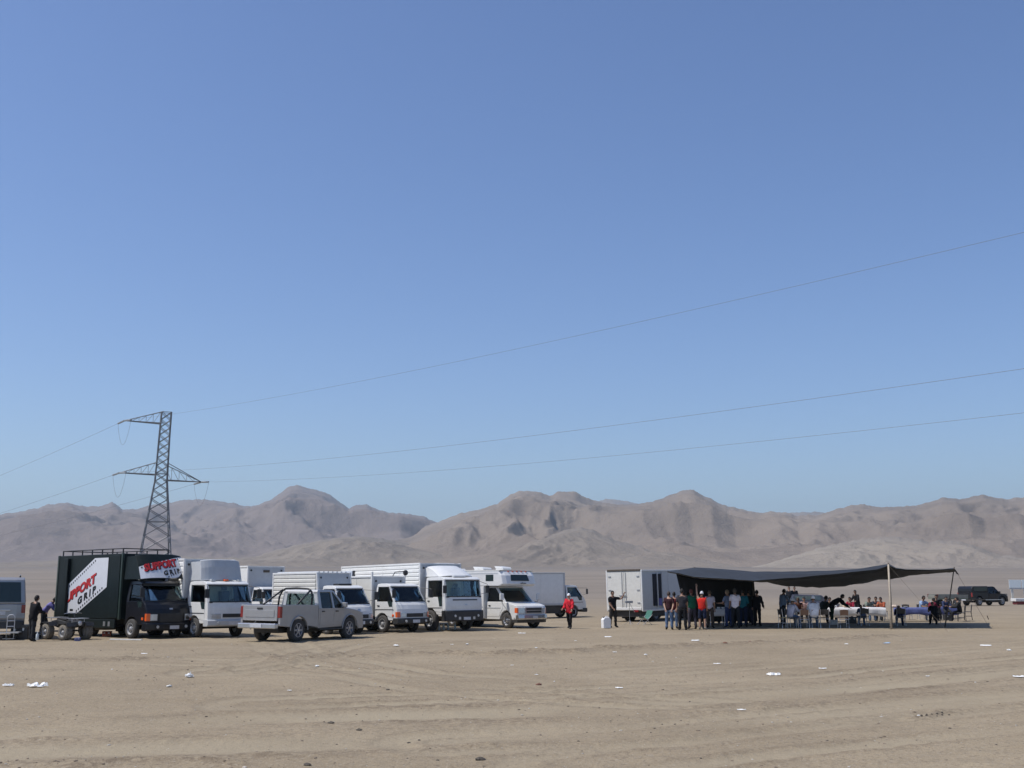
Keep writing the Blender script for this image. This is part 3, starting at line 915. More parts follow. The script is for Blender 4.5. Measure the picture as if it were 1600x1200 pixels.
# ------------------------------------------------------------------ cab-over trucks
def truck_cab(root, P):
    fo, cl, w, zf, zb, zr = P['fo'], P['cl'], P['w'], P['zf'], P['zb'], P['zr']
    hw = w / 2; xr = fo - cl
    R = P['R']
    paint = M_(P['paint'])
    nose = P['nose']       # front outline from floor to roof: (x offset from fo, z)
    wsb, wst = P['wsb'], P['wst']   # windscreen base and top (x offset, z)

    def warp(p):
        x, y, z = p
        k = min(1, max(0, (x - (fo - 0.8)) / 0.8))
        x = x - 0.15 * (abs(y) / hw) ** 4 * k
        t = max(0, (z - zb) / (zr - zb))
        y = y * (1 - P.get('tumble', 0.07) * t)
        return (x, y, z)

    def xf(z):
        prev = nose[0]
        for n_ in nose[1:]:
            if z <= n_[1]:
                t = (z - prev[1]) / max(1e-6, n_[1] - prev[1]); return fo + prev[0] + (n_[0] - prev[0]) * t
            prev = n_
        return fo + nose[-1][0]
    ys = [-hw, -hw * 0.93, -hw * 0.75, -hw * 0.4, 0, hw * 0.4, hw * 0.75, hw * 0.93, hw]
    ra = R + 0.09
    arch = []
    for k in range(9):
        t = math.pi - math.pi * k / 8
        arch.append((math.cos(t) * ra, max(zf, R + math.sin(t) * ra)))
    low = [(xr, zf)] + [a for a in arch if a[0] > xr + 0.02] + [(fo + nose[0][0], zf)] + [(fo + n_[0], n_[1]) for n_ in nose if zf < n_[1] < zb - 0.01] + [(xf(zb), zb), (xr, zb)]
    MB().prism(low, ys, warp).build('cab_body', paint, root, bevel=0.02)
    # roof
    xt = fo + wst[0]
    roof = [(xr, zr - 0.13), (xr + 0.03, zr - 0.02), (xr + 0.25, zr), (xt - 0.30, zr), (xt - 0.10, zr - 0.035), (xt + 0.02, zr - 0.10), (xt, zr - 0.15), (xr, zr - 0.15)]
    MB().prism(roof, ys, warp).build('cab_roof', paint, root, bevel=0.02)
    zt = zr - 0.15; xb_ = xf(zb)
    # pillars, rear wall
    pil = MB()
    for sg in (-1, 1):
        y0, y1 = sg * hw * 0.925, sg * hw
        pil.prism([(xb_ - 0.10, zb), (xb_ + 0.0, zb), (xt, zt), (xt - 0.09, zt)], [min(y0, y1), max(y0, y1)], warp)
        pil.prism([(xr, zb), (xr + 0.16, zb), (xr + 0.13, zt), (xr + 0.0, zt)], [min(sg * (hw - 0.07), sg * hw), max(sg * (hw - 0.07), sg * hw)], warp)
    pil.build_each('pillar', paint, root)
    rw = MB().prism([(xr, zb), (xr + 0.05, zb), (xr + 0.05, zt), (xr, zt)], [-hw * 0.97, hw * 0.97], warp)
    rw.build('rear_wall', paint, root)
    # glass
    g = M_('glass')
    MB().prism([(xb_ - 0.035, zb), (xb_ - 0.02, zb), (xt - 0.015, zt), (xt - 0.03, zt)], [y * 0.93 for y in ys], warp).build('windscreen', g, root, smooth=False)
    gasket = MB()
    gasket.prism([(xb_ - 0.02, zb - 0.005), (xb_ + 0.012, zb - 0.005), (xb_ + 0.002, zb + 0.035), (xb_ - 0.03, zb + 0.035)], [y * 0.94 for y in ys], warp)
    gasket.prism([(xt - 0.03, zt - 0.035), (xt + 0.012, zt - 0.035), (xt + 0.008, zt + 0.006), (xt - 0.03, zt + 0.006)], [y * 0.94 for y in ys], warp)
    gasket.build_each('windscreen_seal', M_('plastic'), root)
    # doors with their windows
    dx0 = xr + 0.10; dx1 = min(xb_ - 0.10, fo - 0.25)
    zs = zf + 0.10
    for sg in (-1, 1):
        yo, yi = sg * (hw + 0.012), sg * (hw - 0.01)
        da = [a for a in arch if dx0 < a[0] < dx1 and a[1] > zs]
        dp = [(dx0, zs)] + ([(max(dx0, da[0][0] - 0.02), zs)] if da else []) + [(a[0], a[1] + 0.015) for a in da]
        if not da or da[-1][0] < dx1 - 0.05: dp += [(dx1, zs)]
        dp += [(dx1, zb + 0.0), (dx0, zb + 0.0)]
        d = MB().prism(dp, sorted([yi, yo]), warp).build('door', paint, root, bevel=0.008)
        MB().box(dx0 + 0.08, dx0 + 0.22, sg * (hw + 0.010), sg * (hw + 0.035), zb - 0.20, zb - 0.155).build('handle', M_('plastic'), d)
        wx1 = dx1 + 0.02
        q = min(0.02 + P.get('quarter', 0.0), 0.5)
        wp = [(xr + 0.155, zb + 0.01), (wx1, zb + 0.01 - q * 0), (xt - 0.12, zt - 0.01), (xr + 0.13, zt - 0.01)]
        if P.get('quarter'):
            wp = [(xr + 0.155, zb + 0.01), (wx1 - 0.45, zb + 0.01), (wx1 - 0.30, zb - P['quarter']), (wx1, zb - P['quarter']), (wx1 + 0.01, zb + 0.02), (xt - 0.12, zt - 0.01), (xr + 0.13, zt - 0.01)]
            # dark inset drop of the window in front
            MB().prism([(wx1 - 0.42, zb), (wx1 - 0.28, zb - P['quarter']), (wx1 - 0.03, zb - P['quarter']), (wx1 - 0.03, zb)], sorted([sg * (hw + 0.005), sg * (hw + 0.018)]), warp).build('quarter_window', mat('dark_window_glass', (0.02, 0.035, 0.035), 0.05, var=0.1), d)
            wp = [(xr + 0.155, zb + 0.01), (wx1, zb + 0.01), (xt - 0.12, zt - 0.01), (xr + 0.13, zt - 0.01)]
        MB().prism(wp, sorted([sg * (hw - 0.045), sg * (hw - 0.037)]), warp).build('side_window', g, root)
        fr = MB()
        o1 = sg * (hw - 0.03); o2 = sg * (hw + 0.006)
        fr.prism([(wp[0][0] - 0.03, zb), (wp[0][0] + 0.015, zb), (wp[3][0] + 0.015, zt), (wp[3][0] - 0.03, zt)], sorted([o1, o2]), warp)
        fr.prism([(wp[1][0] - 0.03, zb), (wp[1][0] + 0.02, zb), (wp[2][0] + 0.02, zt), (wp[2][0] - 0.03, zt)], sorted([o1, o2]), warp)
        fr.build_each('window_frame', M_('plastic') if P.get('darkframe', True) else paint, d)
        # mirror on an arm
        mx = xb_ + 0.10
        m = MB().tube([(xb_ - 0.12, sg * hw * 0.97, zb + 0.12), (mx, sg * (hw + 0.17), zb + 0.18), (mx, sg * (hw + 0.17), zb + 0.55), (xt - 0.10, sg * hw * 0.93, zt - 0.03)], 0.012, 6).build('mirror_arm', M_('plastic'), root)
        MB().box(mx - 0.03, mx + 0.03, sg * (hw + 0.08), sg * (hw + 0.27), zb + 0.16, zb + 0.50).build('mirror', M_('plastic') if P.get('mirror', 'k') == 'k' else paint, m, bevel=0.015)
        # step and mud guard
        MB().box(xr + 0.05, -ra - 0.02 if -ra - 0.02 > xr + 0.1 else xr + 0.2, sg * (hw - 0.25), sg * (hw - 0.01), zf - 0.18, zf - 0.12).build('step', M_('plastic'), root)

    # front furniture
    def strip(name, y0, y1, z0, z1, proud, m, par=root, bev=0.006, n=5, depth=0.04):
        st = [y0 + (y1 - y0) * i / n for i in range(n + 1)]
        return MB().prism([(xf(z0) - depth, z0), (xf(z0) + proud, z0), (xf(z1) + proud, z1), (xf(z1) - depth, z1)], st, warp).build(name, m, par, bevel=bev)
    gr = P['grille']
    gmesh = strip('grille', gr[0], gr[1], gr[2], gr[3], 0.012, M_('plastic'))
    for k in range(gr[4]):
        zz = gr[2] + (gr[3] - gr[2]) * (k + 0.5) / gr[4]
        strip('grille_bar', gr[0] + 0.02, gr[1] - 0.02, zz - 0.012, zz + 0.012, 0.022, M_('plastic') if P['paint'] == 'blackp' else M_(P.get('bar', 'plastic')), gmesh, 0)
    hl = P['lamps']
    for sg in (-1, 1):
        a, b_ = sorted([sg * hl[0], sg * hl[1]])
        l = strip('headlight', a, b_, hl[2], hl[3], 0.015, M_('lamp'), n=3)
        strip('lamp_reflector', a + 0.03, b_ - 0.03, hl[2] + 0.03, hl[3] - 0.03, 0.02, M_('chrome'), l, 0, 2)
        if P.get('indicator', True):
            a, b_ = sorted([sg * (hl[1] + 0.005), sg * (hw + 0.004)])
            strip('indicator', a, b_, hl[2] - 0.01, hl[3] + 0.02, 0.018, M_('orange'), n=3, depth=0.12)
            y0, y1 = sorted([sg * (hw - 0.02), sg * (hw + 0.022)])
            MB().box(fo - 0.46, fo - 0.34, y0, y1, hl[2] + 0.02, hl[2] + 0.12).build('side_repeater', M_('orange'), root, bevel=0.01)
    bm_ = P['bumper']
    bo = MB().prism([(fo - 0.30, bm_[0]), (fo + 0.04, bm_[0]), (fo + 0.09, bm_[0] + 0.05), (fo + 0.09, bm_[1] - 0.04), (fo + 0.05, bm_[1]), (fo - 0.30, bm_[1])], [y * 1.02 for y in ys], warp).build('bumper', M_(bm_[2]), root, bevel=0.015)
    for sg in (-1, 1):
        MB().lathe([(0, 0.06), (0.02, 0.055), (0.02, 0.01)], (fo + 0.075, sg * hw * 0.62, (bm_[0] + bm_[1]) / 2), 'x', 12).build('fog_lamp', M_('lamp'), bo)
    MB().box(fo + 0.085, fo + 0.10, -0.20 + P.get('plx', 0), 0.20 + P.get('plx', 0), bm_[0] + 0.06, bm_[0] + 0.19).build('number_plate', M_('plate'), root)
    wpz = zb + 0.02
    for yy in (-0.45, 0.15):
        MB().tube([(xb_ + 0.01, yy, wpz - 0.03), (xb_ + 0.0, yy + 0.30, wpz + 0.03), (xf(zb) - 0.02 + (xt - xb_) * 0.10, yy + 0.62, wpz + 0.10)], 0.009, 5).build('wiper', M_('plastic'), root)
    if P.get('badge'):
        strip('badge', -0.07, 0.07, P['badge'] - 0.03, P['badge'] + 0.03, 0.012, M_('chrome'), bev=0)
    if P.get('crease'):
        cz = P['crease']
        for sg in (-1, 1):
            MB().box(xr + 0.02, fo - 0.28, *sorted([sg * (hw + 0.010), sg * (hw + 0.022)]), cz - 0.015, cz + 0.015, fn=warp).build('side_moulding', M_('plastic'), root)
    # inside
    MB().box(xr + 0.06, xb_ - 0.06, -hw + 0.06, hw - 0.06, zb - 0.03, zb + 0.012).build('dashboard_shelf', M_('interior'), root)
    for yy in (-hw * 0.5, hw * 0.5):
        s1 = MB().box(xr + 0.12, xr + 0.26, yy - 0.22, yy + 0.22, zb - 0.1, zb + 0.42).build('seat', M_('seatgrey'), root, bevel=0.03)
        MB().box(xr + 0.14, xr + 0.22, yy - 0.12, yy + 0.12, zb + 0.45, zb + 0.60).build('headrest', M_('seatgrey'), s1, bevel=0.03)
    c = Vector((xb_ - 0.42, hw * 0.5, zb + 0.12))
    MB().tube([c + Vector((math.sin(t) * 0.12, math.cos(t) * 0.2, math.sin(t) * 0.17)) for t in [i * math.pi / 6 for i in range(13)]], 0.014, 5).build('steering_wheel', M_('plastic'), root)


def ribbed_side(x0, x1, y, out, z0, z1, n, d=0.02, split=()):
    """horizontal pressed ribs over a panel standing at y, out = outward sign"""
    b = MB(); pr = []
    for k in range(n):
        a = z0 + (z1 - z0) * k / n; h = (z1 - z0) / n
        pr += [(y, a), (y + out * d, a + h * 0.16), (y + out * d, a + h * 0.72), (y, a + h * 0.88)]
    pr.append((y, z1))
    pts = [[(x, p[0], p[1]) for p in pr] for x in (x0, x1)]
    b.grid(pts)
    return b


def truck_box(root, x0, x1, W, z0, z1, ribs=0, side='ribwhite', front='grey_and_shade', post='white', d=0.02, lamps=True, slant=0.0, splits=(), roofm='white', frame=True, door=None):
    hw = W / 2
    MB().prism([(x0, z0), (x1 + slant, z0), (x1, z1), (x0, z1)], [-hw, hw]).build('box_body', M_(side), root, bevel=0.01)
    # posts, rails
    pt = M_(post)
    for sg in (-1, 1):
        for xx, sl in ((x0, 0), (x1, slant)):
            lo = xx - 0.03 if xx == x0 else xx - 0.05
            if sl == 0:
                MB().box(lo, lo + 0.08, sg * (hw - 0.05), sg * (hw + 0.035), z0 - 0.02, z1 + 0.02).build('corner_post', pt, root, bevel=0.01)
            else:
                MB().prism([(xx + sl - 0.05, z0), (xx + sl + 0.03, z0), (xx + 0.03, z1 + 0.02), (xx - 0.05, z1 + 0.02)], sorted([sg * (hw - 0.05), sg * (hw + 0.035)])).build('corner_post', pt, root, bevel=0.01)
        MB().box(x0, x1, sg * (hw - 0.04), sg * (hw + 0.04), z1 - 0.05, z1 + 0.03).build('top_rail', pt, root, bevel=0.01)
        MB().box(x0, x1, sg * (hw - 0.04), sg * (hw + 0.04), z0 - 0.05, z0 + 0.06).build('bottom_rail', pt, root, bevel=0.01)
        if ribs:
            xs = [x0 + 0.05] + [x0 + (x1 - x0) * s for s in splits] + [x1 - 0.05]
            for a, b_ in zip(xs[:-1], xs[1:]):
                o = ribbed_side(a + 0.012, b_ - 0.012, sg * (hw + 0.003), sg, z0 + 0.06, z1 - 0.06, ribs, d).build('side_panel', M_(side), root)
                mdf = o.modifiers.new('thick', 'SOLIDIFY'); mdf.thickness = 0.004; mdf.offset = 0
            for s in splits:
                xx = x0 + (x1 - x0) * s
                MB().box(xx - 0.02, xx + 0.02, sg * (hw + 0.0), sg * (hw + 0.03), z0 + 0.05, z1 - 0.05).build('panel_joint', pt, root)
        else:
            n = 3
            for k in range(n):
                a = x0 + 0.06 + (x1 - x0 - 0.12) * k / n; b_ = x0 + 0.06 + (x1 - x0 - 0.12) * (k + 1) / n
                MB().box(a + 0.012, b_ - 0.012, *sorted([sg * (hw + 0.0), sg * (hw + 0.012)]), z0 + 0.08, z1 - 0.08).build('side_panel', M_(side), root, bevel=0.004)
    MB().box(x0 - 0.01, x1 + 0.01, -hw + 0.045, hw - 0.045, z1 - 0.02, z1 + 0.018).build('box_roof', M_(roofm), root, bevel=0.008)
    # front panel, the shade of the unlit face put into its grey
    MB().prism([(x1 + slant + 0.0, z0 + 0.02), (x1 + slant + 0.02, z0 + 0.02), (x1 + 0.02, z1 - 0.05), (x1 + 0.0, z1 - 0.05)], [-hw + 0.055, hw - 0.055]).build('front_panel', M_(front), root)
    if lamps:
        for sg in (-1, 1):
            MB().lathe([(0, 0.05), (0.03, 0.045), (0.03, 0.01)], (x1 + 0.02, sg * (hw - 0.18), z1 - 0.20), 'x', 10).build('marker_lamp', M_('plastic'), root)
    # rear doors
    for sg in (-1, 1):
        MB().box(x0 - 0.03, x0 - 0.002, *sorted([sg * 0.01, sg * (hw - 0.06)]), z0 + 0.03, z1 - 0.06).build('rear_door', M_(door or side), root, bevel=0.006)


def chassis(root, x0, x1, zc, R, xrear, tr, W=0.22, rim='steel', dual=True, tank=True):
    c = MB()
    for sg in (-1, 1):
        c.box(x0, x1, sg * 0.32 - 0.04, sg * 0.32 + 0.04, zc - 0.20, zc)
    for xx in (x0 + 0.1, (x0 + x1) / 2, x1 - 0.1): c.box(xx - 0.04, xx + 0.04, -0.28, 0.28, zc - 0.15, zc - 0.03)
    c.build_each('chassis_rail', M_('chassis'), root)
    MB().tube([(xrear, -tr, R), (xrear, -0.15, R), (xrear, 0.15, R), (xrear, tr, R)], 0.06, 8).build('rear_axle', M_('chassis'), root)
    MB().tube([(0, -tr, R), (0, tr, R)], 0.05, 8).build('front_axle', M_('chassis'), root)
    for sg in (-1, 1):
        wheel(root, 0, sg * tr, R, W, sg, rim)
        wheel(root, xrear, sg * tr, R, W, sg, rim, dual=dual)
        MB().box(xrear - R - 0.12, xrear - R - 0.10, sg * (tr - 0.3) - 0.02, sg * (tr + 0.12), 0.15, zc - 0.02).build('mud_flap', M_('rubber'), root)
    if tank:
        MB().box(xrear + R + 0.25, xrear + R + 0.95, -tr - 0.05, -0.42, zc - 0.42, zc - 0.04).build('fuel_tank', M_('chassis'), root, bevel=0.04)
        MB().box(xrear + R + 0.3, xrear + R + 0.75, 0.42, tr, zc - 0.36, zc - 0.04).build('battery_box', M_('chassis'), root, bevel=0.02)


HY = dict(fo=1.12, cl=1.62, w=1.90, zf=0.52, zb=1.32, zr=2.10, R=0.37, paint='white', tumble=0.13,
          nose=[(-0.02, 0.5), (0.0, 0.62), (0.0, 0.82), (-0.04, 1.0), (-0.13, 1.18), (-0.26, 1.32)], wsb=(-0.26, 1.32), wst=(-0.72, 1.95),
          grille=(-0.48, 0.48, 0.66, 0.82, 2), lamps=(0.52, 0.78, 0.66, 0.86), bumper=(0.36, 0.62, 'plastic'), badge=1.02, crease=0.98, quarter=0.22, indicator=True)


def deflector(root, x0, x1, w, z0, z1, m, curve=0.12, name='wind_deflector', tilt=0.45, bev=0.01):
    hw = w / 2
    n = 14; ys = [-hw + 2 * hw * i / n for i in range(n + 1)]

    def warp(p):
        x, y, z = p
        k = (abs(y) / hw)
        return (x - curve * k ** 3, y * (1 + 0.06 * (z1 - z) / (z1 - z0)), z - 0.05 * k ** 4)
    pr = [(x1, z0), (x1 - 0.02, z0 + 0.03), (x1 - tilt * 0.55, z0 + (z1 - z0) * 0.62), (x1 - tilt, z1 - 0.02), (x1 - tilt - 0.06, z1), (x1 - tilt - 0.04, z1 - 0.07), (x1 - tilt * 0.55 - 0.05, z0 + (z1 - z0) * 0.62 - 0.03), (x1 - 0.08, z0)]
    o = MB().prism(pr, ys, warp).build(name, m, root, bevel=bev, seg=3)
    for sg in (-1, 1):
        MB().prism([(x0, z0 + 0.02), (x1 - 0.05, z0 + 0.02), (x1 - tilt, z1 - 0.04), (x0, z1 - 0.06)], sorted([sg * (hw - 0.03), sg * (hw - 0.005)]), warp).build('deflector_cheek', m, o)
    return o, warp


# ---- black grip truck -------------------------------------------------------
loc, rz = place_vehicle(206, 997.5, 50, 0, -0.93)
t = thing('box_truck', 'black box truck with red lettering on a white stripe along its side', 'truck', loc, rz, 'trucks parked side by side')
BK = dict(HY); BK.update(paint='blackp', w=1.98, zb=1.40, zr=2.18, fo=1.15, grille=(-0.5, 0.5, 0.62, 0.95, 4), lamps=(0.60, 0.86, 0.68, 0.92), plx=0.1, badge=1.12, crease=None,
                         nose=[(-0.02, 0.5), (0.0, 0.62), (0.0, 0.95), (-0.05, 1.12), (-0.16, 1.27), (-0.32, 1.40)], wst=(-0.74, 2.03), bumper=(0.30, 0.60, 'blackp'))
truck_cab(t, BK)
bx0, bx1, BW, bz0, bz1 = -5.75, -0.72, 2.2, 0.72, 3.24
hw = BW / 2
MB().box(bx0, bx1, -hw, hw, bz0, bz1).build('box_body', M_('darkbox'), t, bevel=0.02)
chassis(t, bx0 + 0.1, 0.6, 0.70, 0.37, -3.35, 0.93)
MB().box(bx0 + 0.9, bx1 - 0.3, -hw - 0.015, -hw + 0.05, 0.36, 0.70).build('side_skirt', M_('darkbox'), t, bevel=0.02)
for xx in (bx1 - 1.1, bx1 - 0.75):
    MB().box(xx, xx + 0.14, -hw - 0.03, -hw - 0.012, 0.44, 0.62).build('skirt_latch', M_('steel'), t)
for sg in (-1, 1):
    for xx in (bx0, bx1 - 0.08):
        MB().box(xx - 0.012, xx + 0.092, *sorted([sg * (hw - 0.06), sg * (hw + 0.02)]), bz0 - 0.02, bz1 + 0.015).build('corner_post', mat('dark_green_trim', (0.016, 0.035, 0.028), 0.4, var=0.2, dust=0.1), t, bevel=0.008)
MB().box(bx0 + 0.70, bx0 + 1.02, -hw - 0.12, -hw - 0.002, bz0 + 0.05, bz1 - 0.12).build('side_locker', M_('darkbox'), t, bevel=0.02)
MB().box(bx1 - 0.72, bx1 - 0.12, -hw - 0.035, -hw - 0.002, bz0 + 0.05, bz1 - 0.06).build('side_door', M_('darkbox'), t, bevel=0.012)
# roof rail
posts = [bx0 + 0.18 + k * (bx1 - bx0 - 0.36) / 6 for k in range(7)]
rl = MB().tube([(bx0 + 0.15, -hw + 0.1, bz1 + 0.20), (bx1 - 0.15, -hw + 0.1, bz1 + 0.20), (bx1 - 0.15, hw - 0.1, bz1 + 0.20), (bx0 + 0.15, hw - 0.1, bz1 + 0.20), (bx0 + 0.15, -hw + 0.1, bz1 + 0.20)], 0.022, 6).build('roof_rail', M_('plastic'), t)
for xx in posts:
    for sg in (-1, 1):
        MB().box(xx - 0.02, xx + 0.02, sg * (hw - 0.1) - 0.02, sg * (hw - 0.1) + 0.02, bz1, bz1 + 0.19).build('rail_post', M_('plastic'), rl)
# banner on the right side; u is measured from the rear, v is height
ban = [(0.95, 2.05), (0.95, 0.90), (1.80, 0.90), (3.98, 1.95), (3.98, 3.10), (2.95, 3.10)]
yb = -hw - 0.006


def side_poly(name, pts, m, par, y=yb, th=0.004):
    P = [(bx0 + u, y, v) for (u, v) in pts] + [(bx0 + u, y - th, v) for (u, v) in pts]
    n = len(pts)
    return MB().add(P, [tuple(range(n)), tuple(range(n, 2 * n))[::-1]] + [(i, (i + 1) % n, (i + 1) % n + n, i + n) for i in range(n)]).build(name, m, par)


bn = side_poly('banner', ban, M_('banner'), t)
slope = 0.385


def side_text(s, u0, v0, size, width, m, bold, y):
    vs_, fs = text_mesh(s, size, bold, width)
    MB().add([(bx0 + u0 + x, y - z, v0 + yy + slope * x) for (x, yy, z) in vs_], fs).build('lettering', m, bn, raw=True)


side_text('SUPPORT', 0.65, 1.155, 0.49, 2.52, M_('blackt'), 0.022, yb - 0.007)
side_text('SUPPORT', 0.62, 1.17, 0.49, 2.52, M_('redt'), 0.022, yb - 0.013)
side_text('G R I P', 1.83, 1.22, 0.37, 1.36, M_('blackt'), 0.020, yb - 0.010)
pf = MB()
for k in range(15):
    u = 1.08 + k * 0.135
    v = 2.05 + (u - 0.95) * 1.05 / 2.0 - 0.12
    pf.box(bx0 + u, bx0 + u + 0.06, yb - 0.010, yb - 0.004, v - 0.035, v + 0.035)
for k in range(13):
    u = 1.75 + k * 0.155
    v = 0.90 + (u - 1.80) * 1.05 / 2.18 + 0.13
    if u < 3.85: pf.box(bx0 + u, bx0 + u + 0.065, yb - 0.010, yb - 0.004, v - 0.04, v + 0.04)
pf.box(bx0 + 1.25, bx0 + 1.5, yb - 0.010, yb - 0.004, 1.00, 1.08)
pf.build_each('film_perforation', M_('blackt'), bn)
dfl, dw = deflector(t, -0.45, 0.72, 2.0, 2.27, 3.22, M_('darkbox'), 0.16, tilt=0.55)
fx1, fz0, fz1, ft = 0.72, 2.27, 3.22, 0.55


def dpt(s, v, off=0.008):
    """point on the deflector face: s across (-1..1), v up (0..1)"""
    z = fz0 + (fz1 - fz0) * v
    if v < 0.62: x = fx1 - 0.02 + (-ft * 0.55 + 0.02) * (v - 0.04) / 0.58
    else: x = fx1 - ft * 0.55 + (-ft * 0.45) * (v - 0.62) / 0.35
    p = dw((x, s * 1.01, z))
    return (p[0] + off, p[1], p[2] + off * 0.8)


bd = MB()
nu, nv = 12, 6
pts = []
for i in range(nu + 1):
    s = -0.985 + 1.97 * i / nu
    t01 = (s + 1) / 2
    lo = max(0.02, 0.02 + (t01 - 0.72) * 1.6) if t01 > 0.72 else 0.02
    hi = min(0.93, 0.50 + t01 * 0.44)
    pts.append([dpt(s, lo + (hi - lo) * j / nv, 0.006) for j in range(nv + 1)])
b2 = bd.grid(pts).build('banner', M_('banner'), dfl)
md = b2.modifiers.new('thick', 'SOLIDIFY'); md.thickness = 0.004


def dtext(s, s0, v0, size, width, m, bold, off, sl=0.30):
    vs_, fs = text_mesh(s, size, bold, width)
    out_ = []
    for (x, yy, z) in vs_:
        v = v0 + (yy + sl * x)
        out_.append(dpt(s0 + x, min(0.98, v), off + z))
    MB().add(out_, fs).build('lettering', m, b2, raw=True)


dtext('SUPPORT', -0.80, 0.25, 0.40, 1.38, M_('blackt'), 0.030, 0.010, 0.17)
dtext('SUPPORT', -0.83, 0.27, 0.39, 1.38, M_('redt'), 0.014, 0.018, 0.17)
dtext('G R I P', -0.10, 0.10, 0.25, 0.72, M_('blackt'), 0.012, 0.014, 0.17)
pd = MB()
for k in range(16):
    s = -0.92 + k * 0.115; t01 = (s + 1) / 2
    v = 0.50 + t01 * 0.44 - 0.09
    if v < 0.9: pd.add([dpt(s, v, 0.013), dpt(s + 0.05, v + 0.015, 0.013), dpt(s + 0.05, v + 0.07, 0.013), dpt(s, v + 0.055, 0.013)], [(0, 1, 2, 3)])
for k in range(7):
    s = 0.05 + k * 0.11; v = 0.03 + k * 0.04
    pd.add([dpt(s, v, 0.013), dpt(s + 0.05, v + 0.015, 0.013), dpt(s + 0.05, v + 0.06, 0.013), dpt(s, v + 0.045, 0.013)], [(0, 1, 2, 3)])
pd.build_each('film_perforation', M_('blackt'), b2)
for sg in (-1, 1):
    MB().blob((0.05, sg * 0.8, 2.23), (0.05, 0.05, 0.05)).build('roof_lamp', M_('lamp'), t)
    MB().box(-0.3, 0.4, sg * 0.7 - 0.02, sg * 0.7 + 0.02, 2.17, 2.27).build('deflector_bracket', M_('plastic'), t)

# ---- white truck with the tall smooth deflector -----------------------------
loc, rz = place_vehicle(305, 996, 47, 0, -0.90)
t = thing('box_truck', 'white box truck with a tall blank wind deflector, beside the black truck', 'truck', loc, rz, 'trucks parked side by side')
NP = dict(HY); NP.update(fo=1.10, cl=1.62, w=2.0, zf=0.55, zb=1.36, zr=2.16, R=0.38, tumble=0.06, nose=[(0, 0.5), (0.0, 0.9), (-0.02, 1.15), (-0.06, 1.36)], wst=(-0.30, 2.01),
                         grille=(-0.42, 0.48, 0.78, 0.92, 2), lamps=(0.50, 0.88, 0.74, 0.92), bumper=(0.44, 0.70, 'grey_and_shade'), badge=None, crease=0.94, quarter=0.26, indicator=False, darkframe=False)
truck_cab(t, NP)
truck_box(t, -5.3, -0.70, 2.26, 0.85, 3.02, ribs=9, side='ribwhite', front='grey_and_shade', splits=(0.35, 0.68))
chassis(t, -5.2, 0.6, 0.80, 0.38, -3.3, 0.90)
deflector(t, -0.45, 0.45, 1.75, 2.22, 3.02, M_('grey_and_shade'), 0.20, tilt=0.20, bev=0.03)
for yy in (-0.6, 0.0, 0.6):
    MB().box(0.45, 0.60, yy - 0.08, yy + 0.08, 2.17, 2.24).build('roof_marker', M_('orange') if yy == 0 else M_('lamp'), t, bevel=0.01)

# ---- plain white box truck further back ------------------------------------
loc, rz = place_vehicle(400, 979, 45, 0, -0.86)
t = thing('box_truck', 'white box truck with plain shade-grey front panel, above the silver pickup bed', 'truck', loc, rz, 'trucks parked side by side')
H2 = dict(HY); H2.update(w=1.85, zr=1.98, zb=1.25, wst=(-0.70, 1.83), nose=[(-0.02, 0.5), (0.0, 0.62), (0.0, 0.80), (-0.04, 0.95), (-0.13, 1.12), (-0.26, 1.25)])
truck_cab(t, H2)
truck_box(t, -5.0, -0.62, 2.16, 0.82, 3.02, ribs=0, side='white', front='grey_and_shade')
MB().box(-0.60, -0.57, -0.18, 0.18, 2.72, 2.84).build('maker_plate', M_('darkwood'), t)
chassis(t, -4.9, 0.6, 0.78, 0.36, -3.1, 0.86)

# ---- low ribbed box with slanted front --------------------------------------
loc, rz = place_vehicle(512, 991, 47, 0, -0.80)
t = thing('box_truck', 'white small truck with a low ribbed box and slanted shade-grey front, behind the silver pickup', 'truck', loc, rz, 'trucks parked side by side')
H3 = dict(HY); H3.update(w=1.66, R=0.35, indicator=False, zr=2.02, zb=1.25, wst=(-0.72, 1.87), nose=[(-0.02, 0.5), (0.0, 0.62), (0.0, 0.80), (-0.04, 0.95), (-0.13, 1.12), (-0.26, 1.25)])
truck_cab(t, H3)
truck_box(t, -3.9, -0.72, 1.78, 0.75, 2.56, ribs=10, side='cream', front='grey_and_shade', slant=0.22, d=0.025)
cr = MB()
for k in range(7):
    yy = -0.72 + k * 0.24
    cr.lathe([(0, 0.05), (3.0, 0.05)], (-3.80, yy, 2.58), 'x', 8)
cr.build_each('roof_rib', M_('grey_and_shade'), t)
chassis(t, -3.8, 0.6, 0.72, 0.35, -2.6, 0.80, W=0.19)
MB().box(-0.30, 0.10, -0.35, 0.35, 2.02, 2.10).build('roof_vent', M_('plastic'), t, bevel=0.02)

# ---- small beige box truck with the orange indicator ------------------------
loc, rz = place_vehicle(599, 988, 47, 0, -0.84)
t = thing('box_truck', 'white small truck with a plain cream box and an orange corner lamp', 'truck', loc, rz, 'trucks parked side by side')
H4 = dict(HY); H4.update(w=1.84, badge=None)
truck_cab(t, H4)
truck_box(t, -3.95, -0.72, 1.80, 0.70, 2.42, ribs=0, side='cream', front='grey_and_shade', post='white', frame=True)
fr = MB()
for sg in (-1, 1):
    fr.box(-0.74, -0.66, sg * 0.92, sg * 0.99, 0.50, 2.62)
fr.box(-0.74, -0.66, -0.95, 0.95, 0.46, 0.53)
fr.build_each('guard_frame_bar', M_('white'), t)
chassis(t, -3.8, 0.6, 0.70, 0.37, -2.6, 0.84, W=0.19)
ar = MB().tube([(-0.70, 0.25, 2.44), (-0.66, 0.35, 2.62), (-0.66, 0.9, 2.66)], 0.02, 6).build('lamp_arm', M_('plastic'), t)
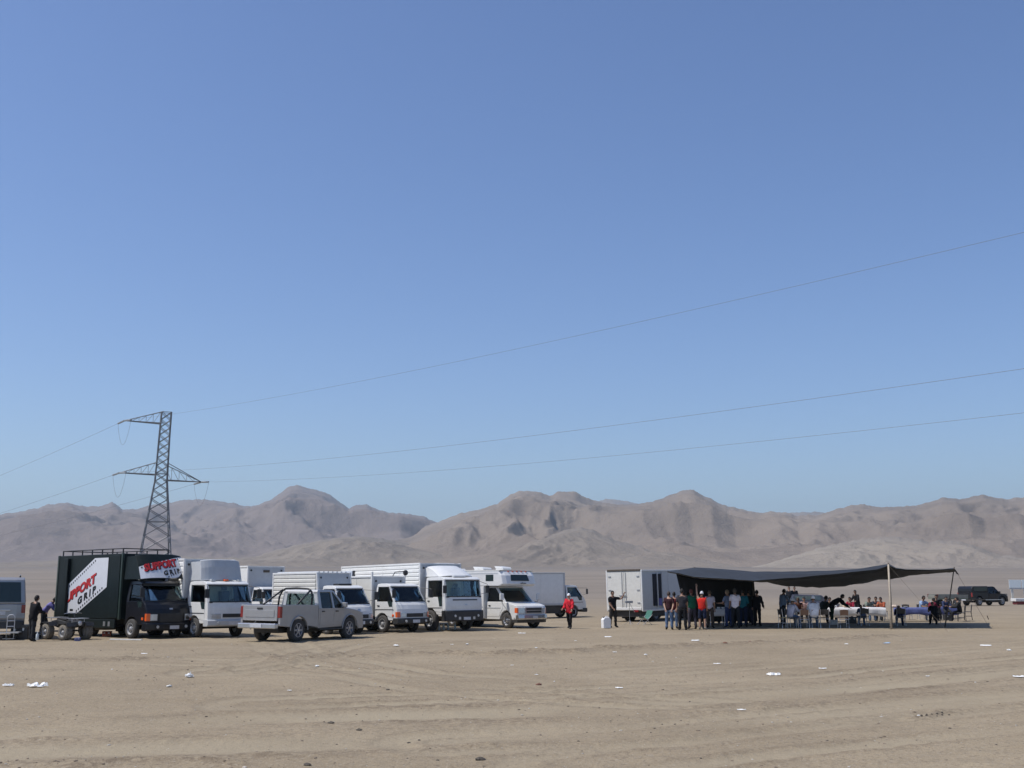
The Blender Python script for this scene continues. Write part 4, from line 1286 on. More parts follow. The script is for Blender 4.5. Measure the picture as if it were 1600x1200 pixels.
MB().blob((-0.66, 0.98, 2.60), (0.10, 0.14, 0.13), 10, 6).build('work_lamp', M_('plastic'), ar)

# ---- big ribbed box truck ----------------------------------------------------
loc, rz = place_vehicle(674, 985.5, 41, 0, -0.98)
t = thing('box_truck', 'largest white box truck with long ribbed sides and a tall square cab', 'truck', loc, rz, 'trucks parked side by side')
CG = dict(HY); CG.update(fo=1.28, cl=1.62, w=2.12, zf=0.72, zb=1.50, zr=2.38, R=0.46, tumble=0.03, nose=[(0.0, 0.7), (0.0, 1.1), (-0.02, 1.3), (-0.06, 1.50)], wst=(-0.16, 2.23),
                         grille=(-0.70, 0.70, 1.34, 1.39, 1), lamps=(0.72, 1.0, 0.62, 0.80), bumper=(0.42, 0.90, 'plastic'), badge=1.15, crease=1.02, quarter=0.42, indicator=False, mirror='k', darkframe=False)
truck_cab(t, CG)
truck_box(t, -7.3, -0.62, 2.35, 0.95, 3.02, ribs=11, side='ribwhite', front='grey_and_shade', splits=(0.12, 0.55, 0.76), d=0.03)
MB().box(-7.15, -6.25, -1.24, -1.19, 1.1, 2.8).build('side_door', mat('bluish_white_door', (0.55, 0.60, 0.68), 0.3, var=0.05, coat=0.5), t, bevel=0.01)
MB().box(-6.22, -6.05, -1.23, -1.19, 1.1, 2.82).build('door_gap', M_('plastic'), t)
MB().box(-6.03, -5.4, -1.25, -1.20, 1.9, 2.55).build('vent_panel', M_('grey_and_shade'), t, bevel=0.01)
chassis(t, -7.1, 0.7, 0.92, 0.46, -4.9, 0.98, W=0.26)
deflector(t, -0.5, 0.86, 1.8, 2.44, 2.92, M_('white'), 0.30, tilt=0.95)
MB().box(0.55, 0.95, -0.45, 0.25, 2.38, 2.44).build('roof_hatch', M_('white'), t, bevel=0.02)
for sg in (-1, 1):
    MB().box(1.20, 1.37, *sorted([sg * 0.35, sg * 0.47]), 0.50, 0.62).build('tow_lamp', M_('lamp'), t)

# ---- truck behind the motorhome ---------------------------------------------
loc, rz = place_vehicle(894, 965, 114, 0, -0.86)
t = thing('box_truck', 'white box truck facing right behind the motorhome, by the person in red', 'truck', loc, rz, 'trucks parked side by side')
H5 = dict(HY); H5.update(w=1.9, zr=2.06, cl=1.55, indicator=False)
truck_cab(t, H5)
truck_box(t, -5.6, -0.62, 2.1, 0.85, 2.82, ribs=0, side='white', front='grey_and_shade', post='grey_and_shade', lamps=False, roofm='grey_and_shade')
chassis(t, -5.4, 0.6, 0.78, 0.37, -3.3, 0.88)
MB().box(-4.6, -0.9, -1.06, -0.98, 0.30, 0.80).build('side_skirt', M_('chassis'), t)

# ---- motorhome ---------------------------------------------------------------
loc, rz = place_vehicle(794, 981.5, 44, 0, -0.86)
t = thing('motorhome', 'white motorhome with a bed over its cab, right of the largest truck', 'motorhome', loc, rz)
W = M_('white')
hw = 0.98; ysr = [-hw, -hw * 0.93, -hw * 0.7, 0, hw * 0.7, hw * 0.93, hw]


def rvw(p):
    x, y, z = p
    k = min(1, max(0, (x + 0.1) / 1.0))
    x = x - 0.16 * (abs(y) / hw) ** 4 * k
    return (x, y * (1 - 0.10 * max(0, min(1, (z - 1.2) / 0.8))), z)


ar = [(math.cos(math.pi - math.pi * k / 8) * 0.47, max(0.42, 0.38 + math.sin(math.pi * k / 8) * 0.47)) for k in range(9)]
MB().prism([(-1.55, 0.42)] + ar + [(0.80, 0.42), (0.88, 0.60), (0.88, 0.98), (0.82, 1.08), (0.45, 1.16), (-0.12, 1.26), (-1.55, 1.26)], ysr, rvw).build('cab_body', W, t, bevel=0.025)
MB().prism([(-0.14, 1.26), (-0.10, 1.26), (-0.78, 1.94), (-0.84, 1.94)], [y * 0.92 for y in ysr], rvw).build('windscreen', M_('glass'), t)
pl = MB()
for sg in (-1, 1):
    pl.prism([(-0.20, 1.24), (-0.08, 1.24), (-0.76, 1.96), (-0.88, 1.96)], sorted([sg * hw * 0.91, sg * hw * 0.99]), rvw)
pl.build_each('pillar', W, t)
MB().prism([(-1.6, 1.92), (-0.74, 1.92), (-0.80, 1.99), (-1.6, 1.99)], ysr, rvw).build('cab_roof', W, t)
for sg in (-1, 1):
    MB().prism([(-1.35, 1.26), (-0.22, 1.26), (-0.86, 1.92), (-1.35, 1.92)], sorted([sg * (hw - 0.04), sg * (hw - 0.03)]), rvw).build('side_window', M_('glass'), t)
    d = MB().prism([(-1.35, 0.55), (-0.5, 0.55), (-0.42, 0.75), (-0.25, 0.95), (-0.25, 1.25), (-1.35, 1.25)], sorted([sg * (hw - 0.01), sg * (hw + 0.012)]), rvw).build('door', W, t, bevel=0.008)
    MB().box(-1.25, -1.12, *sorted([sg * (hw + 0.01), sg * (hw + 0.035)]), 1.06, 1.10).build('handle', M_('plastic'), d)
    m = MB().tube([(-0.30, sg * hw, 1.20), (-0.05, sg * (hw + 0.25), 1.28), (-0.05, sg * (hw + 0.25), 1.5)], 0.015, 6).build('mirror_arm', M_('plastic'), t)
    MB().box(-0.10, 0.0, *sorted([sg * (hw + 0.15), sg * (hw + 0.38)]), 1.34, 1.66).build('mirror', W, m, bevel=0.03)
    a, b_ = sorted([sg * 0.60, sg * 0.92])
    l = MB().prism([(0.84, 0.74), (0.905, 0.74), (0.895, 0.98), (0.82, 0.98)], [a, (a + b_) / 2, b_], rvw).build('headlight', M_('lamp'), t, bevel=0.008)
    a, b_ = sorted([sg * 0.925, sg * 0.985])
    MB().prism([(0.70, 0.74), (0.905, 0.74), (0.895, 0.98), (0.70, 0.98)], [a, b_], rvw).build('indicator', M_('orange'), t, bevel=0.005)
    wheel(t, 0, sg * 0.86, 0.38, 0.22, sg, 'chrome'); wheel(t, -4.0, sg * 0.86, 0.38, 0.22, sg, 'chrome', dual=True)
g_ = MB().prism([(0.84, 0.72), (0.91, 0.72), (0.90, 1.0), (0.82, 1.0)], [-0.56, -0.3, 0, 0.3, 0.56], rvw).build('grille', M_('chrome'), t, bevel=0.008)
for (a, b_) in ((0.75, 0.84), (0.88, 0.97)):
    MB().prism([(0.86, a), (0.918, a), (0.912, b_), (0.84, b_)], [-0.50, 0, 0.50], rvw).build('grille_slot', M_('plastic'), g_)
MB().prism([(0.6, 0.42), (0.98, 0.42), (1.0, 0.50), (0.98, 0.66), (0.6, 0.66)], ysr, rvw).build('bumper', M_('chrome'), t, bevel=0.02)
MB().prism([(0.5, 0.28), (0.90, 0.28), (0.92, 0.42), (0.5, 0.42)], ysr, rvw).build('front_valance', M_('plastic'), t, bevel=0.01)
MB().box(0.995, 1.01, -0.16, 0.16, 0.48, 0.60).build('number_plate', M_('plate'), t)
hh = 1.14
MB().prism([(-6.2, 0.50), (-4.5, 0.50), (-4.45, 0.85), (-3.55, 0.85), (-3.5, 0.45), (-1.45, 0.45), (-1.45, 2.0), (-6.2, 2.0)], [-hh, hh]).build('house_body', W, t, bevel=0.03)
MB().prism([(-6.2, 2.003), (-0.20, 2.003), (0.02, 2.10), (-0.10, 2.52), (-0.28, 2.74), (-6.2, 2.78)], [-hh, -hh * 0.97, -hh * 0.8, hh * 0.8, hh * 0.97, hh], lambda p: (p[0] - (0.14 * (abs(p[1]) / hh) ** 6 if p[0] > -0.5 else 0), p[1], p[2])).build('cab_over_bed', W, t, bevel=0.04)
MB().prism([(-6.22, 2.76), (-0.32, 2.73), (-0.30, 2.78), (-6.22, 2.83)], [-hh - 0.01, hh + 0.01]).build('roof', M_('cream'), t, bevel=0.015)
fwm = mat('dark_window_glass', (0.02, 0.035, 0.035), 0.05, var=0.1)
MB().prism([(-0.075, 2.27), (-0.055, 2.26), (-0.155, 2.56), (-0.175, 2.56)], [-0.62, 0, 0.62], lambda p: (p[0] + 0.02, p[1] * (1 - 0.1 * (p[2] - 2.26) / 0.3), p[2])).build('front_window', fwm, t)
for sg in (-1, 1):
    MB().box(-1.30, -0.75, *sorted([sg * (hh - 0.01), sg * (hh + 0.012)]), 2.25, 2.56).build('bunk_window', fwm, t, bevel=0.01)
    MB().box(-3.0, -2.2, *sorted([sg * (hh - 0.01), sg * (hh + 0.012)]), 1.35, 1.85).build('house_window', fwm, t, bevel=0.01)
    MB().box(-6.1, -0.45, *sorted([sg * (hh + 0.001), sg * (hh + 0.008)]), 2.60, 2.64).build('stripe', M_('grey_and_shade'), t)
    MB().box(-6.1, -1.5, *sorted([sg * (hh + 0.001), sg * (hh + 0.008)]), 0.98, 1.03).build('stripe', M_('grey_and_shade'), t)
    MB().box(-1.44, -0.4, *sorted([sg * (hw + 0.014), sg * (hw + 0.02)]), 0.95, 0.99).build('stripe', M_('grey_and_shade'), t)
vs_, fs = [], []
# the small dark script on the overhang, too small to read: a band of strokes
sc = MB(); rsx = random.Random(4)
yy = -0.02
while yy < 0.36:
    h = rsx.choice([0.05, 0.05, 0.08]); sc.box(0.012, 0.022, yy, yy + 0.022, 2.12, 2.12 + h, fn=lambda p: (p[0] + 0.0 - (p[2] - 2.10) * 0.28, p[1], p[2])); yy += 0.045
sc.build('script_strokes', M_('blackt'), t)['kind'] = 'stuff'
for k, (xx, ww) in enumerate(((-3.1, 0.7), (-1.5, 0.55))):
    a = MB().box(xx, xx + ww, -0.3, 0.3, 2.80, 2.86).build('roof_vent', M_('white'), t, bevel=0.03)
    MB().prism([(xx + 0.02, 2.862), (xx + ww, 2.862), (xx + ww - 0.08, 2.94), (xx - 0.08, 2.99)], [-0.30, 0.30]).build('vent_lid', M_('white'), a, bevel=0.01)
for yy2 in (-0.6, -0.3, 0, 0.3, 0.6):
    MB().box(-0.30, -0.24, yy2 - 0.04, yy2 + 0.04, 2.70, 2.735).build('marker_lamp', M_('orange'), t)
for yy2 in (-0.5, 0.5):
    MB().box(-1.35, -1.15, yy2 - 0.24, yy2 + 0.24, 1.0, 1.72).build('seat', M_('seatgrey'), t, bevel=0.03)
MB().box(-2.2, -1.5, -0.9, 0.9, 0.32, 0.45).build('chassis_frame', M_('chassis'), t)
MB().box(-5.9, -0.3, -0.4, 0.4, 0.34, 0.46).build('underbody', M_('chassis'), t)
MB().box(-2.9, -2.2, -hh - 0.12, -hh + 0.02, 0.30, 0.36).build('entry_step', M_('alu'), t)
# small white roof rack unit beyond it
loc2, rz2 = place_vehicle(726, 977, 44, 0, 0)
t = thing('camper_van', 'white van roof with a raised air vent, hidden behind the largest truck', 'van', loc2, rz2)
MB().prism([(-4.9, 0.45), (0.7, 0.45), (0.8, 1.1), (0.1, 1.35), (-0.7, 2.5), (-1.1, 2.95), (-4.9, 2.95)], [-1.0, -0.9, 0.9, 1.0]).build('body', W, t, bevel=0.05)
MB().box(-2.6, -1.5, -0.5, 0.5, 2.95, 3.05).build('vent_base', W, t, bevel=0.02)
MB().prism([(-2.7, 3.10), (-1.35, 3.12), (-1.5, 3.24), (-2.6, 3.22)], [-0.55, 0.55]).build('vent_lid', W, t, bevel=0.02)
MB().box(-2.5, -1.6, -0.45, 0.45, 3.05, 3.10).build('vent_gap', M_('plastic'), t)
for sg in (-1, 1):
    wheel(t, 0, sg * 0.85, 0.36, 0.2, sg); wheel(t, -3.6, sg * 0.85, 0.36, 0.2, sg)
    MB().prism([(-0.75, 1.45), (-0.05, 1.40), (-0.72, 2.3), (-0.95, 2.3)], sorted([sg * 1.0, sg * 1.008])).build('side_window', fwm, t)

# ---- box truck by the tent: rear towards the camera --------------------------
loc, rz = place_vehicle(1001, 972, 180 - 38, -5.0, -0.98)
t = thing('box_truck', 'white box truck with closed rear doors and an open side hatch, beside the dark awning', 'truck', loc, rz)
H6 = dict(HY); H6.update(w=1.9)
truck_cab(t, H6)
truck_box(t, -5.0, -0.65, 2.30, 0.62, 2.82, ribs=0, side='grey_and_shade', front='grey_and_shade', post='white', lamps=False, door='cream')  # shade is put into the grey side, sunlight into the cream doors
for sg in (-1, 1):
    for zz in (1.05, 1.75, 2.5):
        MB().box(-5.055, -5.03, *sorted([sg * 0.85, sg * 1.02]), zz - 0.03, zz + 0.03).build('hinge', M_('steel'), t)
    MB().tube([(-5.06, sg * 0.12, 0.80), (-5.06, sg * 0.12, 2.75)], 0.014, 6).build('lock_bar', M_('steel'), t)
    MB().box(-5.08, -5.05, sg * 0.12 - 0.03, sg * 0.12 + 0.2, 1.42, 1.47).build('lock_handle', M_('steel'), t)
    MB().box(-5.10, -5.04, *sorted([sg * 0.62, sg * 0.92]), 0.55, 0.66).build('tail_light', M_('red'), t, bevel=0.01)
MB().box(-5.06, -4.98, -1.10, 1.10, 0.66, 0.80).build('rear_sill', M_('white'), t, bevel=0.01)
MB().box(-5.06, -5.0, -1.10, 1.10, 2.80, 2.90).build('rear_header', M_('darkwood'), t, bevel=0.01)
MB().box(-3.85, -2.95, -1.20, -1.16, 0.85, 2.62).build('opening_shade_panel', mat('opening_shade', (0.01, 0.012, 0.02), 0.9, var=0.1), t)  # near-black sheet on the wall, painting the shade inside the hatch
MB().box(-3.45, -3.37, -1.24, -1.20, 0.80, 2.65).build('hatch_post', M_('grey_and_shade'), t)
MB().box(-2.93, -2.83, -1.24, -1.16, 0.75, 2.70).build('hatch_post', M_('grey_and_shade'), t)
MB().box(-3.3, -3.0, -1.23, -1.205, 0.85, 1.25).build('blue_crate_panel', mat('blue_plastic', (0.06, 0.06, 0.30), 0.5), t)
chassis(t, -4.9, 0.6, 0.66, 0.36, -3.3, 0.88)
MB().box(-4.9, -2.3, -1.0, 1.0, 0.28, 0.60).build('underslung_lockers', M_('chassis'), t, bevel=0.02)


# ------------------------------------------------------------------ pickups
def pickup(root, paint, R=0.39, W=1.80, black=False, roll=True, L=(-4.15, 1.0), wb=3.08, canopy=False, rim='alloy'):
    hw = W / 2; x0, x1 = L
    p = M_(paint)

    def warp(q):
        x, y, z = q
        k = min(1, max(0, (x - 0.2) / 0.7))
        x = x - 0.14 * (abs(y) / hw) ** 4 * k
        t_ = max(0, (z - 1.15) / 0.6)
        y = y * (1 - 0.16 * t_) * (1 - 0.03 * max(0, (0.7 - z)) / 0.3)
        return (x, y, z)
    ys = [-hw, -hw * 0.94, -hw * 0.7, 0, hw * 0.7, hw * 0.94, hw]
    ra = R + 0.08
    fa = [(math.cos(math.pi - math.pi * k / 10) * ra, max(0.45, R + math.sin(math.pi * k / 10) * ra)) for k in range(11)]
    rb = [(-wb + a[0], a[1]) for a in fa]
    xc = -1.95
    zb = 1.12
    MB().prism([(xc, 0.42)] + fa + [(x1 - 0.10, 0.45), (x1, 0.60), (x1 + 0.01, 0.78), (x1 - 0.06, 0.91), (x1 - 0.22, 0.99), (x1 - 0.55, 1.05), (-0.10, 1.11), (-0.20, zb), (xc, zb)], ys, warp).build('body', p, root, bevel=0.025)
    # cab top
    xa, xt, xe = -0.28, -0.92, -1.93
    zr, zt = 1.77, 1.70
    MB().prism([(xe, zt), (xe + 0.06, zr - 0.01), (-1.5, zr), (xt - 0.15, zr), (xt + 0.04, zt + 0.01), (xt, zt - 0.02), (xe, zt - 0.02)], ys, warp).build('roof', p, root, bevel=0.02)
    pl = MB()
    for sg in (-1, 1):
        a, b_ = sorted([sg * hw * 0.95, sg * hw * 1.0])
        for (u0, u1, v0, v1) in ((xa - 0.10, xa + 0.02, xt - 0.08, xt + 0.03), (-1.10, -1.0, -1.14, -1.06), (xc - 0.0, xc + 0.16, xe - 0.0, xe + 0.14)):
            pl.prism([(u0, zb), (u1, zb), (v1, zt), (v0, zt)], [a, b_], warp)
        # windows
        for (u0, u1, v0, v1) in ((-1.0, xa - 0.10, -1.06, xt - 0.08), (xc + 0.16, -1.10, xe + 0.14, -1.14)):
            MB().prism([(u0, zb), (u1, zb), (v1, zt), (v0, zt)], sorted([sg * (hw - 0.05), sg * (hw - 0.042)]), warp).build('side_window', M_('glass'), root)
        for (u0, u1) in ((-1.02, -0.42), (-1.86, -1.07)):
            d = MB().prism([(u0, 0.52), (u1, 0.52), (u1 + 0.05, zb), (u0, zb)], sorted([sg * (hw - 0.01), sg * (hw + 0.008)]), warp).build('door', p, root, bevel=0.006)
            MB().box(u0 + 0.08, u0 + 0.24, *sorted([sg * (hw + 0.004), sg * (hw + 0.03)]), 0.99, 1.03).build('handle', M_('plastic'), d)
        MB().box(-1.9, -0.5, *sorted([sg * (hw - 0.12), sg * (hw + 0.03)]), 0.36, 0.42).build('side_step', M_('chassis'), root, bevel=0.01)
        MB().box(xa - 0.30, xa - 0.16, *sorted([sg * hw, sg * (hw + 0.20)]), 1.14, 1.32).build('mirror', p, root, bevel=0.03)
        # wheel arch lips
        for cx in (0, -wb):
            al = MB()
            pts = [(cx + math.cos(t_) * (ra + 0.02), sg * (hw + 0.012), R + math.sin(t_) * (ra + 0.02)) for t_ in [math.pi * k / 12 for k in range(13)]]
            al.tube(pts, 0.022, 6).build('arch_lip', p, root)
        wheel(root, 0, sg * (hw - 0.14), R, 0.25, sg, rim); wheel(root, -wb, sg * (hw - 0.14), R, 0.25, sg, rim)
        # bed side
        MB().prism([(x0 + 0.02, 0.55), (rb[0][0], 0.50)] + [b for b in rb if b[1] > 0.5] + [(xc - 0.03, 0.46), (xc - 0.03, 1.24), (x0 + 0.02, 1.26)], sorted([sg * (hw - 0.10), sg * hw])).build('bed_side', p, root, bevel=0.015)
        MB().box(x0 - 0.005, x0 + 0.12, *sorted([sg * (hw - 0.13), sg * (hw + 0.006)]), 0.82, 1.20).build('tail_light', M_('red'), root, bevel=0.015)
        MB().box(x1 - 0.30, x1 + 0.0, *sorted([sg * (hw - 0.36), sg * (hw - 0.03)]), 0.76, 0.96, fn=warp).build('headlight', M_('lamp'), root, bevel=0.02)
    pl.build_each('pillar', p, root)
    MB().prism([(xa - 0.02, zb), (xa, zb), (xt + 0.0, zt), (xt - 0.02, zt)], [y * 0.95 for y in ys], warp).build('windscreen', M_('glass'), root)
    MB().prism([(xe + 0.01, zb + 0.08), (xe + 0.02, zb + 0.08), (xe + 0.03, zt - 0.06), (xe + 0.02, zt - 0.06)], [-hw * 0.78, hw * 0.78], warp).build('rear_window', M_('glass'), root)
    rw = MB()
    rw.prism([(xc, zb), (xc + 0.06, zb), (xc + 0.06, zb + 0.08), (xc, zb + 0.08)], [-hw * 0.95, hw * 0.95], warp)
    rw.prism([(xe, zt - 0.07), (xe + 0.05, zt - 0.07), (xe + 0.05, zt), (xe, zt)], [-hw * 0.95, hw * 0.95], warp)
    for sg in (-1, 1): rw.prism([(xe, zb), (xe + 0.05, zb), (xe + 0.05, zt), (xe, zt)], sorted([sg * hw * 0.78, sg * hw * 0.97]), warp)
    rw.build_each('rear_window_surround', p if black else mat('silver_paint_light', (0.62, 0.62, 0.62), 0.32, metal=0.2, var=0.05, coat=0.5), root)
    MB().box(xc + 0.1, xa - 0.1, -hw + 0.1, hw - 0.1, zb - 0.02, zb + 0.012).build('cabin_floor', M_('interior'), root)
    for (xx, yy) in ((-1.25, -0.4), (-1.25, 0.4), (-1.80, -0.4), (-1.80, 0.4)):
        s_ = MB().box(xx, xx + 0.12, yy - 0.22, yy + 0.22, zb - 0.1, zb + 0.26).build('seat', M_('seatgrey'), root, bevel=0.03)
        MB().box(xx + 0.02, xx + 0.09, yy - 0.12, yy + 0.12, zb + 0.28, zb + 0.42).build('headrest', M_('seatgrey'), s_, bevel=0.03)
    # load bed
    MB().box(x0 + 0.05, xc - 0.05, -hw + 0.08, hw - 0.08, 0.70, 0.76).build('bed_floor', M_('chassis'), root)
    MB().box(xc - 0.09, xc - 0.03, -hw + 0.08, hw - 0.08, 0.76, 1.22).build('bed_front', p, root)
    tg = MB().box(x0 - 0.02, x0 + 0.04, -hw + 0.12, hw - 0.12, 0.72, 1.245).build('tailgate', p, root, bevel=0.02)
    MB().box(x0 - 0.035, x0 - 0.018, -hw + 0.25, hw - 0.25, 0.84, 1.08).build('tailgate_pressing', p, tg, bevel=0.012)
    MB().box(x0 - 0.05, x0 - 0.02, -0.12, 0.12, 1.10, 1.16).build('handle', M_('plastic'), tg, bevel=0.01)
    MB().prism([(x0 - 0.20, 0.46), (x0 - 0.02, 0.46), (x0 + 0.0, 0.64), (x0 - 0.20, 0.64)], [-hw + 0.05, hw - 0.05]).build('rear_bumper', M_('chrome') if not black else M_('plastic'), root, bevel=0.03)
    MB().box(x0 - 0.22, x0 - 0.20, -0.26, 0.26, 0.50, 0.62).build('number_plate', M_('plate'), root)
    MB().prism([(x1 - 0.3, 0.36), (x1 + 0.02, 0.36), (x1 + 0.06, 0.44), (x1 + 0.04, 0.62), (x1 - 0.3, 0.62)], [y * 0.99 for y in ys], warp).build('front_bumper', p, root, bevel=0.02)
    MB().box(x1 - 0.06, x1 + 0.015, -0.42, 0.42, 0.70, 0.92).build('grille', M_('plastic'), root, bevel=0.02)
    MB().box(x0 + 0.4, 0.3, -0.5, 0.5, 0.30, 0.46).build('chassis_frame', M_('chassis'), root, bevel=0.02)
    MB().tube([(-wb, -hw + 0.2, R), (-wb, hw - 0.2, R)], 0.06, 8).build('rear_axle', M_('chassis'), root)
    if roll:
        rr = MB()
        for sg in (-1,):
            pass
        yb_ = hw - 0.13
        hoop = [(xc - 0.30, -yb_, 1.22), (xc - 0.26, -yb_, 1.50), (xc - 0.22, -yb_ + 0.08, 1.70), (xc - 0.22, -yb_ + 0.25, 1.80), (xc - 0.22, 0, 1.82), (xc - 0.22, yb_ - 0.25, 1.80), (xc - 0.22, yb_ - 0.08, 1.70), (xc - 0.26, yb_, 1.50), (xc - 0.30, yb_, 1.22)]
        rr.tube(hoop, 0.037, 8)
        rb_ = rr.build('roll_bar', M_('plastic'), root, smooth=True)
        for sg in (-1, 1):
            MB().tube([(xc - 0.22, sg * (yb_ - 0.12), 1.76), (xc - 1.15, sg * yb_, 1.24)], 0.034, 8).build('brace', M_('plastic'), rb_, smooth=True)


loc, rz = place_vehicle(463, 1001.5, 180 - 27, -3.08, -0.76)
t = thing('pickup_truck', 'silver double cab pickup with a black roll bar, parked nearest the camera', 'pickup truck', loc, rz)
pickup(t, 'silver')
t.scale = (1.02, 1.0, 1.045)

loc, rz = place_vehicle(1566, 946, 112, 0, -0.8)
t = thing('pickup_truck', 'black pickup with a covered bed, far behind the tables at right', 'pickup truck', loc, rz)
pickup(t, 'blackp', black=True, roll=False, rim='steel', R=0.42, L=(-4.35, 0.95), wb=3.3)
MB().prism([(-4.34, 1.26), (-1.98, 1.26), (-1.98, 1.80), (-4.10, 1.80), (-4.32, 1.60)], [-0.86, -0.78, 0.78, 0.86]).build('canopy', M_('blackp'), t, bevel=0.04)
for sg in (-1, 1):
    MB().box(-4.0, -2.15, *sorted([sg * 0.862, sg * 0.875]), 1.38, 1.70).build('canopy_window', fwm, t)
    MB().box(-2.6, 0.0, *sorted([sg * 0.905, sg * 0.93]), 0.52, 0.58).build('chrome_strip', M_('chrome'), t)
# bull bar
t.scale = (0.84, 1, 1)
bb = MB().tube([(1.0, -0.6, 0.45), (1.08, -0.6, 1.05), (1.08, 0.6, 1.05), (1.0, 0.6, 0.45)], 0.04, 6).build('bull_bar', M_('plastic'), t)

loc, rz = place_vehicle(1481, 948, 95, -3.0, -0.7)
t = thing('flatbed_trailer', 'low green flatbed car trailer with red tail lamp, behind the leaning tent pole', 'trailer', loc, rz)
MB().box(-4.0, -1.2, -0.85, 0.85, 0.62, 0.74).build('deck', mat('faded_green_paint', (0.10, 0.16, 0.12), 0.6, dust=0.5), t, bevel=0.02)
for sg in (-1, 1):
    MB().box(-4.0, -1.2, *sorted([sg * 0.82, sg * 0.87]), 0.74, 1.02).build('side_board', mat('grey_green_board', (0.14, 0.16, 0.15), 0.7, dust=0.4), t)
    wheel(t, -2.2, sg * 0.78, 0.34, 0.2, sg); wheel(t, -3.0, sg * 0.78, 0.34, 0.2, sg)
    MB().box(-4.02, -3.9, *sorted([sg * 0.70, sg * 0.88]), 0.80, 1.05).build('tail_light', M_('red'), t)
MB().box(-4.02, -3.97, -0.85, 0.85, 0.74, 1.02).build('rear_board', mat('grey_green_board', (0.14, 0.16, 0.15), 0.7, dust=0.4), t)
MB().tube([(-1.2, 0, 0.66), (0.8, 0, 0.55)], 0.05, 6).build('tow_bar', M_('chassis'), t)
MB().box(-3.9, -2.9, -0.6, 0.6, 0.30, 0.46).build('lower_bumper', M_('alu'), t)

# ---- van seen from behind at the left edge ----------------------------------
loc, rz = place_vehicle(-9, 998, 180 - 155 + 180 - 0, 0, 0)
a = math.radians(90 + 24.5)      # heads away from the camera
g = gnd(-10, 999)
t = thing('van', 'grey van seen from behind at the left edge, person in black beside it', 'van', (g.x - math.cos(a) * -4.1, g.y - math.sin(a) * -4.1, g.z), a)
hw = 0.93
vy = [-hw, -hw * 0.92, -hw * 0.7, 0, hw * 0.7, hw * 0.92, hw]


def vw(p):
    x, y, z = p
    if x < -3.2: x = x + 0.10 * (abs(y) / hw) ** 4
    return (x, y * (1 - 0.12 * max(0, (z - 1.1) / 1.0)), z)


raf = [(math.cos(math.pi - math.pi * k / 8) * 0.42, max(0.35, 0.34 + math.sin(math.pi * k / 8) * 0.42)) for k in range(9)]
rar = [(-3.1 + q[0], q[1]) for q in raf]
MB().prism([(-4.05, 0.38)] + rar + raf + [(0.80, 0.40), (0.92, 0.7), (0.8, 0.98), (0.1, 1.15), (-4.12, 1.15), (-4.14, 0.7)], vy, vw).build('body', M_('silverdark'), t, bevel=0.03)
MB().prism([(0.1, 1.153), (-0.75, 1.90), (-1.1, 2.02), (-3.8, 2.02), (-3.98, 1.94), (-4.10, 1.153)], vy, vw).build('upper_body', M_('silverdark'), t, bevel=0.03)
vg = mat('dark_window_glass', (0.02, 0.035, 0.035), 0.05, var=0.1)
MB().prism([(-4.118, 1.22), (-4.095, 1.22), (-4.00, 1.86), (-4.022, 1.86)], [-0.78, -0.4, 0, 0.4, 0.78], vw).build('rear_window', vg, t)
MB().tube([(-4.13, 0.0, 1.18), (-4.10, 0.35, 1.30)], 0.012, 5).build('wiper', M_('plastic'), t)
for sg in (-1, 1):
    MB().box(-4.15, -4.0, *sorted([sg * 0.80, sg * 0.925]), 0.86, 1.13, fn=vw).build('tail_light', M_('red'), t, bevel=0.01)
    wheel(t, 0, sg * 0.80, 0.34, 0.21, sg); wheel(t, -3.1, sg * 0.80, 0.34, 0.21, sg)
    MB().prism([(-3.8, 1.22), (-0.3, 1.22), (-0.85, 1.86), (-3.75, 1.86)], sorted([sg * (hw - 0.0), sg * (hw + 0.008)]), vw).build('side_windows', vg, t)
    r_ = MB().tube([(-3.5, sg * 0.68, 2.10), (-1.2, sg * 0.68, 2.10)], 0.02, 6).build('roof_bar', M_('alu'), t)
    for xx in (-3.4, -1.3): MB().box(xx - 0.03, xx + 0.03, sg * 0.68 - 0.02, sg * 0.68 + 0.02, 2.01, 2.10).build('bar_foot', M_('plastic'), r_)
MB().prism([(-4.28, 0.36), (-4.0, 0.36), (-4.0, 0.62), (-4.26, 0.60)], [y * 0.98 for y in vy], vw).build('rear_bumper', M_('plastic'), t, bevel=0.03)
MB().box(-4.165, -4.13, -0.3, 0.3, 0.80, 0.92).build('number_plate', M_('plate'), t)
MB().box(-4.17, -4.13, -0.45, 0.45, 0.93, 0.98).build('chrome_strip', M_('chrome'), t, bevel=0.01)

t.scale = (1.12, 1.08, 1.14)

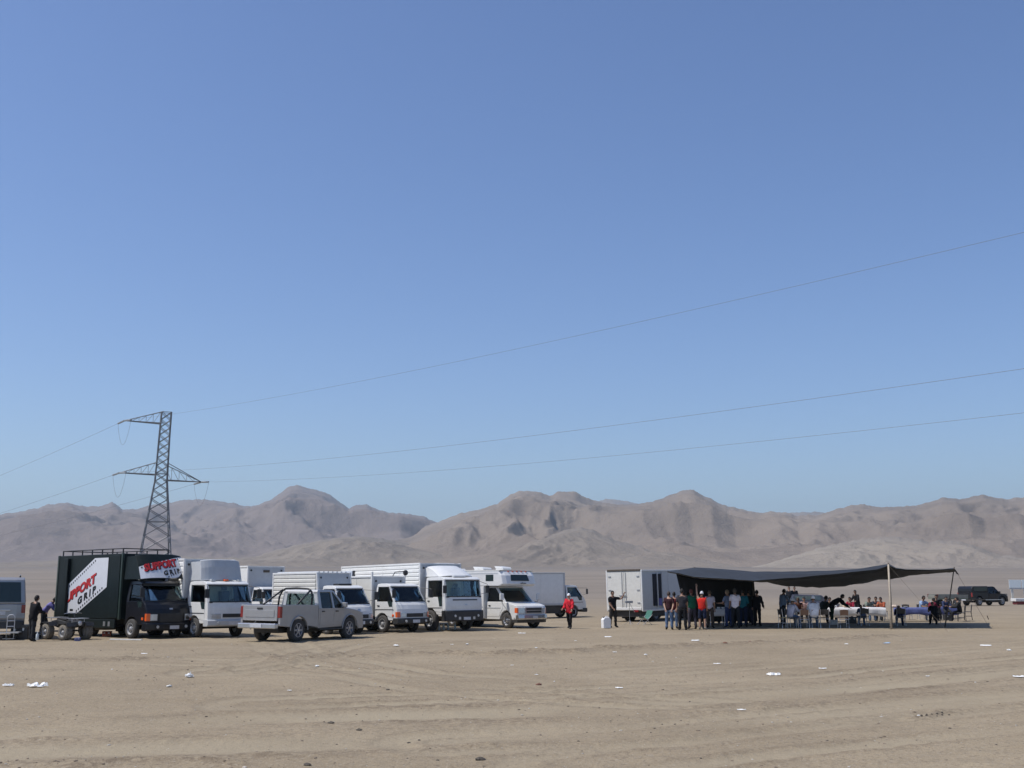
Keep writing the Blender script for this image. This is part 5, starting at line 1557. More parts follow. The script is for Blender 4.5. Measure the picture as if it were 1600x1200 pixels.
# ---- van parked beyond the tables, and a car at the right edge ---------------
loc, rz = place_vehicle(1298, 956, 85, 0, -0.75)
t = thing('estate_car', 'dark blue estate car parked beyond the dining tables, behind the white caps', 'car', loc, rz)
dbl = mat('dark_blue_paint', (0.05, 0.06, 0.10), 0.3, dust=0.2, coat=0.4)
MB().prism([(-3.4, 0.35), (0.75, 0.35), (0.85, 0.65), (0.25, 0.88), (-3.45, 0.90)], [-0.85, -0.78, 0.78, 0.85]).build('body', dbl, t, bevel=0.03)
MB().prism([(-0.05, 0.883), (-0.75, 1.38), (-3.2, 1.42), (-3.43, 0.903)], [-0.78, 0.78]).build('upper_body', dbl, t, bevel=0.03)
for sg in (-1, 1):
    for (u, v) in ((-3.1, -2.3), (-2.2, -1.45), (-1.35, -0.75)):
        MB().box(u, v, *sorted([sg * 0.78, sg * 0.792]), 0.95, 1.30).build('side_window', mat('pale_reflecting_window', (0.16, 0.21, 0.22), 0.05, metal=0.5, var=0.4, scale=3), t)
    wheel(t, 0, sg * 0.74, 0.31, 0.2, sg); wheel(t, -2.7, sg * 0.74, 0.31, 0.2, sg)
    MB().tube([(-3.1, sg * 0.65, 1.47), (-1.0, sg * 0.65, 1.47)], 0.02, 6).build('roof_bar', M_('plastic'), t)

t.scale = (0.78, 0.9, 0.84)
g = gnd(1596, 945)
t = thing('equipment_case', 'low white case on a dark red base, cut off by the right edge', 'case', (g.x, g.y, g.z), math.radians(8))
MB().box(-0.7, 1.6, -0.4, 0.4, 0.05, 0.34).build('base', mat('dark_red_paint', (0.16, 0.02, 0.02), 0.6), t, bevel=0.02)
MB().box(-0.85, 1.7, -0.45, 0.45, 0.345, 0.62).build('lid', M_('white'), t, bevel=0.03)
for xx in (-0.3, 0.5, 1.2): MB().box(xx, xx + 0.12, -0.475, -0.45, 0.36, 0.48).build('latch', M_('steel'), t)
for xx in (-0.6, 1.4):
    for yy in (-0.3, 0.3): MB().box(xx, xx + 0.1, yy - 0.05, yy + 0.05, -0.03, 0.06).build('foot', M_('plastic'), t)

# ---- hoarding with white panels on posts, far right ---------------------------
g = gnd(1578, 936)
t = thing('hoarding', 'white panelled roadside hoarding on short posts at the far right', 'hoarding', (g.x, g.y, g.z), math.radians(-4))
gY = g.y
k = 1.0 / F_PX * g.y
for i in range(4):
    MB().box(0.0 + i * 19 * k + 0.03, 0.0 + (i + 1) * 19 * k - 0.06, -0.04, 0.04, 17 * k, 29 * k).build('panel', mat('pale_blue_white_panel', (0.62, 0.68, 0.70), 0.5, var=0.05), t, bevel=0.01)
    MB().box(i * 19 * k + 0.25, i * 19 * k + 0.5, 0.05, 0.2, 0, 28.5 * k).build('post', M_('cream'), t)
MB().box(-0.1 * k, 76 * k, -0.02, 0.06, 15.0 * k, 16.8 * k).build('bottom_beam', M_('grey_and_shade'), t)


def settle(t, xs=(0.0, -3.2), ys=(-0.85, 0.85)):
    """stand a vehicle on the real ground: tilt it to the slope under its wheels"""
    a = t.rotation_euler.z
    c, s = math.cos(a), math.sin(a); sx = t.scale.x
    P = []
    for lx in xs:
        for ly in ys:
            x = t.location.x + (lx * c - ly * s) * sx; y = t.location.y + (lx * s + ly * c) * sx
            P.append((lx * sx, ly * sx, gzr(x, y)))
    A_ = np.array([[p[0], p[1], 1] for p in P]); b_ = np.array([p[2] for p in P])
    m = np.linalg.lstsq(A_, b_, rcond=None)[0]
    fx = Vector((1, 0, m[0])).normalized(); up = Vector((-m[0], -m[1], 1)).normalized()
    fy = up.cross(fx).normalized()
    M = Matrix((fx, fy, up)).transposed()
    Rz = Matrix.Rotation(a, 3, 'Z')
    t.rotation_euler = (Rz @ M).to_euler()
    t.location.z = m[2] - 0.012


for t in [o for o in COL.objects if o.type == 'EMPTY' and o.get('category') in ('truck', 'pickup truck', 'motorhome', 'van', 'car')]:
    settle(t, xs=(0.0, -4.0) if t['category'] == 'motorhome' else (0.0, -3.2))
# ------------------------------------------------------------------ lattice power tower
TD = 190.0
tb = at(237, 940, TD)
gzt = gzs(tb.x, tb.y)
TX, TY = tb.x, tb.y
ppm = F_PX / TD * 1.0


def tz(py): return at(250, py, TD).z - gzt


LINE = Vector((0.62, -0.78, 0)).normalized()      # the way the cables come towards us
ARM = Vector((0.80, 0.60, 0)).normalized()
t = thing('power_tower', 'steel lattice power tower with three cable arms, standing behind the black truck', 'tower', (TX, TY, gzt), 0)
steel = mat('tower_steel', (0.17, 0.18, 0.19), 0.55, metal=0.3, var=0.2)
ins = mat('insulator_glass', (0.45, 0.47, 0.46), 0.3, var=0.2)
H = tz(644); z_lo = tz(742); z_bend = tz(752); z_top0 = tz(662)
LX = LINE; AX = ARM
ux = Vector((0.93, 0.37, 0)); uy = Vector((-0.37, 0.93, 0))     # the body stands a little turned


def half(z):
    if z < z_bend: return 3.15 + (1.02 - 3.15) * z / z_bend
    return 1.02 + (0.82 - 1.02) * (z - z_bend) / (H - z_bend)


def corner(i, z):
    h = half(z); s = [(-1, -1), (1, -1), (1, 1), (-1, 1)][i]
    lean = ux * (0.024 * z)
    return ux * s[0] * h + uy * s[1] * h + Vector((0, 0, z)) + lean


def member(name, a, b, r, par, m=steel):
    return MB().tube([a, b], r, 4).build(name, m, par)


for i in range(4):
    MB().tube([corner(i, -0.5), corner(i, z_bend), corner(i, H)], 0.125, 4).build('leg', steel, t)
zs = [0.0]
while zs[-1] < z_bend - 0.5: zs.append(min(z_bend, zs[-1] + half(zs[-1]) * 1.15))
zs[-1] = z_bend
n2 = 9
zs += [z_bend + (H - z_bend) * k / n2 for k in range(1, n2 + 1)]
for a, b in zip(zs[:-1], zs[1:]):
    for i in range(4):
        j = (i + 1) % 4
        member('brace', corner(i, a), corner(j, b), 0.060, t)
        member('brace', corner(j, a), corner(i, b), 0.060, t)
        if a in (zs[3], z_bend) or b == H: member('ring_bar', corner(i, b), corner(j, b), 0.055, t)


def arm(sign, z, length, rise):
    c0 = ux * (0.024 * z)
    tip = c0 + ARM * sign * length + Vector((0, 0, z))
    roots = []
    for s in (-1, 1):
        r_ = c0 + ARM * sign * half(z) * 0.8 + LINE * s * half(z) + Vector((0, 0, z))
        q = r_ + Vector((0, 0, rise))
        roots.append((r_, q))
    a = MB().tube([roots[0][0], tip], 0.085, 4).build('crossarm', steel, t)
    member('chord', roots[1][0], tip, 0.085, a); member('tie', roots[0][1], tip, 0.07, a); member('tie', roots[1][1], tip, 0.07, a)
    for k in range(1, 5):
        f = k / 5
        p0 = roots[0][0].lerp(tip, f); p1 = roots[1][0].lerp(tip, f); q0 = roots[0][1].lerp(tip, f)
        q1 = roots[1][1].lerp(tip, f)
        member('strut', p0, p1, 0.035, a)
        member('strut', p0, q0, 0.035, a)
        pm = roots[1][0].lerp(tip, (k - 1) / 5)
        member('strut', pm, p0, 0.035, a)
        member('strut', roots[0][1].lerp(tip, (k - 1) / 5), p0, 0.035, a)
    return tip


tips = [arm(-1, z_top0, 7.2, 2.1), arm(-1, z_lo, 7.3, 2.2), arm(1, z_lo - 0.9, 7.3, 2.9)]
base = Vector((TX, TY, gzt))
# far ends of the three spans on each side (world)
cable_m = mat('cable', (0.14, 0.13, 0.13), 0.6, metal=0.3)
LINE2 = Vector((-0.62, 0.78, 0))


def insul(tip, d):
    """a string of discs pulled out along the cable"""
    L_ = 3.3
    e = tip + d * L_
    o = MB()
    prof = []
    for k in range(16):
        a0 = tip + d * (0.2 + k * 0.19)
        o.tube([a0, a0 + d * 0.10], 0.17, 8)
    o.tube([tip, e], 0.05, 5)
    x = o.build('insulator', ins, t)
    x['kind'] = 'stuff' if False else 'part'
    del x['kind']
    return e


photo_edge = [(1600, 363), (1600, 576), (1600, 645)]
names = ['thin power cable from the upper tower arm, highest of the three lines across the sky', 'thin power cable from the lower left tower arm, middle of the three lines', 'thin power cable from the lower right tower arm, lowest of the three lines']
gpp = 'power cables strung from the lattice tower'
for k, tip in enumerate(tips):
    A = base + tip
    # towards us: where this line leaves the frame
    px, py = photo_edge[k]
    d = ray(px, py); d = d / math.sqrt(d.x ** 2 + d.y ** 2)
    # intersection of the vertical plane of the span with that sight line
    det = LINE.x * (-d.y) + d.x * LINE.y
    s = (A.x * d.y - A.y * d.x) / -(LINE.x * d.y - LINE.y * d.x) if abs(LINE.x * d.y - LINE.y * d.x) > 1e-6 else 150
    s = -(A.x * d.y - A.y * d.x) / (LINE.x * d.y - LINE.y * d.x)
    q = A + LINE * s
    dist = math.sqrt(q.x ** 2 + q.y ** 2)
    zq = CAM_H + dist * d.z
    span = 300.0
    # z = A.z + b u + c u^2 through the edge spot, with a gentle sag
    c_ = 1.9e-4
    b_ = (zq - A.z) / s - c_ * s
    dr = (LINE + Vector((0, 0, b_))).normalized()
    e1 = insul(tip, dr)
    dl = (LINE2 + Vector((0, 0, -0.055))).normalized()
    e2 = insul(tip, dl)
    th = thing('power_cable', names[k], 'cable', (A.x, A.y, A.z), 0, gpp)
    pts = []
    for i in range(61):
        u = 3.3 + (span - 3.3) * i / 60
        pts.append(LINE * u + Vector((0, 0, b_ * u + c_ * u * u)))
    MB().tube(pts, 0.012, 5).build('near_span', cable_m, th)
    pts = []
    for i in range(41):
        u = 3.3 + (500 - 3.3) * i / 40
        pts.append(LINE2 * u + Vector((0, 0, -0.055 * u + 7.0e-5 * u * u)))
    MB().tube(pts, 0.020, 5).build('far_span', cable_m, th)
    p0, p1 = e1 - tip, e2 - tip
    pts = [p0.lerp(p1, i / 14) + Vector((0, 0, -4.0 * math.sin(math.pi * i / 14) ** 0.8)) for i in range(15)]
    MB().tube(pts, 0.018, 5).build('jumper_loop', cable_m, th)

# ------------------------------------------------------------------ awning
tarp = M_('tarp')
t_aw = thing('awning', 'large black shade cloth awning slung between poles over the dining tables', 'awning', gnd(1260, 978), 0)
o_aw = t_aw.location.copy()
ROWS = [  # photo column, front edge, belly, back edge
    (1043, 893, 893, 892), (1062, 896, 897, 890), (1085, 901, 902, 886.5), (1130, 904, 905, 889), (1178, 907, 908, 893), (1220, 904, 914, 893),
    (1260, 901, 917.5, 892.5), (1300, 897, 916, 891.5), (1340, 893, 911.5, 889), (1372, 889, 906.5, 884), (1389, 883, 904, 880.5), (1400, 888, 902, 887),
    (1415, 890, 900.5, 889.5), (1450, 890, 896, 890), (1475, 889.5, 894, 889), (1492, 889, 892, 886.5)]
YF, YM, YB = 50.4, 53.4, 58.0
grid_pts = []
cols = []
for i in range(len(ROWS) - 1):
    a, b = ROWS[i], ROWS[i + 1]
    n = 4
    for k in range(n):
        f = k / n
        cols.append([a[j] + (b[j] - a[j]) * f for j in range(4)])
cols.append(list(ROWS[-1]))
for (px, pf_, pm, pb) in cols:
    F = at(px, pf_, YF); Mm = at(px, pm, YM); B = at(px, pb, YB)
    col_ = []
    nvv = 14
    for j in range(nvv + 1):
        v = j / nvv
        if v < 0.45:
            w = v / 0.45; p = F.lerp(Mm, w); p.z = F.z + (Mm.z - F.z) * math.sin(w * math.pi / 2)
        else:
            w = (v - 0.45) / 0.55; p = Mm.lerp(B, w); p.z = Mm.z + (B.z - Mm.z) * (1 - math.cos(w * math.pi / 2))
        wr = 0.08 * float(pnoise(np.array([p.x * 1.3 + p.y * 0.5]), np.array([p.y * 0.7]), 5)[0]) * (0.2 + math.sin(math.pi * v))
        p.z += wr
        col_.append(tuple(p - o_aw))
    grid_pts.append(col_)
rf = MB().grid(grid_pts).build('roof_cloth', tarp, t_aw, smooth=True)
md = rf.modifiers.new('thick', 'SOLIDIFY'); md.thickness = 0.01
# hanging back wall
wp = []
for i in range(33):
    f = i / 32
    px = 1056 + (1178 - 1056) * f
    pyt = np.interp(px, [r_[0] for r_ in ROWS], [r_[2] for r_ in ROWS]) - 1
    top = at(px, pyt, 56.5)
    gz_ = gzs(top.x, top.y)
    shift = 0.55 * max(0, 1 - f * 6) 
    colp = []
    for j in range(11):
        v = j / 10
        fold = 0.10 * math.sin(i * 1.1) * v + 0.05 * math.sin(i * 2.7 + 1) * v
        x = top.x + shift * v
        if f > 0.97: x += 0.10 * v
        colp.append((x - o_aw.x, top.y + fold - o_aw.y, top.z + (gz_ + 0.12 - top.z) * v - o_aw.z))
    wp.append(colp)
wl_ = MB().grid(wp).build('hanging_wall', tarp, t_aw, smooth=True)
md = wl_.modifiers.new('thick', 'SOLIDIFY'); md.thickness = 0.01


def pole(px, pyb, pxt, pyt, Yb, Yt, r, m, name='pole'):
    b = at(px, pyb, Yb); b.z = gzr(b.x, b.y) - 0.05
    tp = at(pxt, pyt, Yt)
    md_ = b.lerp(tp, 0.5) + Vector((0.02, 0, 0))
    return MB().tube([b - o_aw, md_ - o_aw, tp - o_aw], r, 8, r2=r * 0.8).build(name, m, t_aw, smooth=True)


pole(1392, 979.5, 1388, 882, 49.8, 50.3, 0.050, M_('wood'))
pole(1388, 884, 1388, 879, 50.32, 50.32, 0.042, M_('darkwood'), 'pole_top')
pole(1474, 952, 1491, 886, 52.0, 52.0, 0.032, M_('darkwood'))
pole(1178, 975, 1176, 906, 56.4, 56.4, 0.045, M_('darkwood'))
pole(1086, 975, 1085, 886, 57.9, 57.9, 0.045, M_('darkwood'))
# knotted bit of cloth at the right corner
kc = at(1493, 890, 52.0) - o_aw
MB().add([tuple(kc + Vector(v)) for v in ((-0.10, 0, 0.08), (0.0, 0, 0.0), (0.16, 0.02, -0.24), (0.05, -0.03, -0.20), (-0.10, 0.05, 0.08), (0.0, 0.05, 0.0), (0.16, 0.06, -0.24), (0.05, 0.05, -0.20))],
         [(0, 1, 2, 3), (7, 6, 5, 4), (0, 4, 5, 1), (1, 5, 6, 2), (2, 6, 7, 3), (3, 7, 4, 0)]).build('cloth_knot', tarp, t_aw)
# guy ropes
e = at(1545, 968, 51.5); e.z = gzs(e.x, e.y)
MB().tube([at(1491, 888, 52.0) - o_aw, e - o_aw], 0.006, 5).build('guy_rope', M_('darkwood'), t_aw)
e2 = at(1480, 968, 47.0); e2.z = gzs(e2.x, e2.y)
MB().tube([at(1389, 884, 50.3) - o_aw, e2 - o_aw], 0.005, 5).build('guy_rope', M_('darkwood'), t_aw)
g = gnd(1545, 968)
pk = MB().tube([(0, 0, -0.05), (-0.08, 0, 0.22)], 0.025, 6).build('tent_peg', M_('darkwood'))
pk.location = g; tag(pk, 'dark peg holding the guy rope at the right end of the awning', 'tent peg')

# ------------------------------------------------------------------ tables and chairs


def table(name_lbl, px0, px1, py, dep, h, cloth=None, drop=0.3, legc='steel', rz=0.0, wood='wood', grp=None, ragged=0.0, seed=1):
    a = gnd(px0, py); b = gnd(px1, py)
    cx = (a.x + b.x) / 2; cy = a.y + dep / 2; wid = abs(b.x - a.x)
    z0 = gzr(cx, cy)
    t = thing('table', name_lbl, 'table', (cx, cy, z0), rz, grp)
    hx = wid / 2; hy = dep / 2
    MB().box(-hx, hx, -hy, hy, h - 0.03, h).build('tabletop', M_(wood), t, bevel=0.005)
    for sx in (-1, 1):
        for sy in (-1, 1):
            MB().tube([(sx * (hx - 0.08), sy * (hy - 0.06), 0), (sx * (hx - 0.08), sy * (hy - 0.06), h - 0.03)], 0.018, 6).build('leg', M_(legc), t)
    if cloth:
        c = MB(); nx = max(6, int(wid / 0.12)); pts = []
        rs_ = random.Random(seed)
        ph = rs_.random() * 6
        ys_ = [(-hy - 0.03, -1.0), (-hy - 0.03, -0.66), (-hy - 0.02, -0.33), (-hy, 0), (0, 0), (hy, 0), (hy + 0.02, -0.5), (hy + 0.03, -1.0)]
        xs_ = [-hx - 0.012] + [-hx + wid * i / nx for i in range(nx + 1)] + [hx + 0.012]
        for i, x in enumerate(xs_):
            row = []
            for (y, dz) in ys_:
                fold = 0.03 * math.sin(x * 9 + ph) * (-dz)
                dd = drop * (1 + ragged * math.sin(x * 2.1 + ph))
                row.append((x, y + (fold if y < 0 else -fold), h + 0.012 + dz * dd))
            pts.append(row)
        for end in (0, -1):
            x = xs_[end]; sgn = -1 if end == 0 else 1
        c.grid(pts)
        for (x, sgn) in ((-hx - 0.012, -1), (hx + 0.012, 1)):
            c.grid([[(x + sgn * 0.02 * (1 + math.sin(y * 14 + ph)) * -dz, y, h + 0.012 + dz * drop) for y in [-hy + dep * k / 5 for k in range(6)]] for dz in (0, -0.5, -1.0)])
        o = c.build('tablecloth', M_(cloth), None, smooth=True, raw=True)
        mdd = o.modifiers.new('thick', 'SOLIDIFY'); mdd.thickness = 0.006
        o.location = (cx, cy, z0); o.rotation_euler = (0, 0, rz)
        return t, o
    return t, None


def chair(label, px, py, face, frame='alu', seat='wood', back='wood', group=None, h=0.45):
    g = gnd(px, py)
    t = thing('chair', label, 'chair', (g.x, g.y, g.z), math.radians(-face), group)
    fm = M_(frame)
    for sx in (-1, 1):
        MB().tube([(sx * 0.20, 0.20, 0), (sx * 0.20, 0.18, h)], 0.016, 6).build('leg', fm, t)
        MB().tube([(sx * 0.20, -0.22, 0), (sx * 0.20, -0.17, h), (sx * 0.20, -0.23, 0.86)], 0.016, 6).build('leg', fm, t)
        MB().tube([(sx * 0.20, 0.19, 0.22), (sx * 0.20, -0.19, 0.22)], 0.010, 5).build('stretcher', fm, t)
    MB().tube([(-0.20, -0.17, 0.40), (0.20, -0.17, 0.40)], 0.014, 5).build('crossbar', fm, t)
    MB().box(-0.21, 0.21, -0.19, 0.21, h, h + 0.03).build('seat', M_(seat) if isinstance(seat, str) else seat, t, bevel=0.01)
    MB().prism([(-0.19, 0.60), (-0.165, 0.60), (-0.20, 0.85), (-0.225, 0.85)], [-0.21, -0.1, 0, 0.1, 0.21], lambda p: (p[1], p[0] - 0.02 * (1 - (p[1] / 0.21) ** 2), p[2] - 0.03 * (p[1] / 0.21) ** 2)).build('backrest', M_(back) if isinstance(back, str) else back, t, bevel=0.008)
    return t


tb1, cl1 = table('buffet table with bowls among the standing people', 1112, 1136, 978.5, 0.75, 0.82, 'whitecloth', 0.34, 'whitecloth', seed=3)
tag(cl1, 'white cloth over the buffet table among the standing people', 'tablecloth')
for k, (dx, rr) in enumerate(((-0.22, 0.10), (0.05, 0.09), (0.26, 0.09))):
    b = MB().lathe([(0, rr * 0.5), (0.03, rr * 0.9), (0.08, rr), (0.085, rr * 0.9), (0.03, rr * 0.7)], (0, 0, 0), 'z', 14).build('bowl', mat('white_bowl', (0.8, 0.8, 0.8), 0.3), None, smooth=True)
    b.location = (tb1.location.x + dx, tb1.location.y - 0.15, tb1.location.z + 0.835)
    tag(b, ['white bowl at the left end of the buffet table', 'white bowl in the middle of the buffet table', 'white bowl at the right end of the buffet table'][k], 'bowl', 'bowls on the buffet table')
tb2, _ = table('small bare brown table between the seated people with white hats', 1244, 1266, 974, 0.7, 0.66, None, wood='darkwood')
tb3, cl3 = table('long dining table under the middle of the awning', 1292, 1386, 972, 0.85, 0.74, 'whitecloth', 0.44, seed=5, ragged=0.15)
tag(cl3, 'long white cloth on the table left of the pale tent pole', 'tablecloth')
tb4, cl4 = table('dining table right of the pale tent pole', 1406, 1457, 971, 0.85, 0.72, 'bluecloth', 0.42, seed=6, ragged=0.2)
tag(cl4, 'blue cloth on the table right of the pale tent pole', 'tablecloth')
tb5, cl5 = table('dining table at the right end of the awning', 1469, 1499, 967, 0.9, 0.72, 'bluecloth', 0.42, seed=8, rz=0.1, ragged=0.25)
tag(cl5, 'blue cloth on the table by the leaning tent pole', 'tablecloth')

yel = mat('yellow_brown_seat', (0.42, 0.33, 0.12), 0.6); brn = mat('brown_plywood', (0.22, 0.12, 0.07), 0.6); blk = 'plastic'
G = 'metal framed dining chairs'
chair('metal framed chair with yellowish seat and dark back at the left end', 1226, 981, 75, 'alu', yel, blk, G)
chair('empty pale framed chair between the seated men in white hats', 1256, 981.5, 0, 'alu', brn, brn, G)
chair('pale framed chair under the seated man in the white cap', 1274, 981.3, 0, 'alu', 'darkwood', brn, G)
chair('dark chair right of the man in the white cap', 1289, 981, 15, 'steel', 'darkwood', 'darkwood', G)
chair('empty chair with rounded brown back before the long white table', 1318, 981.5, 0, 'alu', brn, brn, G)
chair('chair with blue jeans clad sitter at the long white table', 1350, 978, 0, 'steel', 'darkwood', 'darkwood', G)
chair('dark chair at the left end of the blue table', 1408, 978, 10, 'steel', 'darkwood', 'darkwood', G)
chair('dark chair between the two blue tables', 1461, 975, 0, blk, 'darkwood', 'darkwood', G)
chair('black chair of the sitter at the far right table', 1503, 971, -75, blk, 'plastic', 'plastic', G)
chair('empty black chair at the far right end of the awning', 1513, 969, -70, blk, 'plastic', 'plastic', G)
for k, (px, py, lb) in enumerate(((1330, 968.5, 'far side chair of the sitter in dark red at the long table'), (1357, 968, 'far side chair of the sitter in grey green shirt'), (1380, 968, 'far side chair of the sitter in orange patterned shirt'),
                                  (1418, 968, 'empty far side chair at the left of the first blue table'), (1441, 967.5, 'far side chair of the sitter in pale blue shirt'), (1455, 968.5, 'far side chair of the sitter in maroon shirt'),
                                  (1466, 966.5, 'far side chair of the sitter in black by the leaning pole'), (1247, 970.5, 'chair of the brown haired sitter behind the small brown table'), (1259, 969.5, 'chair of the sitter with pale arms behind the small brown table'),
                                  (1236, 981, 'chair of the sitter in white and purple top'), (1478, 966, 'far side chair at the last blue table'), (1490, 965.5, 'far side chair at the right corner of the last blue table'))):
    chair(lb, px, py, 180, 'steel', 'darkwood', 'darkwood', G)
rug = MB().box(-0.6, 0.6, -0.25, 0.25, 0.0, 0.02).build('mat', mat('dark_red_mat', (0.13, 0.03, 0.025), 0.9), None)
g = gnd(1201, 975); rug.location = (g.x, g.y, g.z + 0.01); tag(rug, 'dark red mat on the ground between the standing group and the tables', 'mat')
# things left on the long tables
for k, (px, dz, nm, lb, c) in enumerate(((1303, 0.0, 'paper_bag', 'crumpled white paper bag on the long white table', (0.75, 0.75, 0.73)), (1322, 0.0, 'bread_basket', 'pale heap of bread on the long white table', (0.65, 0.52, 0.36)),
                                         (1398, 0.0, 'food_box', 'pale open food box beside the pale tent pole', (0.62, 0.50, 0.40)), (1415, 0.0, 'plate_stack', 'small stack of white plates on the blue cloth', (0.72, 0.72, 0.72)))):
    yy = (tb3 if px < 1390 else tb4).location.y
    p = at(px, 950, yy - 0.1); zt_ = (tb3 if px < 1390 else tb4).location.z + (0.755 if px < 1390 else 0.735)
    if nm == 'plate_stack':
        o = MB()
        for q in range(5): o.lathe([(q * 0.014, 0.07), (q * 0.014 + 0.01, 0.12)], (0, 0, 0), 'z', 14)
        o = o.build(nm, mat(nm, c, 0.4), None); o['kind'] = 'thing'; del o['kind']
    else:
        rsn = random.Random(k)
        def crum(p): return (p[0] * (1 + 0.25 * math.sin(p[1] * 5 + k)), p[1] * (1 + 0.2 * math.sin(p[0] * 7)), max(-0.9, p[2] * (1 + 0.2 * math.sin(p[0] * 9 + p[1] * 5))))
        o = MB().blob((0, 0, 0.07), (0.17, 0.12, 0.08), 10, 6, crum).build(nm, mat(nm, c, 0.8, var=0.2, scale=20), None)
    o.location = (p.x, yy - 0.1, zt_)
    tag(o, lb, nm.replace('_', ' '))

# ---- by the van box: canister, music stand, green folding chair ----------------
g = gnd(947, 982)
can = thing('water_canister', 'tall white plastic water canister on the ground left of the man drinking', 'canister', (g.x, g.y, g.z), 0.35)
wpl = mat('white_polythene', (0.78, 0.78, 0.78), 0.4, var=0.04)
MB().prism([(-0.19, 0.0), (0.19, 0.0), (0.20, 0.40), (0.12, 0.50), (-0.12, 0.50), (-0.20, 0.40)], [-0.14, -0.12, 0.12, 0.14]).build('body', wpl, can, bevel=0.04)
MB().lathe([(0, 0.05), (0.05, 0.05), (0.05, 0.02)], (-0.11, 0, 0.48), 'z', 12).build('cap', M_('plastic'), can)
MB().tube([(-0.03, 0, 0.49), (0.0, 0, 0.55), (0.10, 0, 0.55), (0.13, 0, 0.48)], 0.018, 6).build('handle', wpl, can)
g = gnd(984, 976)
st = thing('light_stand', 'thin stand with a slanted board, in front of the white truck doors', 'stand', (g.x, g.y, g.z), 0.3)
MB().tube([(0, 0, 0.02), (0, 0, 1.15)], 0.014, 6).build('pole', M_('steel'), st)
for k in range(3):
    a = k * 2.09 + 0.4
    MB().tube([(0, 0, 0.22), (0.28 * math.cos(a), 0.28 * math.sin(a), 0.0)], 0.010, 5).build('leg', M_('steel'), st)
MB().box(-0.24, 0.20, -0.012, 0.012, 1.10, 1.22).build('board', M_('grey_and_shade'), st, bevel=0.005)
MB().tube([(0.0, 0, 1.12), (0.30, 0, 0.62)], 0.012, 5).build('side_arm', M_('steel'), st)
g = gnd(1008, 976.5)
gc = thing('folding_chair', 'low green folding camp chair beside the white truck, left of the standing group', 'chair', (g.x, g.y, g.z), 0.5)
grn = mat('green_canvas', (0.05, 0.16, 0.12), 0.85)
for sy in (-1, 1):
    MB().tube([(-0.30, sy * 0.26, 0.0), (0.28, sy * 0.26, 0.52)], 0.014, 6).build('leg', M_('alu'), gc)
    MB().tube([(0.25, sy * 0.26, 0.0), (-0.22, sy * 0.26, 0.40)], 0.014, 6).build('leg', M_('alu'), gc)
MB().grid([[(-0.22 + 0.42 * i / 4, y, 0.40 - 0.10 * math.sin(math.pi * i / 4)) for y in (-0.25, 0, 0.25)] for i in range(5)]).build('seat', grn, gc)
MB().grid([[(0.16 + 0.16 * i / 3, y, 0.36 + 0.36 * i / 3) for y in (-0.25, 0, 0.25)] for i in range(4)]).build('backrest', grn, gc)

# ------------------------------------------------------------------ quad bike and kit at the left
g1 = gnd(101, 1000.5)
hd = 53
a = math.radians(hd - 90)
WB, TR = 1.20, 0.42
lx, ly = 0.0, -TR
c_, s_ = math.cos(a), math.sin(a)
q = thing('quad_bike', 'dusty quad bike with fat tan tyres parked beside the black truck', 'quad bike', (g1.x - (lx * c_ - ly * s_), g1.y - (lx * s_ + ly * c_), g1.z), a)
for xx in (0, -WB):
    for sg in (-1, 1):
        wheel(q, xx, sg * TR, 0.29, 0.26, sg, 'steel', dusty=True)
MB().prism([(-1.35, 0.50), (-0.95, 0.42), (-0.25, 0.42), (0.22, 0.50), (0.20, 0.66), (-0.25, 0.74), (-0.45, 0.66), (-1.0, 0.72), (-1.38, 0.66)], [-0.20, -0.15, 0.15, 0.20]).build('body', M_('plastic'), q, bevel=0.03)
MB().prism([(-1.1, 0.70), (-0.45, 0.68), (-0.40, 0.76), (-1.05, 0.80)], [-0.16, 0.16]).build('seat', M_('plastic'), q, bevel=0.03)
for sg in (-1, 1):
    for xx in (0, -WB):
        MB().prism([(xx - 0.36, 0.52), (xx - 0.30, 0.62), (xx + 0.25, 0.64), (xx + 0.34, 0.50), (xx + 0.30, 0.50), (xx + 0.22, 0.60), (xx - 0.28, 0.58), (xx - 0.33, 0.50)], sorted([sg * 0.22, sg * 0.55])).build('mudguard', M_('plastic'), q)
    MB().box(-0.85, -0.35, *sorted([sg * 0.2, sg * 0.42]), 0.28, 0.33).build('footrest', M_('plastic'), q)
MB().tube([(-0.25, -0.36, 0.95), (-0.20, -0.12, 0.98), (-0.15, 0, 0.96), (-0.20, 0.12, 0.98), (-0.25, 0.36, 0.95)], 0.016, 6).build('handlebar', M_('steel'), q)
MB().tube([(0.0, 0, 0.5), (-0.15, 0, 0.96)], 0.03, 6).build('steering_column', M_('plastic'), q)
for (x0_, x1_) in ((-0.10, 0.35), (-1.55, -1.05)):
    rk = MB().tube([(x0_, -0.30, 0.78), (x1_, -0.30, 0.78), (x1_, 0.30, 0.78), (x0_, 0.30, 0.78), (x0_, -0.30, 0.78)], 0.012, 6).build('rack', M_('steel'), q)
    for k in range(3):
        yy = -0.15 + k * 0.15
        MB().tube([(x0_, yy, 0.78), (x1_, yy, 0.78)], 0.009, 5).build('rack_bar', M_('steel'), rk)
    for yy in (-0.25, 0.25):
        MB().tube([((x0_ + x1_) / 2, yy, 0.62), ((x0_ + x1_) / 2, yy, 0.78)], 0.012, 5).build('rack_support', M_('steel'), rk)
MB().lathe([(0, 0.07), (0.05, 0.08), (0.06, 0.02)], (0.22, 0, 0.60), 'x', 10).build('headlight', M_('lamp'), q)


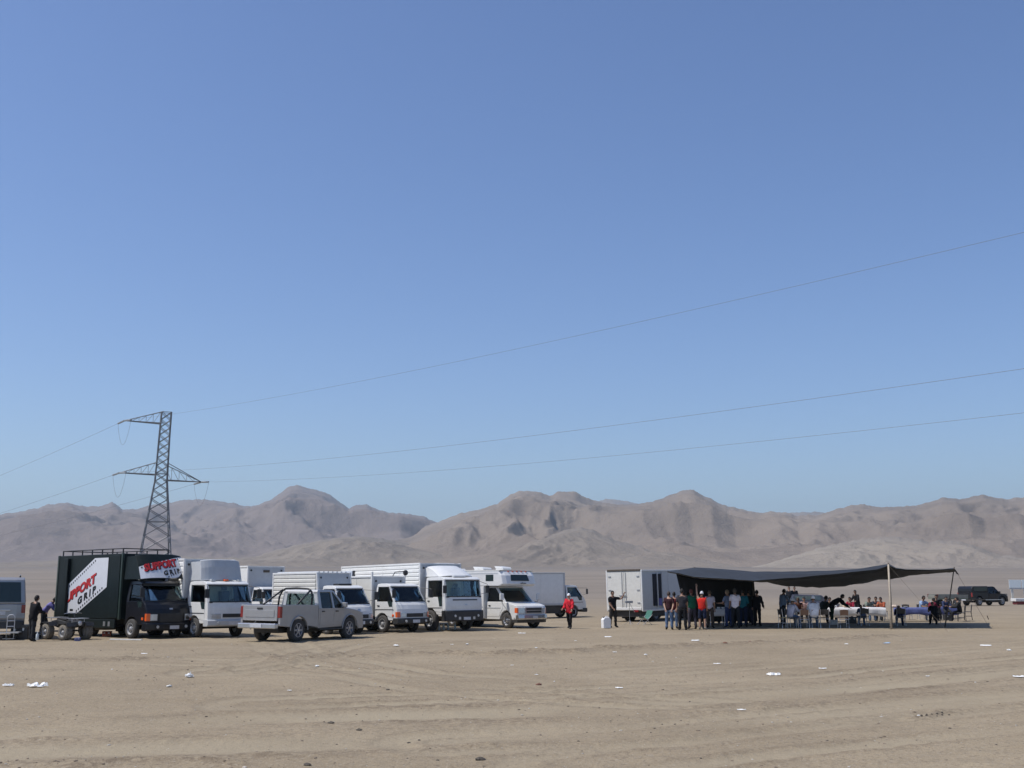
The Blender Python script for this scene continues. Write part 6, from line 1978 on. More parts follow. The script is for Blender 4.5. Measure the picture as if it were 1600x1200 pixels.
def crate(name, label, cat, px, py, w, d, h, m, rz=0.0, lid=True, z=0.0, grp=None, latches=2):
    g = gnd(px, py)
    t = thing(name, label, cat, (g.x, g.y, g.z + z), rz, grp)
    MB().box(-w / 2, w / 2, -d / 2, d / 2, 0, h * 0.72).build('body', M_(m), t, bevel=0.015)
    MB().box(-w / 2 - 0.006, w / 2 + 0.006, -d / 2 - 0.006, d / 2 + 0.006, h * 0.725, h).build('lid', M_(m), t, bevel=0.015)
    for k in range(latches):
        x = -w * 0.25 + w * 0.5 * k / max(1, latches - 1)
        MB().box(x - 0.03, x + 0.03, -d / 2 - 0.02, -d / 2 - 0.006, h * 0.62, h * 0.80).build('latch', M_('steel'), t)
    return t


crate('equipment_case', 'black equipment case between the van and the person in black', 'case', 32, 999, 0.62, 0.45, 0.55, 'plastic', 0.1)
crate('equipment_case', 'low black flat case on the ground left of the quad bike', 'case', 61, 997, 0.55, 0.4, 0.22, 'plastic', -0.1)
crate('tool_box', 'small blue box on the ground between quad bike and black truck', 'box', 121, 1001.5, 0.20, 0.16, 0.12, 'bluecloth', 0.2)
pl_ = MB().box(-0.65, 0.65, -0.05, 0.05, 0.0, 0.035).build('plank', mat('white_painted_plank', (0.70, 0.70, 0.66), 0.6, var=0.1, scale=12), None, bevel=0.004)
g = gnd(197, 1000.5); pl_.location = (g.x, g.y, g.z); pl_.rotation_euler = (0, 0, -0.22)
tag(pl_, 'white painted plank lying on the ground beside the black truck', 'plank')
g = gnd(15, 1000)
tr = thing('hand_trolley', 'silver framed hand trolley standing behind the grey van', 'trolley', (g.x, g.y, g.z), 0.2)
for sx in (-1, 1):
    MB().tube([(sx * 0.13, 0, 0.08), (sx * 0.13, 0, 0.85)], 0.016, 6).build('upright', M_('alu'), tr)
    MB().lathe([(-0.03, 0.09), (0.03, 0.09)], (sx * 0.18, 0.05, 0.09), 'x', 14).build('wheel', M_('rubber'), tr)
MB().tube([(-0.13, 0, 0.85), (-0.06, 0, 0.92), (0.06, 0, 0.92), (0.13, 0, 0.85)], 0.016, 6).build('handle', M_('alu'), tr)
for zz in (0.25, 0.5, 0.7): MB().tube([(-0.13, 0, zz), (0.13, 0, zz)], 0.010, 5).build('rung', M_('alu'), tr)
MB().box(-0.20, 0.20, -0.25, 0.0, 0.05, 0.065).build('toe_plate', M_('alu'), tr)
tl = MB().box(-1.1, 0.35, -0.3, 0.3, 0.26, 0.30).build('platform', M_('alu'), tr)
for (x, y) in ((-1.0, -0.2), (-0.3, -0.2), (-1.0, 0.2), (-0.3, 0.2)):
    MB().lathe([(-0.03, 0.10), (0.03, 0.10)], (x, y, 0.10), 'y', 14).build('caster', M_('rubber'), tl)

# odds and ends standing about
def bottle(label, px, py, h=0.32, c=(0.62, 0.68, 0.70), grp=None):
    g = gnd(px, py)
    o = MB().lathe([(0, h * 0.16), (h * 0.04, h * 0.18), (h * 0.68, h * 0.18), (h * 0.82, h * 0.07), (h * 0.92, h * 0.06), (h * 0.92, h * 0.075), (h, h * 0.075)], (0, 0, 0), 'z', 12).build('water_bottle', mat('clear_plastic_bottle', c, 0.15, var=0.2, scale=12), None, smooth=True)
    o.location = g; tag(o, label, 'bottle', grp)


for k, (px, lb) in enumerate(((686, 'leftmost'), (693, 'second from left'), (700, 'third from left'), (711, 'rightmost'))):
    bottle('plastic water bottle on the ground under the largest truck, ' + lb, px, 985 - k * 0.4, 0.30, grp='bottles under the largest truck')
crate('crate', 'red and white crate on the ground under the black truck', 'crate', 167, 995, 0.34, 0.25, 0.22, 'red', 0.2)
crate('cool_box', 'small white cool box under the left end of the long table', 'cool box', 1303, 976, 0.34, 0.26, 0.24, 'white', 0.1)
crate('crate', 'dark crate added to deepen the shade behind the chairs of the long dining table', 'crate', 1330, 974, 0.5, 0.3, 0.34, 'plastic', 0.0)  # this crate and the next are added to darken the space under the tables
crate('crate', 'dark crate added to deepen the shade under the right hand blue table', 'crate', 1482, 969, 0.5, 0.3, 0.3, 'plastic', 0.1)
bottle('tall pale bottle standing beside the quad bike', 58, 1000, 0.3)
# ------------------------------------------------------------------ people
SK = {'light': (0.42, 0.25, 0.17), 'tan': (0.30, 0.17, 0.11), 'dark': (0.16, 0.09, 0.06)}


def cloth(c, nm=None):
    nm = nm or 'cloth_%02d_%02d_%02d' % tuple(int(v * 99) for v in c)
    return mat(nm, c, 0.9, var=0.22, scale=7, bump=0.25, spec=0.2)


def dirv(pitch, out=0.0, side=1, yaw=0.0):
    """direction of a limb: pitch from straight down towards the front, out = away from the body"""
    p, o = math.radians(pitch), math.radians(out)
    v = Vector((side * math.sin(o), math.sin(p) * math.cos(o), -math.cos(p) * math.cos(o)))
    return v


def person(label, px, py, face, h=1.72, shirt=(0.1, 0.1, 0.1), trousers=(0.03, 0.04, 0.06), shoe=(0.03, 0.03, 0.03), skin='tan', hair=(0.015, 0.012, 0.010),
           sleeve='short', shorts=False, cap=None, lean=3, arm=((8, 8, 25), (8, 8, 25)), legs=((4, 4, 0), (-4, 4, -6)), sit=False, jacket=False, longhair=False, head=0, group='people at the camp',
           girth=1.0, at_=None, sitz=0.46, twist=0.0, bothout=None, bag=False):
    g = at_ if at_ is not None else gnd(px, py)
    root = thing('person', label, 'person', (g.x, g.y, g.z), math.radians(-face), group)
    k = h / 1.75
    hipz = sitz + 0.08 if sit else 0.0
    L = math.radians(lean)
    up = Vector((0, math.sin(L), math.cos(L))); fw = Vector((0, math.cos(L), -math.sin(L))); rt = Vector((1, 0, 0))
    # legs first, so that the lower foot stands on the ground
    hips = []
    leglen = []
    for i, sd in enumerate((-1, 1)):
        th_p, out, sh_p = legs[i]
        leglen.append(0.43 * -dirv(th_p, out).z + 0.43 * -dirv(sh_p, out * 0.3).z)
    if not sit: hipz = max(leglen) + 0.085 / 1.0
    P = Vector((0, 0, hipz))
    nodes = {}; R = {}; E = []

    def nd(n, p, r, par=None):
        nodes[n] = p; R[n] = r
        if par: E.append((par, n))
    gq = girth * 1.10
    nd('pelvis', P, 0.135 * gq)
    nd('waist', P + up * 0.17, 0.118 * gq, 'pelvis')
    nd('chest', P + up * 0.34, 0.135 * gq, 'waist')
    nd('neck0', P + up * 0.50, 0.070, 'chest')
    nd('neck1', P + up * 0.575 + fw * 0.01, 0.052, 'neck0')
    HL = math.radians(head)
    hup = (up * math.cos(HL) + fw * math.sin(HL)).normalized()
    hc = P + up * 0.575 + hup * 0.115 + fw * 0.015
    nd('skull', hc - hup * 0.05, 0.06, 'neck1')
    hands = []
    for i, sd in enumerate((-1, 1)):
        n = 'LR'[i]
        sh = P + up * 0.455 + rt * sd * 0.172 * (0.9 + 0.1 * gq)
        nd('sh' + n, sh, 0.062 * (0.8 + 0.2 * gq), 'chest')
        ap, ao, fp = arm[i][0], arm[i][1], arm[i][2]
        fo_ = arm[i][3] if len(arm[i]) > 3 else ao * 0.3
        el = sh + dirv(ap, ao, sd) * 0.285
        wr = el + dirv(fp, fo_, sd) * 0.255
        hd = (wr - el).normalized()
        nd('el' + n, el, 0.043, 'sh' + n); nd('wr' + n, wr, 0.030, 'el' + n)
        pm = wr + hd * 0.075
        nd('pm' + n, pm, 0.034, 'wr' + n)
        hands.append((wr, pm, hd, sd))
        hp = P + rt * sd * 0.085 + Vector((0, 0, -0.03))
        nd('hp' + n, hp, 0.098 * (0.85 + 0.15 * gq), 'pelvis')
        th_p, out, sh_p = legs[i]
        kn = hp + dirv(th_p, out, sd) * 0.42
        an = kn + dirv(sh_p, out * 0.3, sd) * 0.42
        nd('kn' + n, kn, 0.062, 'hp' + n); nd('an' + n, an, 0.043, 'kn' + n)
        heel = an + Vector((0, -0.02, -0.045)); toe = an + Vector((sd * 0.03, 0.15, -0.055))
        nd('to' + n, toe, 0.036, 'an' + n)
    names_ = list(nodes)
    me = bpy.data.meshes.new('body_bones')
    me.from_pydata([tuple(nodes[n] * k) for n in names_], [(names_.index(a), names_.index(b)) for a, b in E], [])
    o = bpy.data.objects.new('body_bones', me); COL.objects.link(o)
    sk = o.modifiers.new('skin', 'SKIN')
    sd_ = me.skin_vertices[0].data
    for i, n in enumerate(names_):
        r_ = R[n] * k
        sd_[i].radius = (r_, r_); sd_[i].use_root = (n == 'pelvis')
    if 'pelvis':
        i = names_.index('pelvis'); sd_[i].radius = (0.150 * k * gq, 0.115 * k * gq)
        i = names_.index('waist'); sd_[i].radius = (0.135 * k * gq, 0.10 * k * gq)
        i = names_.index('chest'); sd_[i].radius = (0.160 * k * gq, 0.115 * k * gq)
    sk.use_smooth_shade = True
    sb = o.modifiers.new('sub', 'SUBSURF'); sb.levels = 1; sb.render_levels = 1
    dg = bpy.context.evaluated_depsgraph_get()
    em = bpy.data.meshes.new_from_object(o.evaluated_get(dg))
    V = [v.co.copy() for v in em.vertices]; F = [tuple(p.vertices) for p in em.polygons]
    NV = [v.normal.copy() for v in em.vertices]
    bpy.data.objects.remove(o); bpy.data.meshes.remove(me); bpy.data.meshes.remove(em)
    segs = [(nodes[a] * k, nodes[b] * k, a, b) for a, b in E]

    def near(p):
        best = None; bd = 9
        for (a, b, na_, nb_) in segs:
            ab = b - a; t_ = max(0, min(1, (p - a).dot(ab) / ab.length_squared))
            d = (p - (a + ab * t_)).length - 0.35 * k * (R[na_] * (1 - t_) + R[nb_] * t_)
            if d < bd: bd = d; best = (na_, nb_, t_)
        return best
    body = MB(); body.add([tuple(v) for v in V], F)
    # head with jaw, nose, brow, ears
    hr = 0.098 * k
    H = hc * k
    # axes of the head
    hf = (fw * math.cos(HL) - up * math.sin(HL)).normalized()

    def hmap(p, s=1.0):
        x, y, z = p
        w = 0.80 if z > -0.2 else 0.80 - 0.28 * (-0.2 - z)
        yy = y * (0.98 if y > 0 else 1.0)
        zz = z * 1.18
        return H + (rt * x * w + hf * yy + hup * zz) * hr * s
    hb = MB(); nn, mm = 12, 9; Pq = []
    for i in range(mm + 1):
        th = math.pi * i / mm
        for j in range(nn):
            ph = 2 * math.pi * j / nn
            Pq.append(hmap((math.sin(th) * math.cos(ph), math.sin(th) * math.sin(ph), math.cos(th))))
    body.add([tuple(v) for v in Pq], [(i * nn + j, (i + 1) * nn + j, (i + 1) * nn + (j + 1) % nn, i * nn + (j + 1) % nn) for i in range(mm) for j in range(nn)])

    def hpnt(x, y, z): return H + (rt * x + hf * y + hup * z) * hr
    nz_ = [hpnt(-0.14, 0.93, -0.30), hpnt(0.14, 0.93, -0.30), hpnt(0, 1.26, -0.28), hpnt(0, 0.95, 0.18), hpnt(0, 0.9, -0.38)]
    body.add([tuple(v) for v in nz_], [(0, 2, 3), (2, 1, 3), (0, 4, 2), (4, 1, 2), (0, 3, 1, 4)])
    for sd in (-1, 1):
        e = [hpnt(sd * 0.78, 0.12, 0.15), hpnt(sd * 0.95, -0.08, 0.18), hpnt(sd * 0.92, -0.06, -0.22), hpnt(sd * 0.76, 0.08, -0.25)]
        body.add([tuple(v) for v in e], [(0, 1, 2, 3), (3, 2, 1, 0)])
    # hands
    for (wr, pm, hd, sd) in hands:
        across = hd.cross(Vector((0, 1, 0)) if abs(hd.y) < 0.9 else Vector((0, 0, 1))).normalized()
        palm = across.cross(hd).normalized()
        for q_, (off, ln) in enumerate(((-0.030, 0.062), (-0.010, 0.072), (0.010, 0.068), (0.028, 0.052))):
            b0 = pm + across * off + hd * 0.01
            b1 = b0 + hd * ln * 0.55 + palm * 0.006; b2 = b1 + (hd * 0.8 + palm * 0.5).normalized() * ln * 0.55
            body.tube([b0 * k, b1 * k, b2 * k], 0.0095 * k, 5, r2=0.007 * k)
        b0 = wr + hd * 0.03 - across * 0.028
        body.tube([b0 * k, (b0 + hd * 0.03 - across * 0.022) * k, (b0 + hd * 0.06 - across * 0.028 + palm * 0.012) * k], 0.011 * k, 5, r2=0.008 * k)
    bo = body.build('body', mat('skin_' + skin, SK[skin], 0.6, var=0.08), root, smooth=True)
    # eyes, brows, mouth as one thin face detail each
    for sd in (-1, 1):
        c = hpnt(sd * 0.30, 0.90, 0.05)
        MB().blob(tuple(c), (0.012 * k,) * 3, 6, 4).build('eye', mat('eye', (0.05, 0.04, 0.035), 0.2), bo)
    MB().add([tuple(hpnt(-0.25, 0.90, -0.62)), tuple(hpnt(0.25, 0.90, -0.62)), tuple(hpnt(0.22, 0.90, -0.54)), tuple(hpnt(-0.22, 0.90, -0.54))], [(0, 1, 2, 3)]).build('mouth', mat('lips', (0.25, 0.09, 0.08), 0.5), bo)

    def shell(name, test, m, off):
        keep = []
        for f in F:
            c = sum((V[i] for i in f), Vector()) / len(f)
            na_, nb_, t_ = near(c)
            if test(na_, nb_, t_, c): keep.append(f)
        if not keep: return None
        used = sorted({i for f in keep for i in f}); mp = {u: i for i, u in enumerate(used)}
        rs_ = random.Random(len(keep))
        VV = []
        for u in used:
            wv = off * (1 + 0.6 * math.sin(V[u].z * 31 + V[u].x * 17))
            VV.append(V[u] + NV[u] * wv * k)
        me_ = bpy.data.meshes.new(name)
        me_.from_pydata([tuple(v) for v in VV], [], [tuple(mp[i] for i in f) for f in keep]); me_.materials.append(m)
        for p in me_.polygons: p.use_smooth = True
        ob = bpy.data.objects.new(name, me_); COL.objects.link(ob); ob.parent = root
        sm = ob.modifiers.new('thick', 'SOLIDIFY'); sm.thickness = 0.006; sm.offset = 1
        return ob
    arm_lim = 0.62 if sleeve == 'short' else None

    def t_shirt(a, b, t_, c):
        s_up = (c - P * k).dot(up)
        if b[:2] == 'hp' or (b[:2] == 'kn' and jacket and not sit): return s_up > (-0.15 if jacket else -0.07) * k
        if a in ('pelvis',) and b == 'waist': return True
        if b in ('chest', 'shL', 'shR', 'waist'): return True
        if b == 'neck0': return t_ < 0.85
        if b[:2] == 'el': return sleeve != 'none' and (sleeve == 'long' or t_ < 0.72)
        if b[:2] == 'wr': return sleeve == 'long' and t_ < 0.93
        return False

    def t_trous(a, b, t_, c):
        if b[:2] == 'hp' or (a == 'pelvis' and b == 'waist'): return (c - P * k).dot(up) < (-0.03 if not sit else 0.02) * k
        if b[:2] == 'kn': return True
        if b[:2] == 'an': return (not shorts) and t_ < 0.97
        return False

    def t_shoe(a, b, t_, c):
        return b[:2] == 'to' or (b[:2] == 'an' and t_ > 0.93)
    shell('trousers' if not shorts else 'shorts', t_trous, cloth(trousers), 0.012)
    shell('jacket' if jacket else 'shirt', t_shirt, cloth(shirt), 0.022 if jacket else 0.015)
    shell('shoes', t_shoe, cloth(shoe), 0.008)
    # hair and cap
    def cover(name, m, s, zmin, fmax, brim=False):
        hb = MB(); nn, mm = 14, 9; idx = {}; Pv = []; Fq = []
        def pt(i, j):
            th = math.pi * i / mm; ph = 2 * math.pi * j / nn
            return (math.sin(th) * math.cos(ph), math.sin(th) * math.sin(ph), math.cos(th))
        for i in range(mm + 1):
            for j in range(nn):
                p = pt(i, j); Pv.append(hmap(p, s))
        for i in range(mm):
            for j in range(nn):
                cc = [(i, j), (i + 1, j), (i + 1, (j + 1) % nn), (i, (j + 1) % nn)]
                z = sum(pt(*c)[2] for c in cc) / 4; y = sum(pt(*c)[1] for c in cc) / 4
                if z > zmin(y): Fq.append(tuple(c[0] * nn + c[1] for c in cc))
        hb.add([tuple(v) for v in Pv], Fq)
        if brim:
            b = [hpnt(-0.62, 0.70, 0.42), hpnt(0.62, 0.70, 0.42), hpnt(0.45, 1.55, 0.30), hpnt(0.0, 1.72, 0.28), hpnt(-0.45, 1.55, 0.30)]
            b2_ = [v + hup * 0.006 for v in b]
            MB().add([tuple(v) for v in b + b2_], [(0, 4, 3, 2, 1), (5, 6, 7, 8, 9)] + [(i, (i + 1) % 5, (i + 1) % 5 + 5, i + 5) for i in range(5)]).build('brim', m, root)
        ob = hb.build(name, m, root, smooth=True)
        md_ = ob.modifiers.new('thick', 'SOLIDIFY'); md_.thickness = 0.008
        return ob
    hm_ = mat('hair_%02d_%02d' % (int(hair[0] * 99), int(hair[2] * 99)), hair, 0.8, var=0.3, scale=30, bump=0.3)
    if cap is None or longhair:
        cover('hair', hm_, 1.10, (lambda y: 0.52 if y > 0.45 else (-0.95 if longhair else -0.45) if y < 0.15 else 0.1), None)
    else:
        cover('hair', hm_, 1.05, (lambda y: 0.5 if y > 0.3 else -0.45), None)
    if cap is not None:
        cover('cap', cloth(cap), 1.15, (lambda y: 0.22 if y > 0.3 else -0.02), None, brim=True)
    if bag:
        s_ = MB().tube([(0.17 * k, 0.02, 1.42 * k), (0.0, 0.15 * k, 1.15 * k), (-0.20 * k, 0.10 * k, 0.92 * k)], 0.015, 5).build('bag_strap', cloth((0.02, 0.02, 0.02)), root)
        MB().box(-0.30 * k, -0.18 * k, -0.06, 0.16, 0.72 * k, 0.95 * k).build('shoulder_bag', cloth((0.02, 0.02, 0.02)), root, bevel=0.03)
    return root


BLK = (0.012, 0.012, 0.014); DK = (0.03, 0.032, 0.036); JEAN = (0.10, 0.15, 0.24); NAVY = (0.015, 0.022, 0.05); WHT = (0.72, 0.72, 0.73)
behind = ((-22, 8, -35, -14), (-22, 8, -35, -14))     # hands clasped behind
hang = ((5, 7, 15), (5, 7, 15))
front = ((20, 8, 75, -12), (20, 8, 75, -12))

# left of the trucks
person('person in black jacket standing with back turned beside the grey van', 49, 1002, 30, 1.66, BLK, DK, sleeve='long', jacket=True, arm=front, lean=8, longhair=True)
person('person in lilac blue top bending over the quad bike', 66, 991, 80, 1.68, (0.20, 0.18, 0.42), DK, sleeve='long', lean=38, arm=((40, 5, 70), (35, 5, 75)), legs=((15, 4, -5), (0, 4, -8)))
# between the motorhome and the box truck
person('person in bright red jacket and white cap walking alone with a dark bag', 890, 982.5, 205, 1.66, (0.62, 0.03, 0.045), BLK, sleeve='long', jacket=True, cap=WHT, lean=4, arm=((25, 12, 45), (12, 10, 60, 5)), legs=((16, 3, 4), (-12, 3, -26)), bag=True, girth=1.08, skin='light')
person('man in black T-shirt drinking in front of the white truck doors', 958, 980.5, 150, 1.76, BLK, (0.035, 0.032, 0.030), arm=((70, 60, 150, 15), (10, 6, 38, -18)), legs=((6, 5, -2), (-4, 4, -6)), lean=-2, skin='tan')
dr = None
# group standing before the awning
person('person in dark maroon T-shirt and pale jeans, leftmost of the standing group', 1046, 984, 10, 1.70, (0.045, 0.018, 0.022), JEAN, arm=behind, hair=(0.05, 0.035, 0.03), skin='light')
person('person in dark red shirt with hands clasped behind the back', 1054, 982.5, 20, 1.68, (0.09, 0.015, 0.018), (0.12, 0.17, 0.26), arm=behind)
person('tall person in charcoal shirt and black trousers seen from behind', 1067, 984.5, 5, 1.84, (0.035, 0.034, 0.040), (0.015, 0.018, 0.016), arm=hang, girth=1.12)
person('person in green T-shirt and dark trousers', 1082, 983, -15, 1.80, (0.015, 0.13, 0.07), (0.06, 0.055, 0.07), arm=((10, 8, 30), (25, 8, 80, -10)), hair=(0.12, 0.03, 0.02), girth=1.05, legs=((6, 5, -2), (-5, 5, -8)))
person('person in red vest and white cap with one arm raised high', 1098, 983.5, 10, 1.72, (0.60, 0.03, 0.02), NAVY, shorts=True, sleeve='none', cap=WHT, arm=((172, 10, 176), (10, 8, 40)), skin='light', shoe=(0.3, 0.28, 0.25))
person('person in white T-shirt and brown trousers right of the red vest', 1110, 981, 15, 1.74, (0.60, 0.56, 0.64), (0.07, 0.055, 0.045), arm=hang, hair=(0.10, 0.08, 0.06), skin='light')
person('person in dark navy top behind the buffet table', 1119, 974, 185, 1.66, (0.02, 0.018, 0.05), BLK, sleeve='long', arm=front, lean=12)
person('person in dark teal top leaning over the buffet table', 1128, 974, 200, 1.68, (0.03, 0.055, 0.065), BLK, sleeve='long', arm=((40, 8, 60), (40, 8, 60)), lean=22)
person('person in pale blue shirt under blue dungarees holding a plate', 1139, 980.5, -40, 1.76, (0.22, 0.27, 0.38), (0.035, 0.055, 0.14), arm=((25, 8, 85, -5), (20, 8, 80, -5)), hair=(0.25, 0.20, 0.14), skin='light')
person('curly haired person in white T-shirt and black trousers', 1150, 981.5, 5, 1.82, (0.78, 0.74, 0.80), (0.015, 0.018, 0.022), arm=((15, 8, 40), (20, 8, 60)), hair=(0.06, 0.055, 0.05), longhair=True)
person('person in turquoise shirt and navy trousers', 1162, 979.5, 20, 1.76, (0.02, 0.16, 0.21), (0.02, 0.022, 0.05), sleeve='long', arm=front)
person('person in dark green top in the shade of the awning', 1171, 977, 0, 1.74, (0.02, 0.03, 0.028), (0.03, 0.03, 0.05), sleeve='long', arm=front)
person('person in black jacket, rightmost of the standing group', 1184, 978.5, 25, 1.72, BLK, BLK, sleeve='long', jacket=True, arm=((5, 14, 25), (10, 14, 45)), girth=1.1)
person('short person in black hidden among the standing group', 1074, 979, 20, 1.66, BLK, DK, sleeve='long', arm=front)
person('person in dark grey shirt between green shirt and red vest', 1091, 977, 0, 1.70, DK, BLK, arm=front)

# around the tables
person('man in blue grey shirt standing at the left end of the tables', 1224, 977, 60, 1.78, (0.20, 0.26, 0.36), DK, sleeve='long', arm=((15, 8, 50), (35, 8, 65)), lean=10, girth=1.2)


def seated(label, px, py, face, shirt, trousers=DK, **kw):
    kw.setdefault('lean', 14)
    kw.setdefault('arm', ((35, 8, 95, -10), (35, 8, 95, -10)))
    return person(label, px, py, face, kw.pop('h', 1.72), shirt, trousers, sit=True, legs=((82, 8, 6), (82, 8, 2)), **kw)


seated('seated man in white and purple top with pale cap, turned to the right', 1236, 981, 60, (0.58, 0.56, 0.62), JEAN, h=1.80, girth=1.1, cap=(0.5, 0.52, 0.52), sleeve='long')
seated('brown haired sitter facing the camera behind the small brown table', 1248, 972, 190, (0.12, 0.05, 0.035), DK, hair=(0.08, 0.05, 0.03), skin='dark')
seated('sitter with pale arms behind the small brown table', 1258, 970.5, 200, (0.45, 0.30, 0.28), DK, skin='light')
seated('seated man in white shirt and bright white cap with his back turned', 1273, 981.5, 10, WHT, JEAN, cap=(0.85, 0.85, 0.85), sleeve='long', girth=1.2, h=1.95)
seated('sitter in dark green top right of the bright white cap', 1286, 974, 60, (0.03, 0.035, 0.03), BLK, sleeve='long', lean=22, h=1.9, girth=1.2)
person('person in black jacket bending right over the long white table', 1301, 974, 90, 1.80, BLK, (0.02, 0.05, 0.03), sleeve='long', jacket=True, lean=58, head=-25, arm=((48, 6, 52, 2), (45, 6, 50, 2)), girth=1.15, legs=((5, 5, 0), (-5, 5, -5)))
person('long haired person in black standing behind the long white table', 1341, 966, 235, 1.66, BLK, BLK, sleeve='long', lean=14, arm=((25, 8, 70), (25, 8, 70)), longhair=True)
seated('sitter in dark red top beside the long haired person in black', 1331, 970, 215, (0.25, 0.02, 0.04), BLK, sleeve='long')
seated('seated person in grey green shirt and jeans at the long table', 1357, 970, 165, (0.20, 0.23, 0.19), JEAN, arm=((60, 12, 105), (30, 8, 95)))
seated('seated person in orange and red patterned shirt left of the pale pole', 1380, 970, 225, (0.38, 0.10, 0.05), DK, sleeve='long')
seated('sitter in blue jeans with back to the camera under the long table', 1350, 977.5, 0, (0.10, 0.13, 0.22), JEAN, h=1.5, lean=34, head=30)
seated('seated person in pale blue shirt behind the first blue table', 1441, 969, 150, (0.28, 0.38, 0.55), DK, arm=((60, 8, 90), (30, 8, 95)), h=1.8)
seated('seated person in maroon shirt between the blue tables', 1455, 970, 60, (0.14, 0.015, 0.03), BLK, sleeve='long', lean=25)
seated('seated person in black top left of the leaning pole', 1465, 968, 200, BLK, BLK, sleeve='long', h=1.86, girth=1.1)
seated('seated person in dark coat and pale scarf at the right end table', 1501, 970.5, 285, (0.025, 0.03, 0.022), BLK, sleeve='long', h=1.72, lean=10, skin='light', jacket=True)
seated('sitter in brown top half hidden between the white cap and the bending person', 1294, 971, 150, (0.10, 0.07, 0.05), DK, sleeve='long')
seated('sitter in dark top right of the dark red sitter at the long table', 1369, 968.5, 185, (0.05, 0.05, 0.06), DK, sleeve='long')
seated('sitter in navy with back turned right beside the pale pole', 1407, 978, 15, NAVY, NAVY, sleeve='long', lean=42, head=35, h=1.55)
seated('sitter in dark blue behind the last blue table', 1479, 967.5, 185, (0.03, 0.04, 0.09), DK, sleeve='long')
seated('sitter in black with back turned between the two blue tables', 1461, 976, 10, BLK, BLK, sleeve='long', lean=30, head=20, h=1.6)
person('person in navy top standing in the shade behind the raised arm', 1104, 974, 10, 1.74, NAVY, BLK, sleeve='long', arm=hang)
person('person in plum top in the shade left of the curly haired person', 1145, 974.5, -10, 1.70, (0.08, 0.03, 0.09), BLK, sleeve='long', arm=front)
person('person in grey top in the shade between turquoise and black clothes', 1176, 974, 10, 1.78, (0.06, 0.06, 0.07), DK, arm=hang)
# two people far behind beside the parked car
for (px, lb, c) in ((1234, 'distant person in dark top beyond the parked car, left of a pair', DK), (1242.5, 'distant person in black top beyond the parked car, right of a pair', BLK)):
    person(lb, px, 955, 180, 1.74, c, BLK, sleeve='long')

# ------------------------------------------------------------------ litter and stones lying about
LIT = [  # px, py, width px, kind, label
    (296, 1059, 17, 'bag', 'largest crumpled white plastic bag, standing up, below the black truck'),
    (264, 1073.5, 12, 'bag', 'white crumpled plastic bag left of and below the upright bag'),
    (57, 1074, 36, 'strip', 'long torn strip of white plastic on the ground at the far left'),
    (12, 1073, 20, 'strip', 'short torn white strip at the left edge of the picture'),
    (225, 1021.5, 11, 'flat', 'flat scrap of white paper below the front wheel of the black truck'),
    (175, 1046.5, 5, 'flat', 'tiny white scrap left of the upright plastic bag'),
    (262, 1029.5, 4, 'flat', 'tiny pale scrap below the black truck nose'),
    (495, 1041, 9, 'bag', 'small white plastic lump below the silver pickup'),
    (619, 1010, 10, 'bag', 'white scrap right below the cream box truck'),
    (706, 1007.5, 6, 'flat', 'faint white scrap below the largest truck, left of a pair'),
    (730, 1007, 7, 'bag', 'bright white scrap below the largest truck, right of a pair'),
    (452, 1080, 9, 'flat', 'faint grey scrap in the middle of the open ground at left'),
    (815, 990, 14, 'flat', 'flat pale sheet on the ground below the motorhome'),
    (838, 1013, 6, 'bag', 'small white scrap beside the pale stones below the motorhome'),
    (899, 1001, 5, 'flat', 'small white scrap below the person in red'),
    (950, 996, 14, 'flat', 'thin white sheet below the water canister'),
    (1009, 1024, 8, 'bag', 'small bluish white scrap left of centre of the low dirt bank'),
    (960, 1020, 8, 'flat', 'pale scrap left of the bluish white scrap'),
    (1086, 1002, 16, 'flat', 'flat white strip below the standing group'),
    (1120, 1038.5, 13, 'flat', 'pair of faint white scraps on open ground at centre right'),
    (1208, 1055.5, 26, 'strip', 'bright white torn strip on open ground below the awning'),
    (1285, 1045.5, 14, 'flat', 'white scrap above and right of the bright torn strip'),
    (967, 1076, 15, 'flat', 'flat white scrap in the middle of the foreground'),
    (1158, 1109, 15, 'flat', 'white scrap nearest the camera, right of centre'),
    (866, 1065, 4, 'bag', 'tiny white lump above the flat scrap in the middle'),
    (838, 1055, 7, 'flat', 'faint white scrap left of the tiny lump'),
    (1385, 1006, 16, 'blue', 'flat bluish plastic sheet below the pale tent pole'),
    (1322, 1007, 9, 'flat', 'white scrap left of the bluish plastic sheet'),
    (1540, 1009.5, 18, 'flat', 'thin white strip at right below the black pickup'),
    (1577, 1017, 9, 'bag', 'small white plastic lump near the right edge'),
    (1593, 1058.5, 22, 'flat', 'thin white strip at the right edge of the picture'),
    (1524, 1068, 4, 'bag', 'tiny bright white lump at right, right of a dark stone'),
    (1435, 1118, 6, 'bag', 'pale lump at the left end of the row of dark clods'),
    (1449, 1055, 8, 'flat', 'faint pale scrap on a tyre track at right'),
    (1175, 972.5, 8, 'flat', 'pale scrap on the ground right of the standing group'),
    (800, 1040, 6, 'flat', 'very faint white scrap at centre'),
]
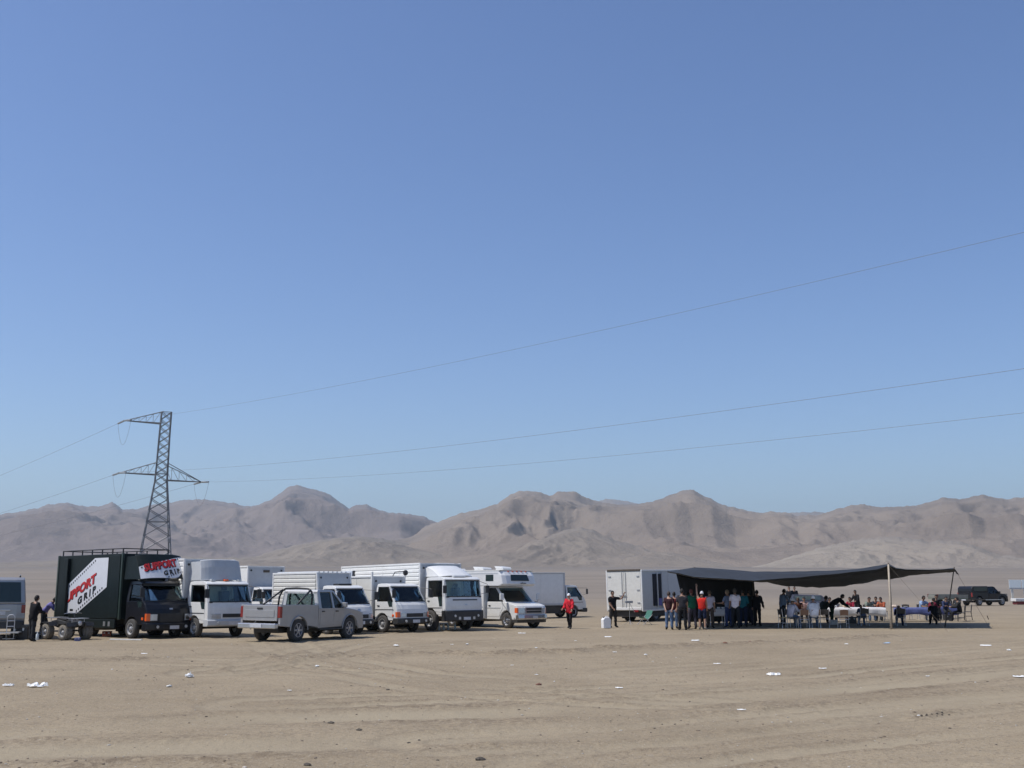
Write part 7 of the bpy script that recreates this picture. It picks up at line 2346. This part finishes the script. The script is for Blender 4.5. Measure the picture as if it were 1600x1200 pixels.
for k, (px, py, w, kd, lb) in enumerate(LIT):
    g = gnd(px, py)
    s = 0.8 * w * g.length / F_PX / 2
    rr = random.Random(100 + k)
    b = MB()
    if kd == 'bag':
        hgt = 0.65 if k else 0.9
        nn, mm = 9, 6; P = []
        for i in range(mm + 1):
            th = math.pi * i / mm
            for j in range(nn):
                ph = 2 * math.pi * j / nn
                q = 0.65 + 0.5 * rr.random()
                P.append((math.sin(th) * math.cos(ph) * s * q, math.sin(th) * math.sin(ph) * s * 0.7 * q, max(0.0, (math.cos(th) * 0.5 + 0.4) * s * hgt * q)))
        b.add(P, [(i * nn + j, (i + 1) * nn + j, (i + 1) * nn + (j + 1) % nn, i * nn + (j + 1) % nn) for i in range(mm) for j in range(nn)])
        if k == 0: b.add([(-s * 0.1, 0, 0.0), (s * 0.35, 0.02, 0.05), (s * 0.2, 0.05, s * 1.25), (s * 0.0, 0.02, s * 0.5)], [(0, 1, 2, 3)])
        nm = 'plastic_bag'; ct = 'litter'
    else:
        n1, n2 = (12, 4) if kd == 'strip' else (6, 4)
        asp = 0.9 if kd != 'strip' else 0.7
        pts = []
        for i in range(n1 + 1):
            x = -s + 2 * s * i / n1
            wd = s * asp * (0.35 + 0.65 * rr.random()) * math.sin(math.pi * (i + 0.6) / (n1 + 1.2))
            row = []
            for j in range(n2 + 1):
                y = -wd + 2 * wd * j / n2
                row.append((x + 0.15 * s * rr.random(), y, 0.008 + s * (0.30 if kd == 'strip' else 0.16) * rr.random() * (0.3 + (j in (1, 2, 3)))))
            pts.append(row)
        b.grid(pts)
        nm = 'paper_scrap' if kd == 'flat' else ('plastic_strip' if kd == 'strip' else 'plastic_sheet'); ct = 'litter'
    mt = mat('bluish_plastic_sheet', (0.35, 0.48, 0.62), 0.4) if kd == 'blue' else M_('paper')
    o = b.build(nm, mt, None, raw=True)
    if kd != 'bag':
        md_ = o.modifiers.new('thick', 'SOLIDIFY'); md_.thickness = 0.004
    o.location = (g.x, g.y, g.z - 0.003 + 0.01); o.rotation_euler = (0, 0, rr.uniform(-0.5, 0.5))
    tag(o, lb, ct, 'white litter blown over the ground')

STN = [(606, 1079, 9, 'dark clod right below the white bags'), (517, 1131.5, 14, 'flat dark clod, left of a pair below the silver pickup'), (561, 1141, 13, 'rounded dark stone, right of a pair below the silver pickup'),
       (480, 1196, 16, 'dark clump at the bottom edge left of centre'), (1133, 1009, 10, 'reddish brown stone on the low dirt bank below the standing group'), (1172, 1006, 7, 'small red brown stone right of the reddish one'),
       (842, 1069, 13, 'flat red brown clod in the foreground at centre'), (639, 1158, 8, 'small dark stone in the foreground left of centre'), (655, 1154.5, 7, 'small stone just right of another in the foreground'),
       (917, 1142.5, 5, 'tiny dark stone near a tyre track at centre'), (954, 1126, 5, 'tiny dark stone right of centre on a tyre track'), (1543, 1065.5, 5, 'small dark stone right of a tiny white lump'),
       (1364, 995, 6, 'dark stone on the low dirt bank below the tent pole'), (1484, 1139, 6, 'dark stone in the right foreground'), (684, 1188, 8, 'small dark stone at the bottom left of centre'),
       (228, 1056, 5, 'small dark stone left of the upright plastic bag'), (300, 1034, 4, 'tiny dark stone above the upright plastic bag'), (750, 1188.5, 22, 'low dark clump at the bottom centre'),
       (702, 1020, 5, 'small dark stone on the dirt bank below the largest truck'), (1095, 1185, 5, 'small dark stone at the bottom right of centre')]
for k, (px, py, w, lb) in enumerate(STN):
    g = gnd(px, py); s = 0.75 * w * g.length / F_PX / 2; rr = random.Random(300 + k)
    def st_(p): return (p[0] * (0.8 + 0.4 * rr.random()), p[1] * (0.8 + 0.4 * rr.random()), max(-0.4, p[2] * (0.8 + 0.4 * rr.random())))
    red = 'red' in lb
    o = MB().blob((0, 0, s * 0.16), (s, s * 0.75, s * 0.42), 9, 6, st_).build('stone', mat('red_brown_stone' if red else 'dark_stone', (0.20, 0.10, 0.07) if red else (0.10, 0.085, 0.068), 0.95, var=0.35, scale=40, bump=0.5), None)
    o.location = g; o.rotation_euler = (0, 0, rr.uniform(-0.6, 0.6))
    tag(o, lb, 'stone', 'loose stones on the dusty ground')
# row of dark clods at right
for k in range(9):
    px = 1440 + k * 5.0 + (0, 3, -2, 1, 4, -1, 2, -3, 3)[k]; py = 1119.5 - k * 0.5 + (0, 1.6, -1.2, 0.6, -0.4, 2.2, -1.6, 0.9, 0.1)[k]
    g = gnd(px, py); rr = random.Random(500 + k); s = (2.4 + 2.2 * rr.random()) * g.length / F_PX / 2
    def st_(p): return (p[0] * (0.8 + 0.4 * rr.random()), p[1] * (0.8 + 0.4 * rr.random()), max(-0.4, p[2] * (0.8 + 0.4 * rr.random())))
    o = MB().blob((0, 0, s * 0.3), (s, s * 0.8, s * 0.8), 7, 5, st_).build('clod', mat('dark_stone', (0.10, 0.085, 0.068), 0.95), None)
    o.location = g
    tag(o, ['first', 'second', 'third', 'fourth', 'fifth', 'sixth', 'seventh', 'eighth', 'last'][k] + ' dark earth clod from the left in the short row at right', 'clod', 'row of dark earth clods')
# small scrub tufts far out on the plain
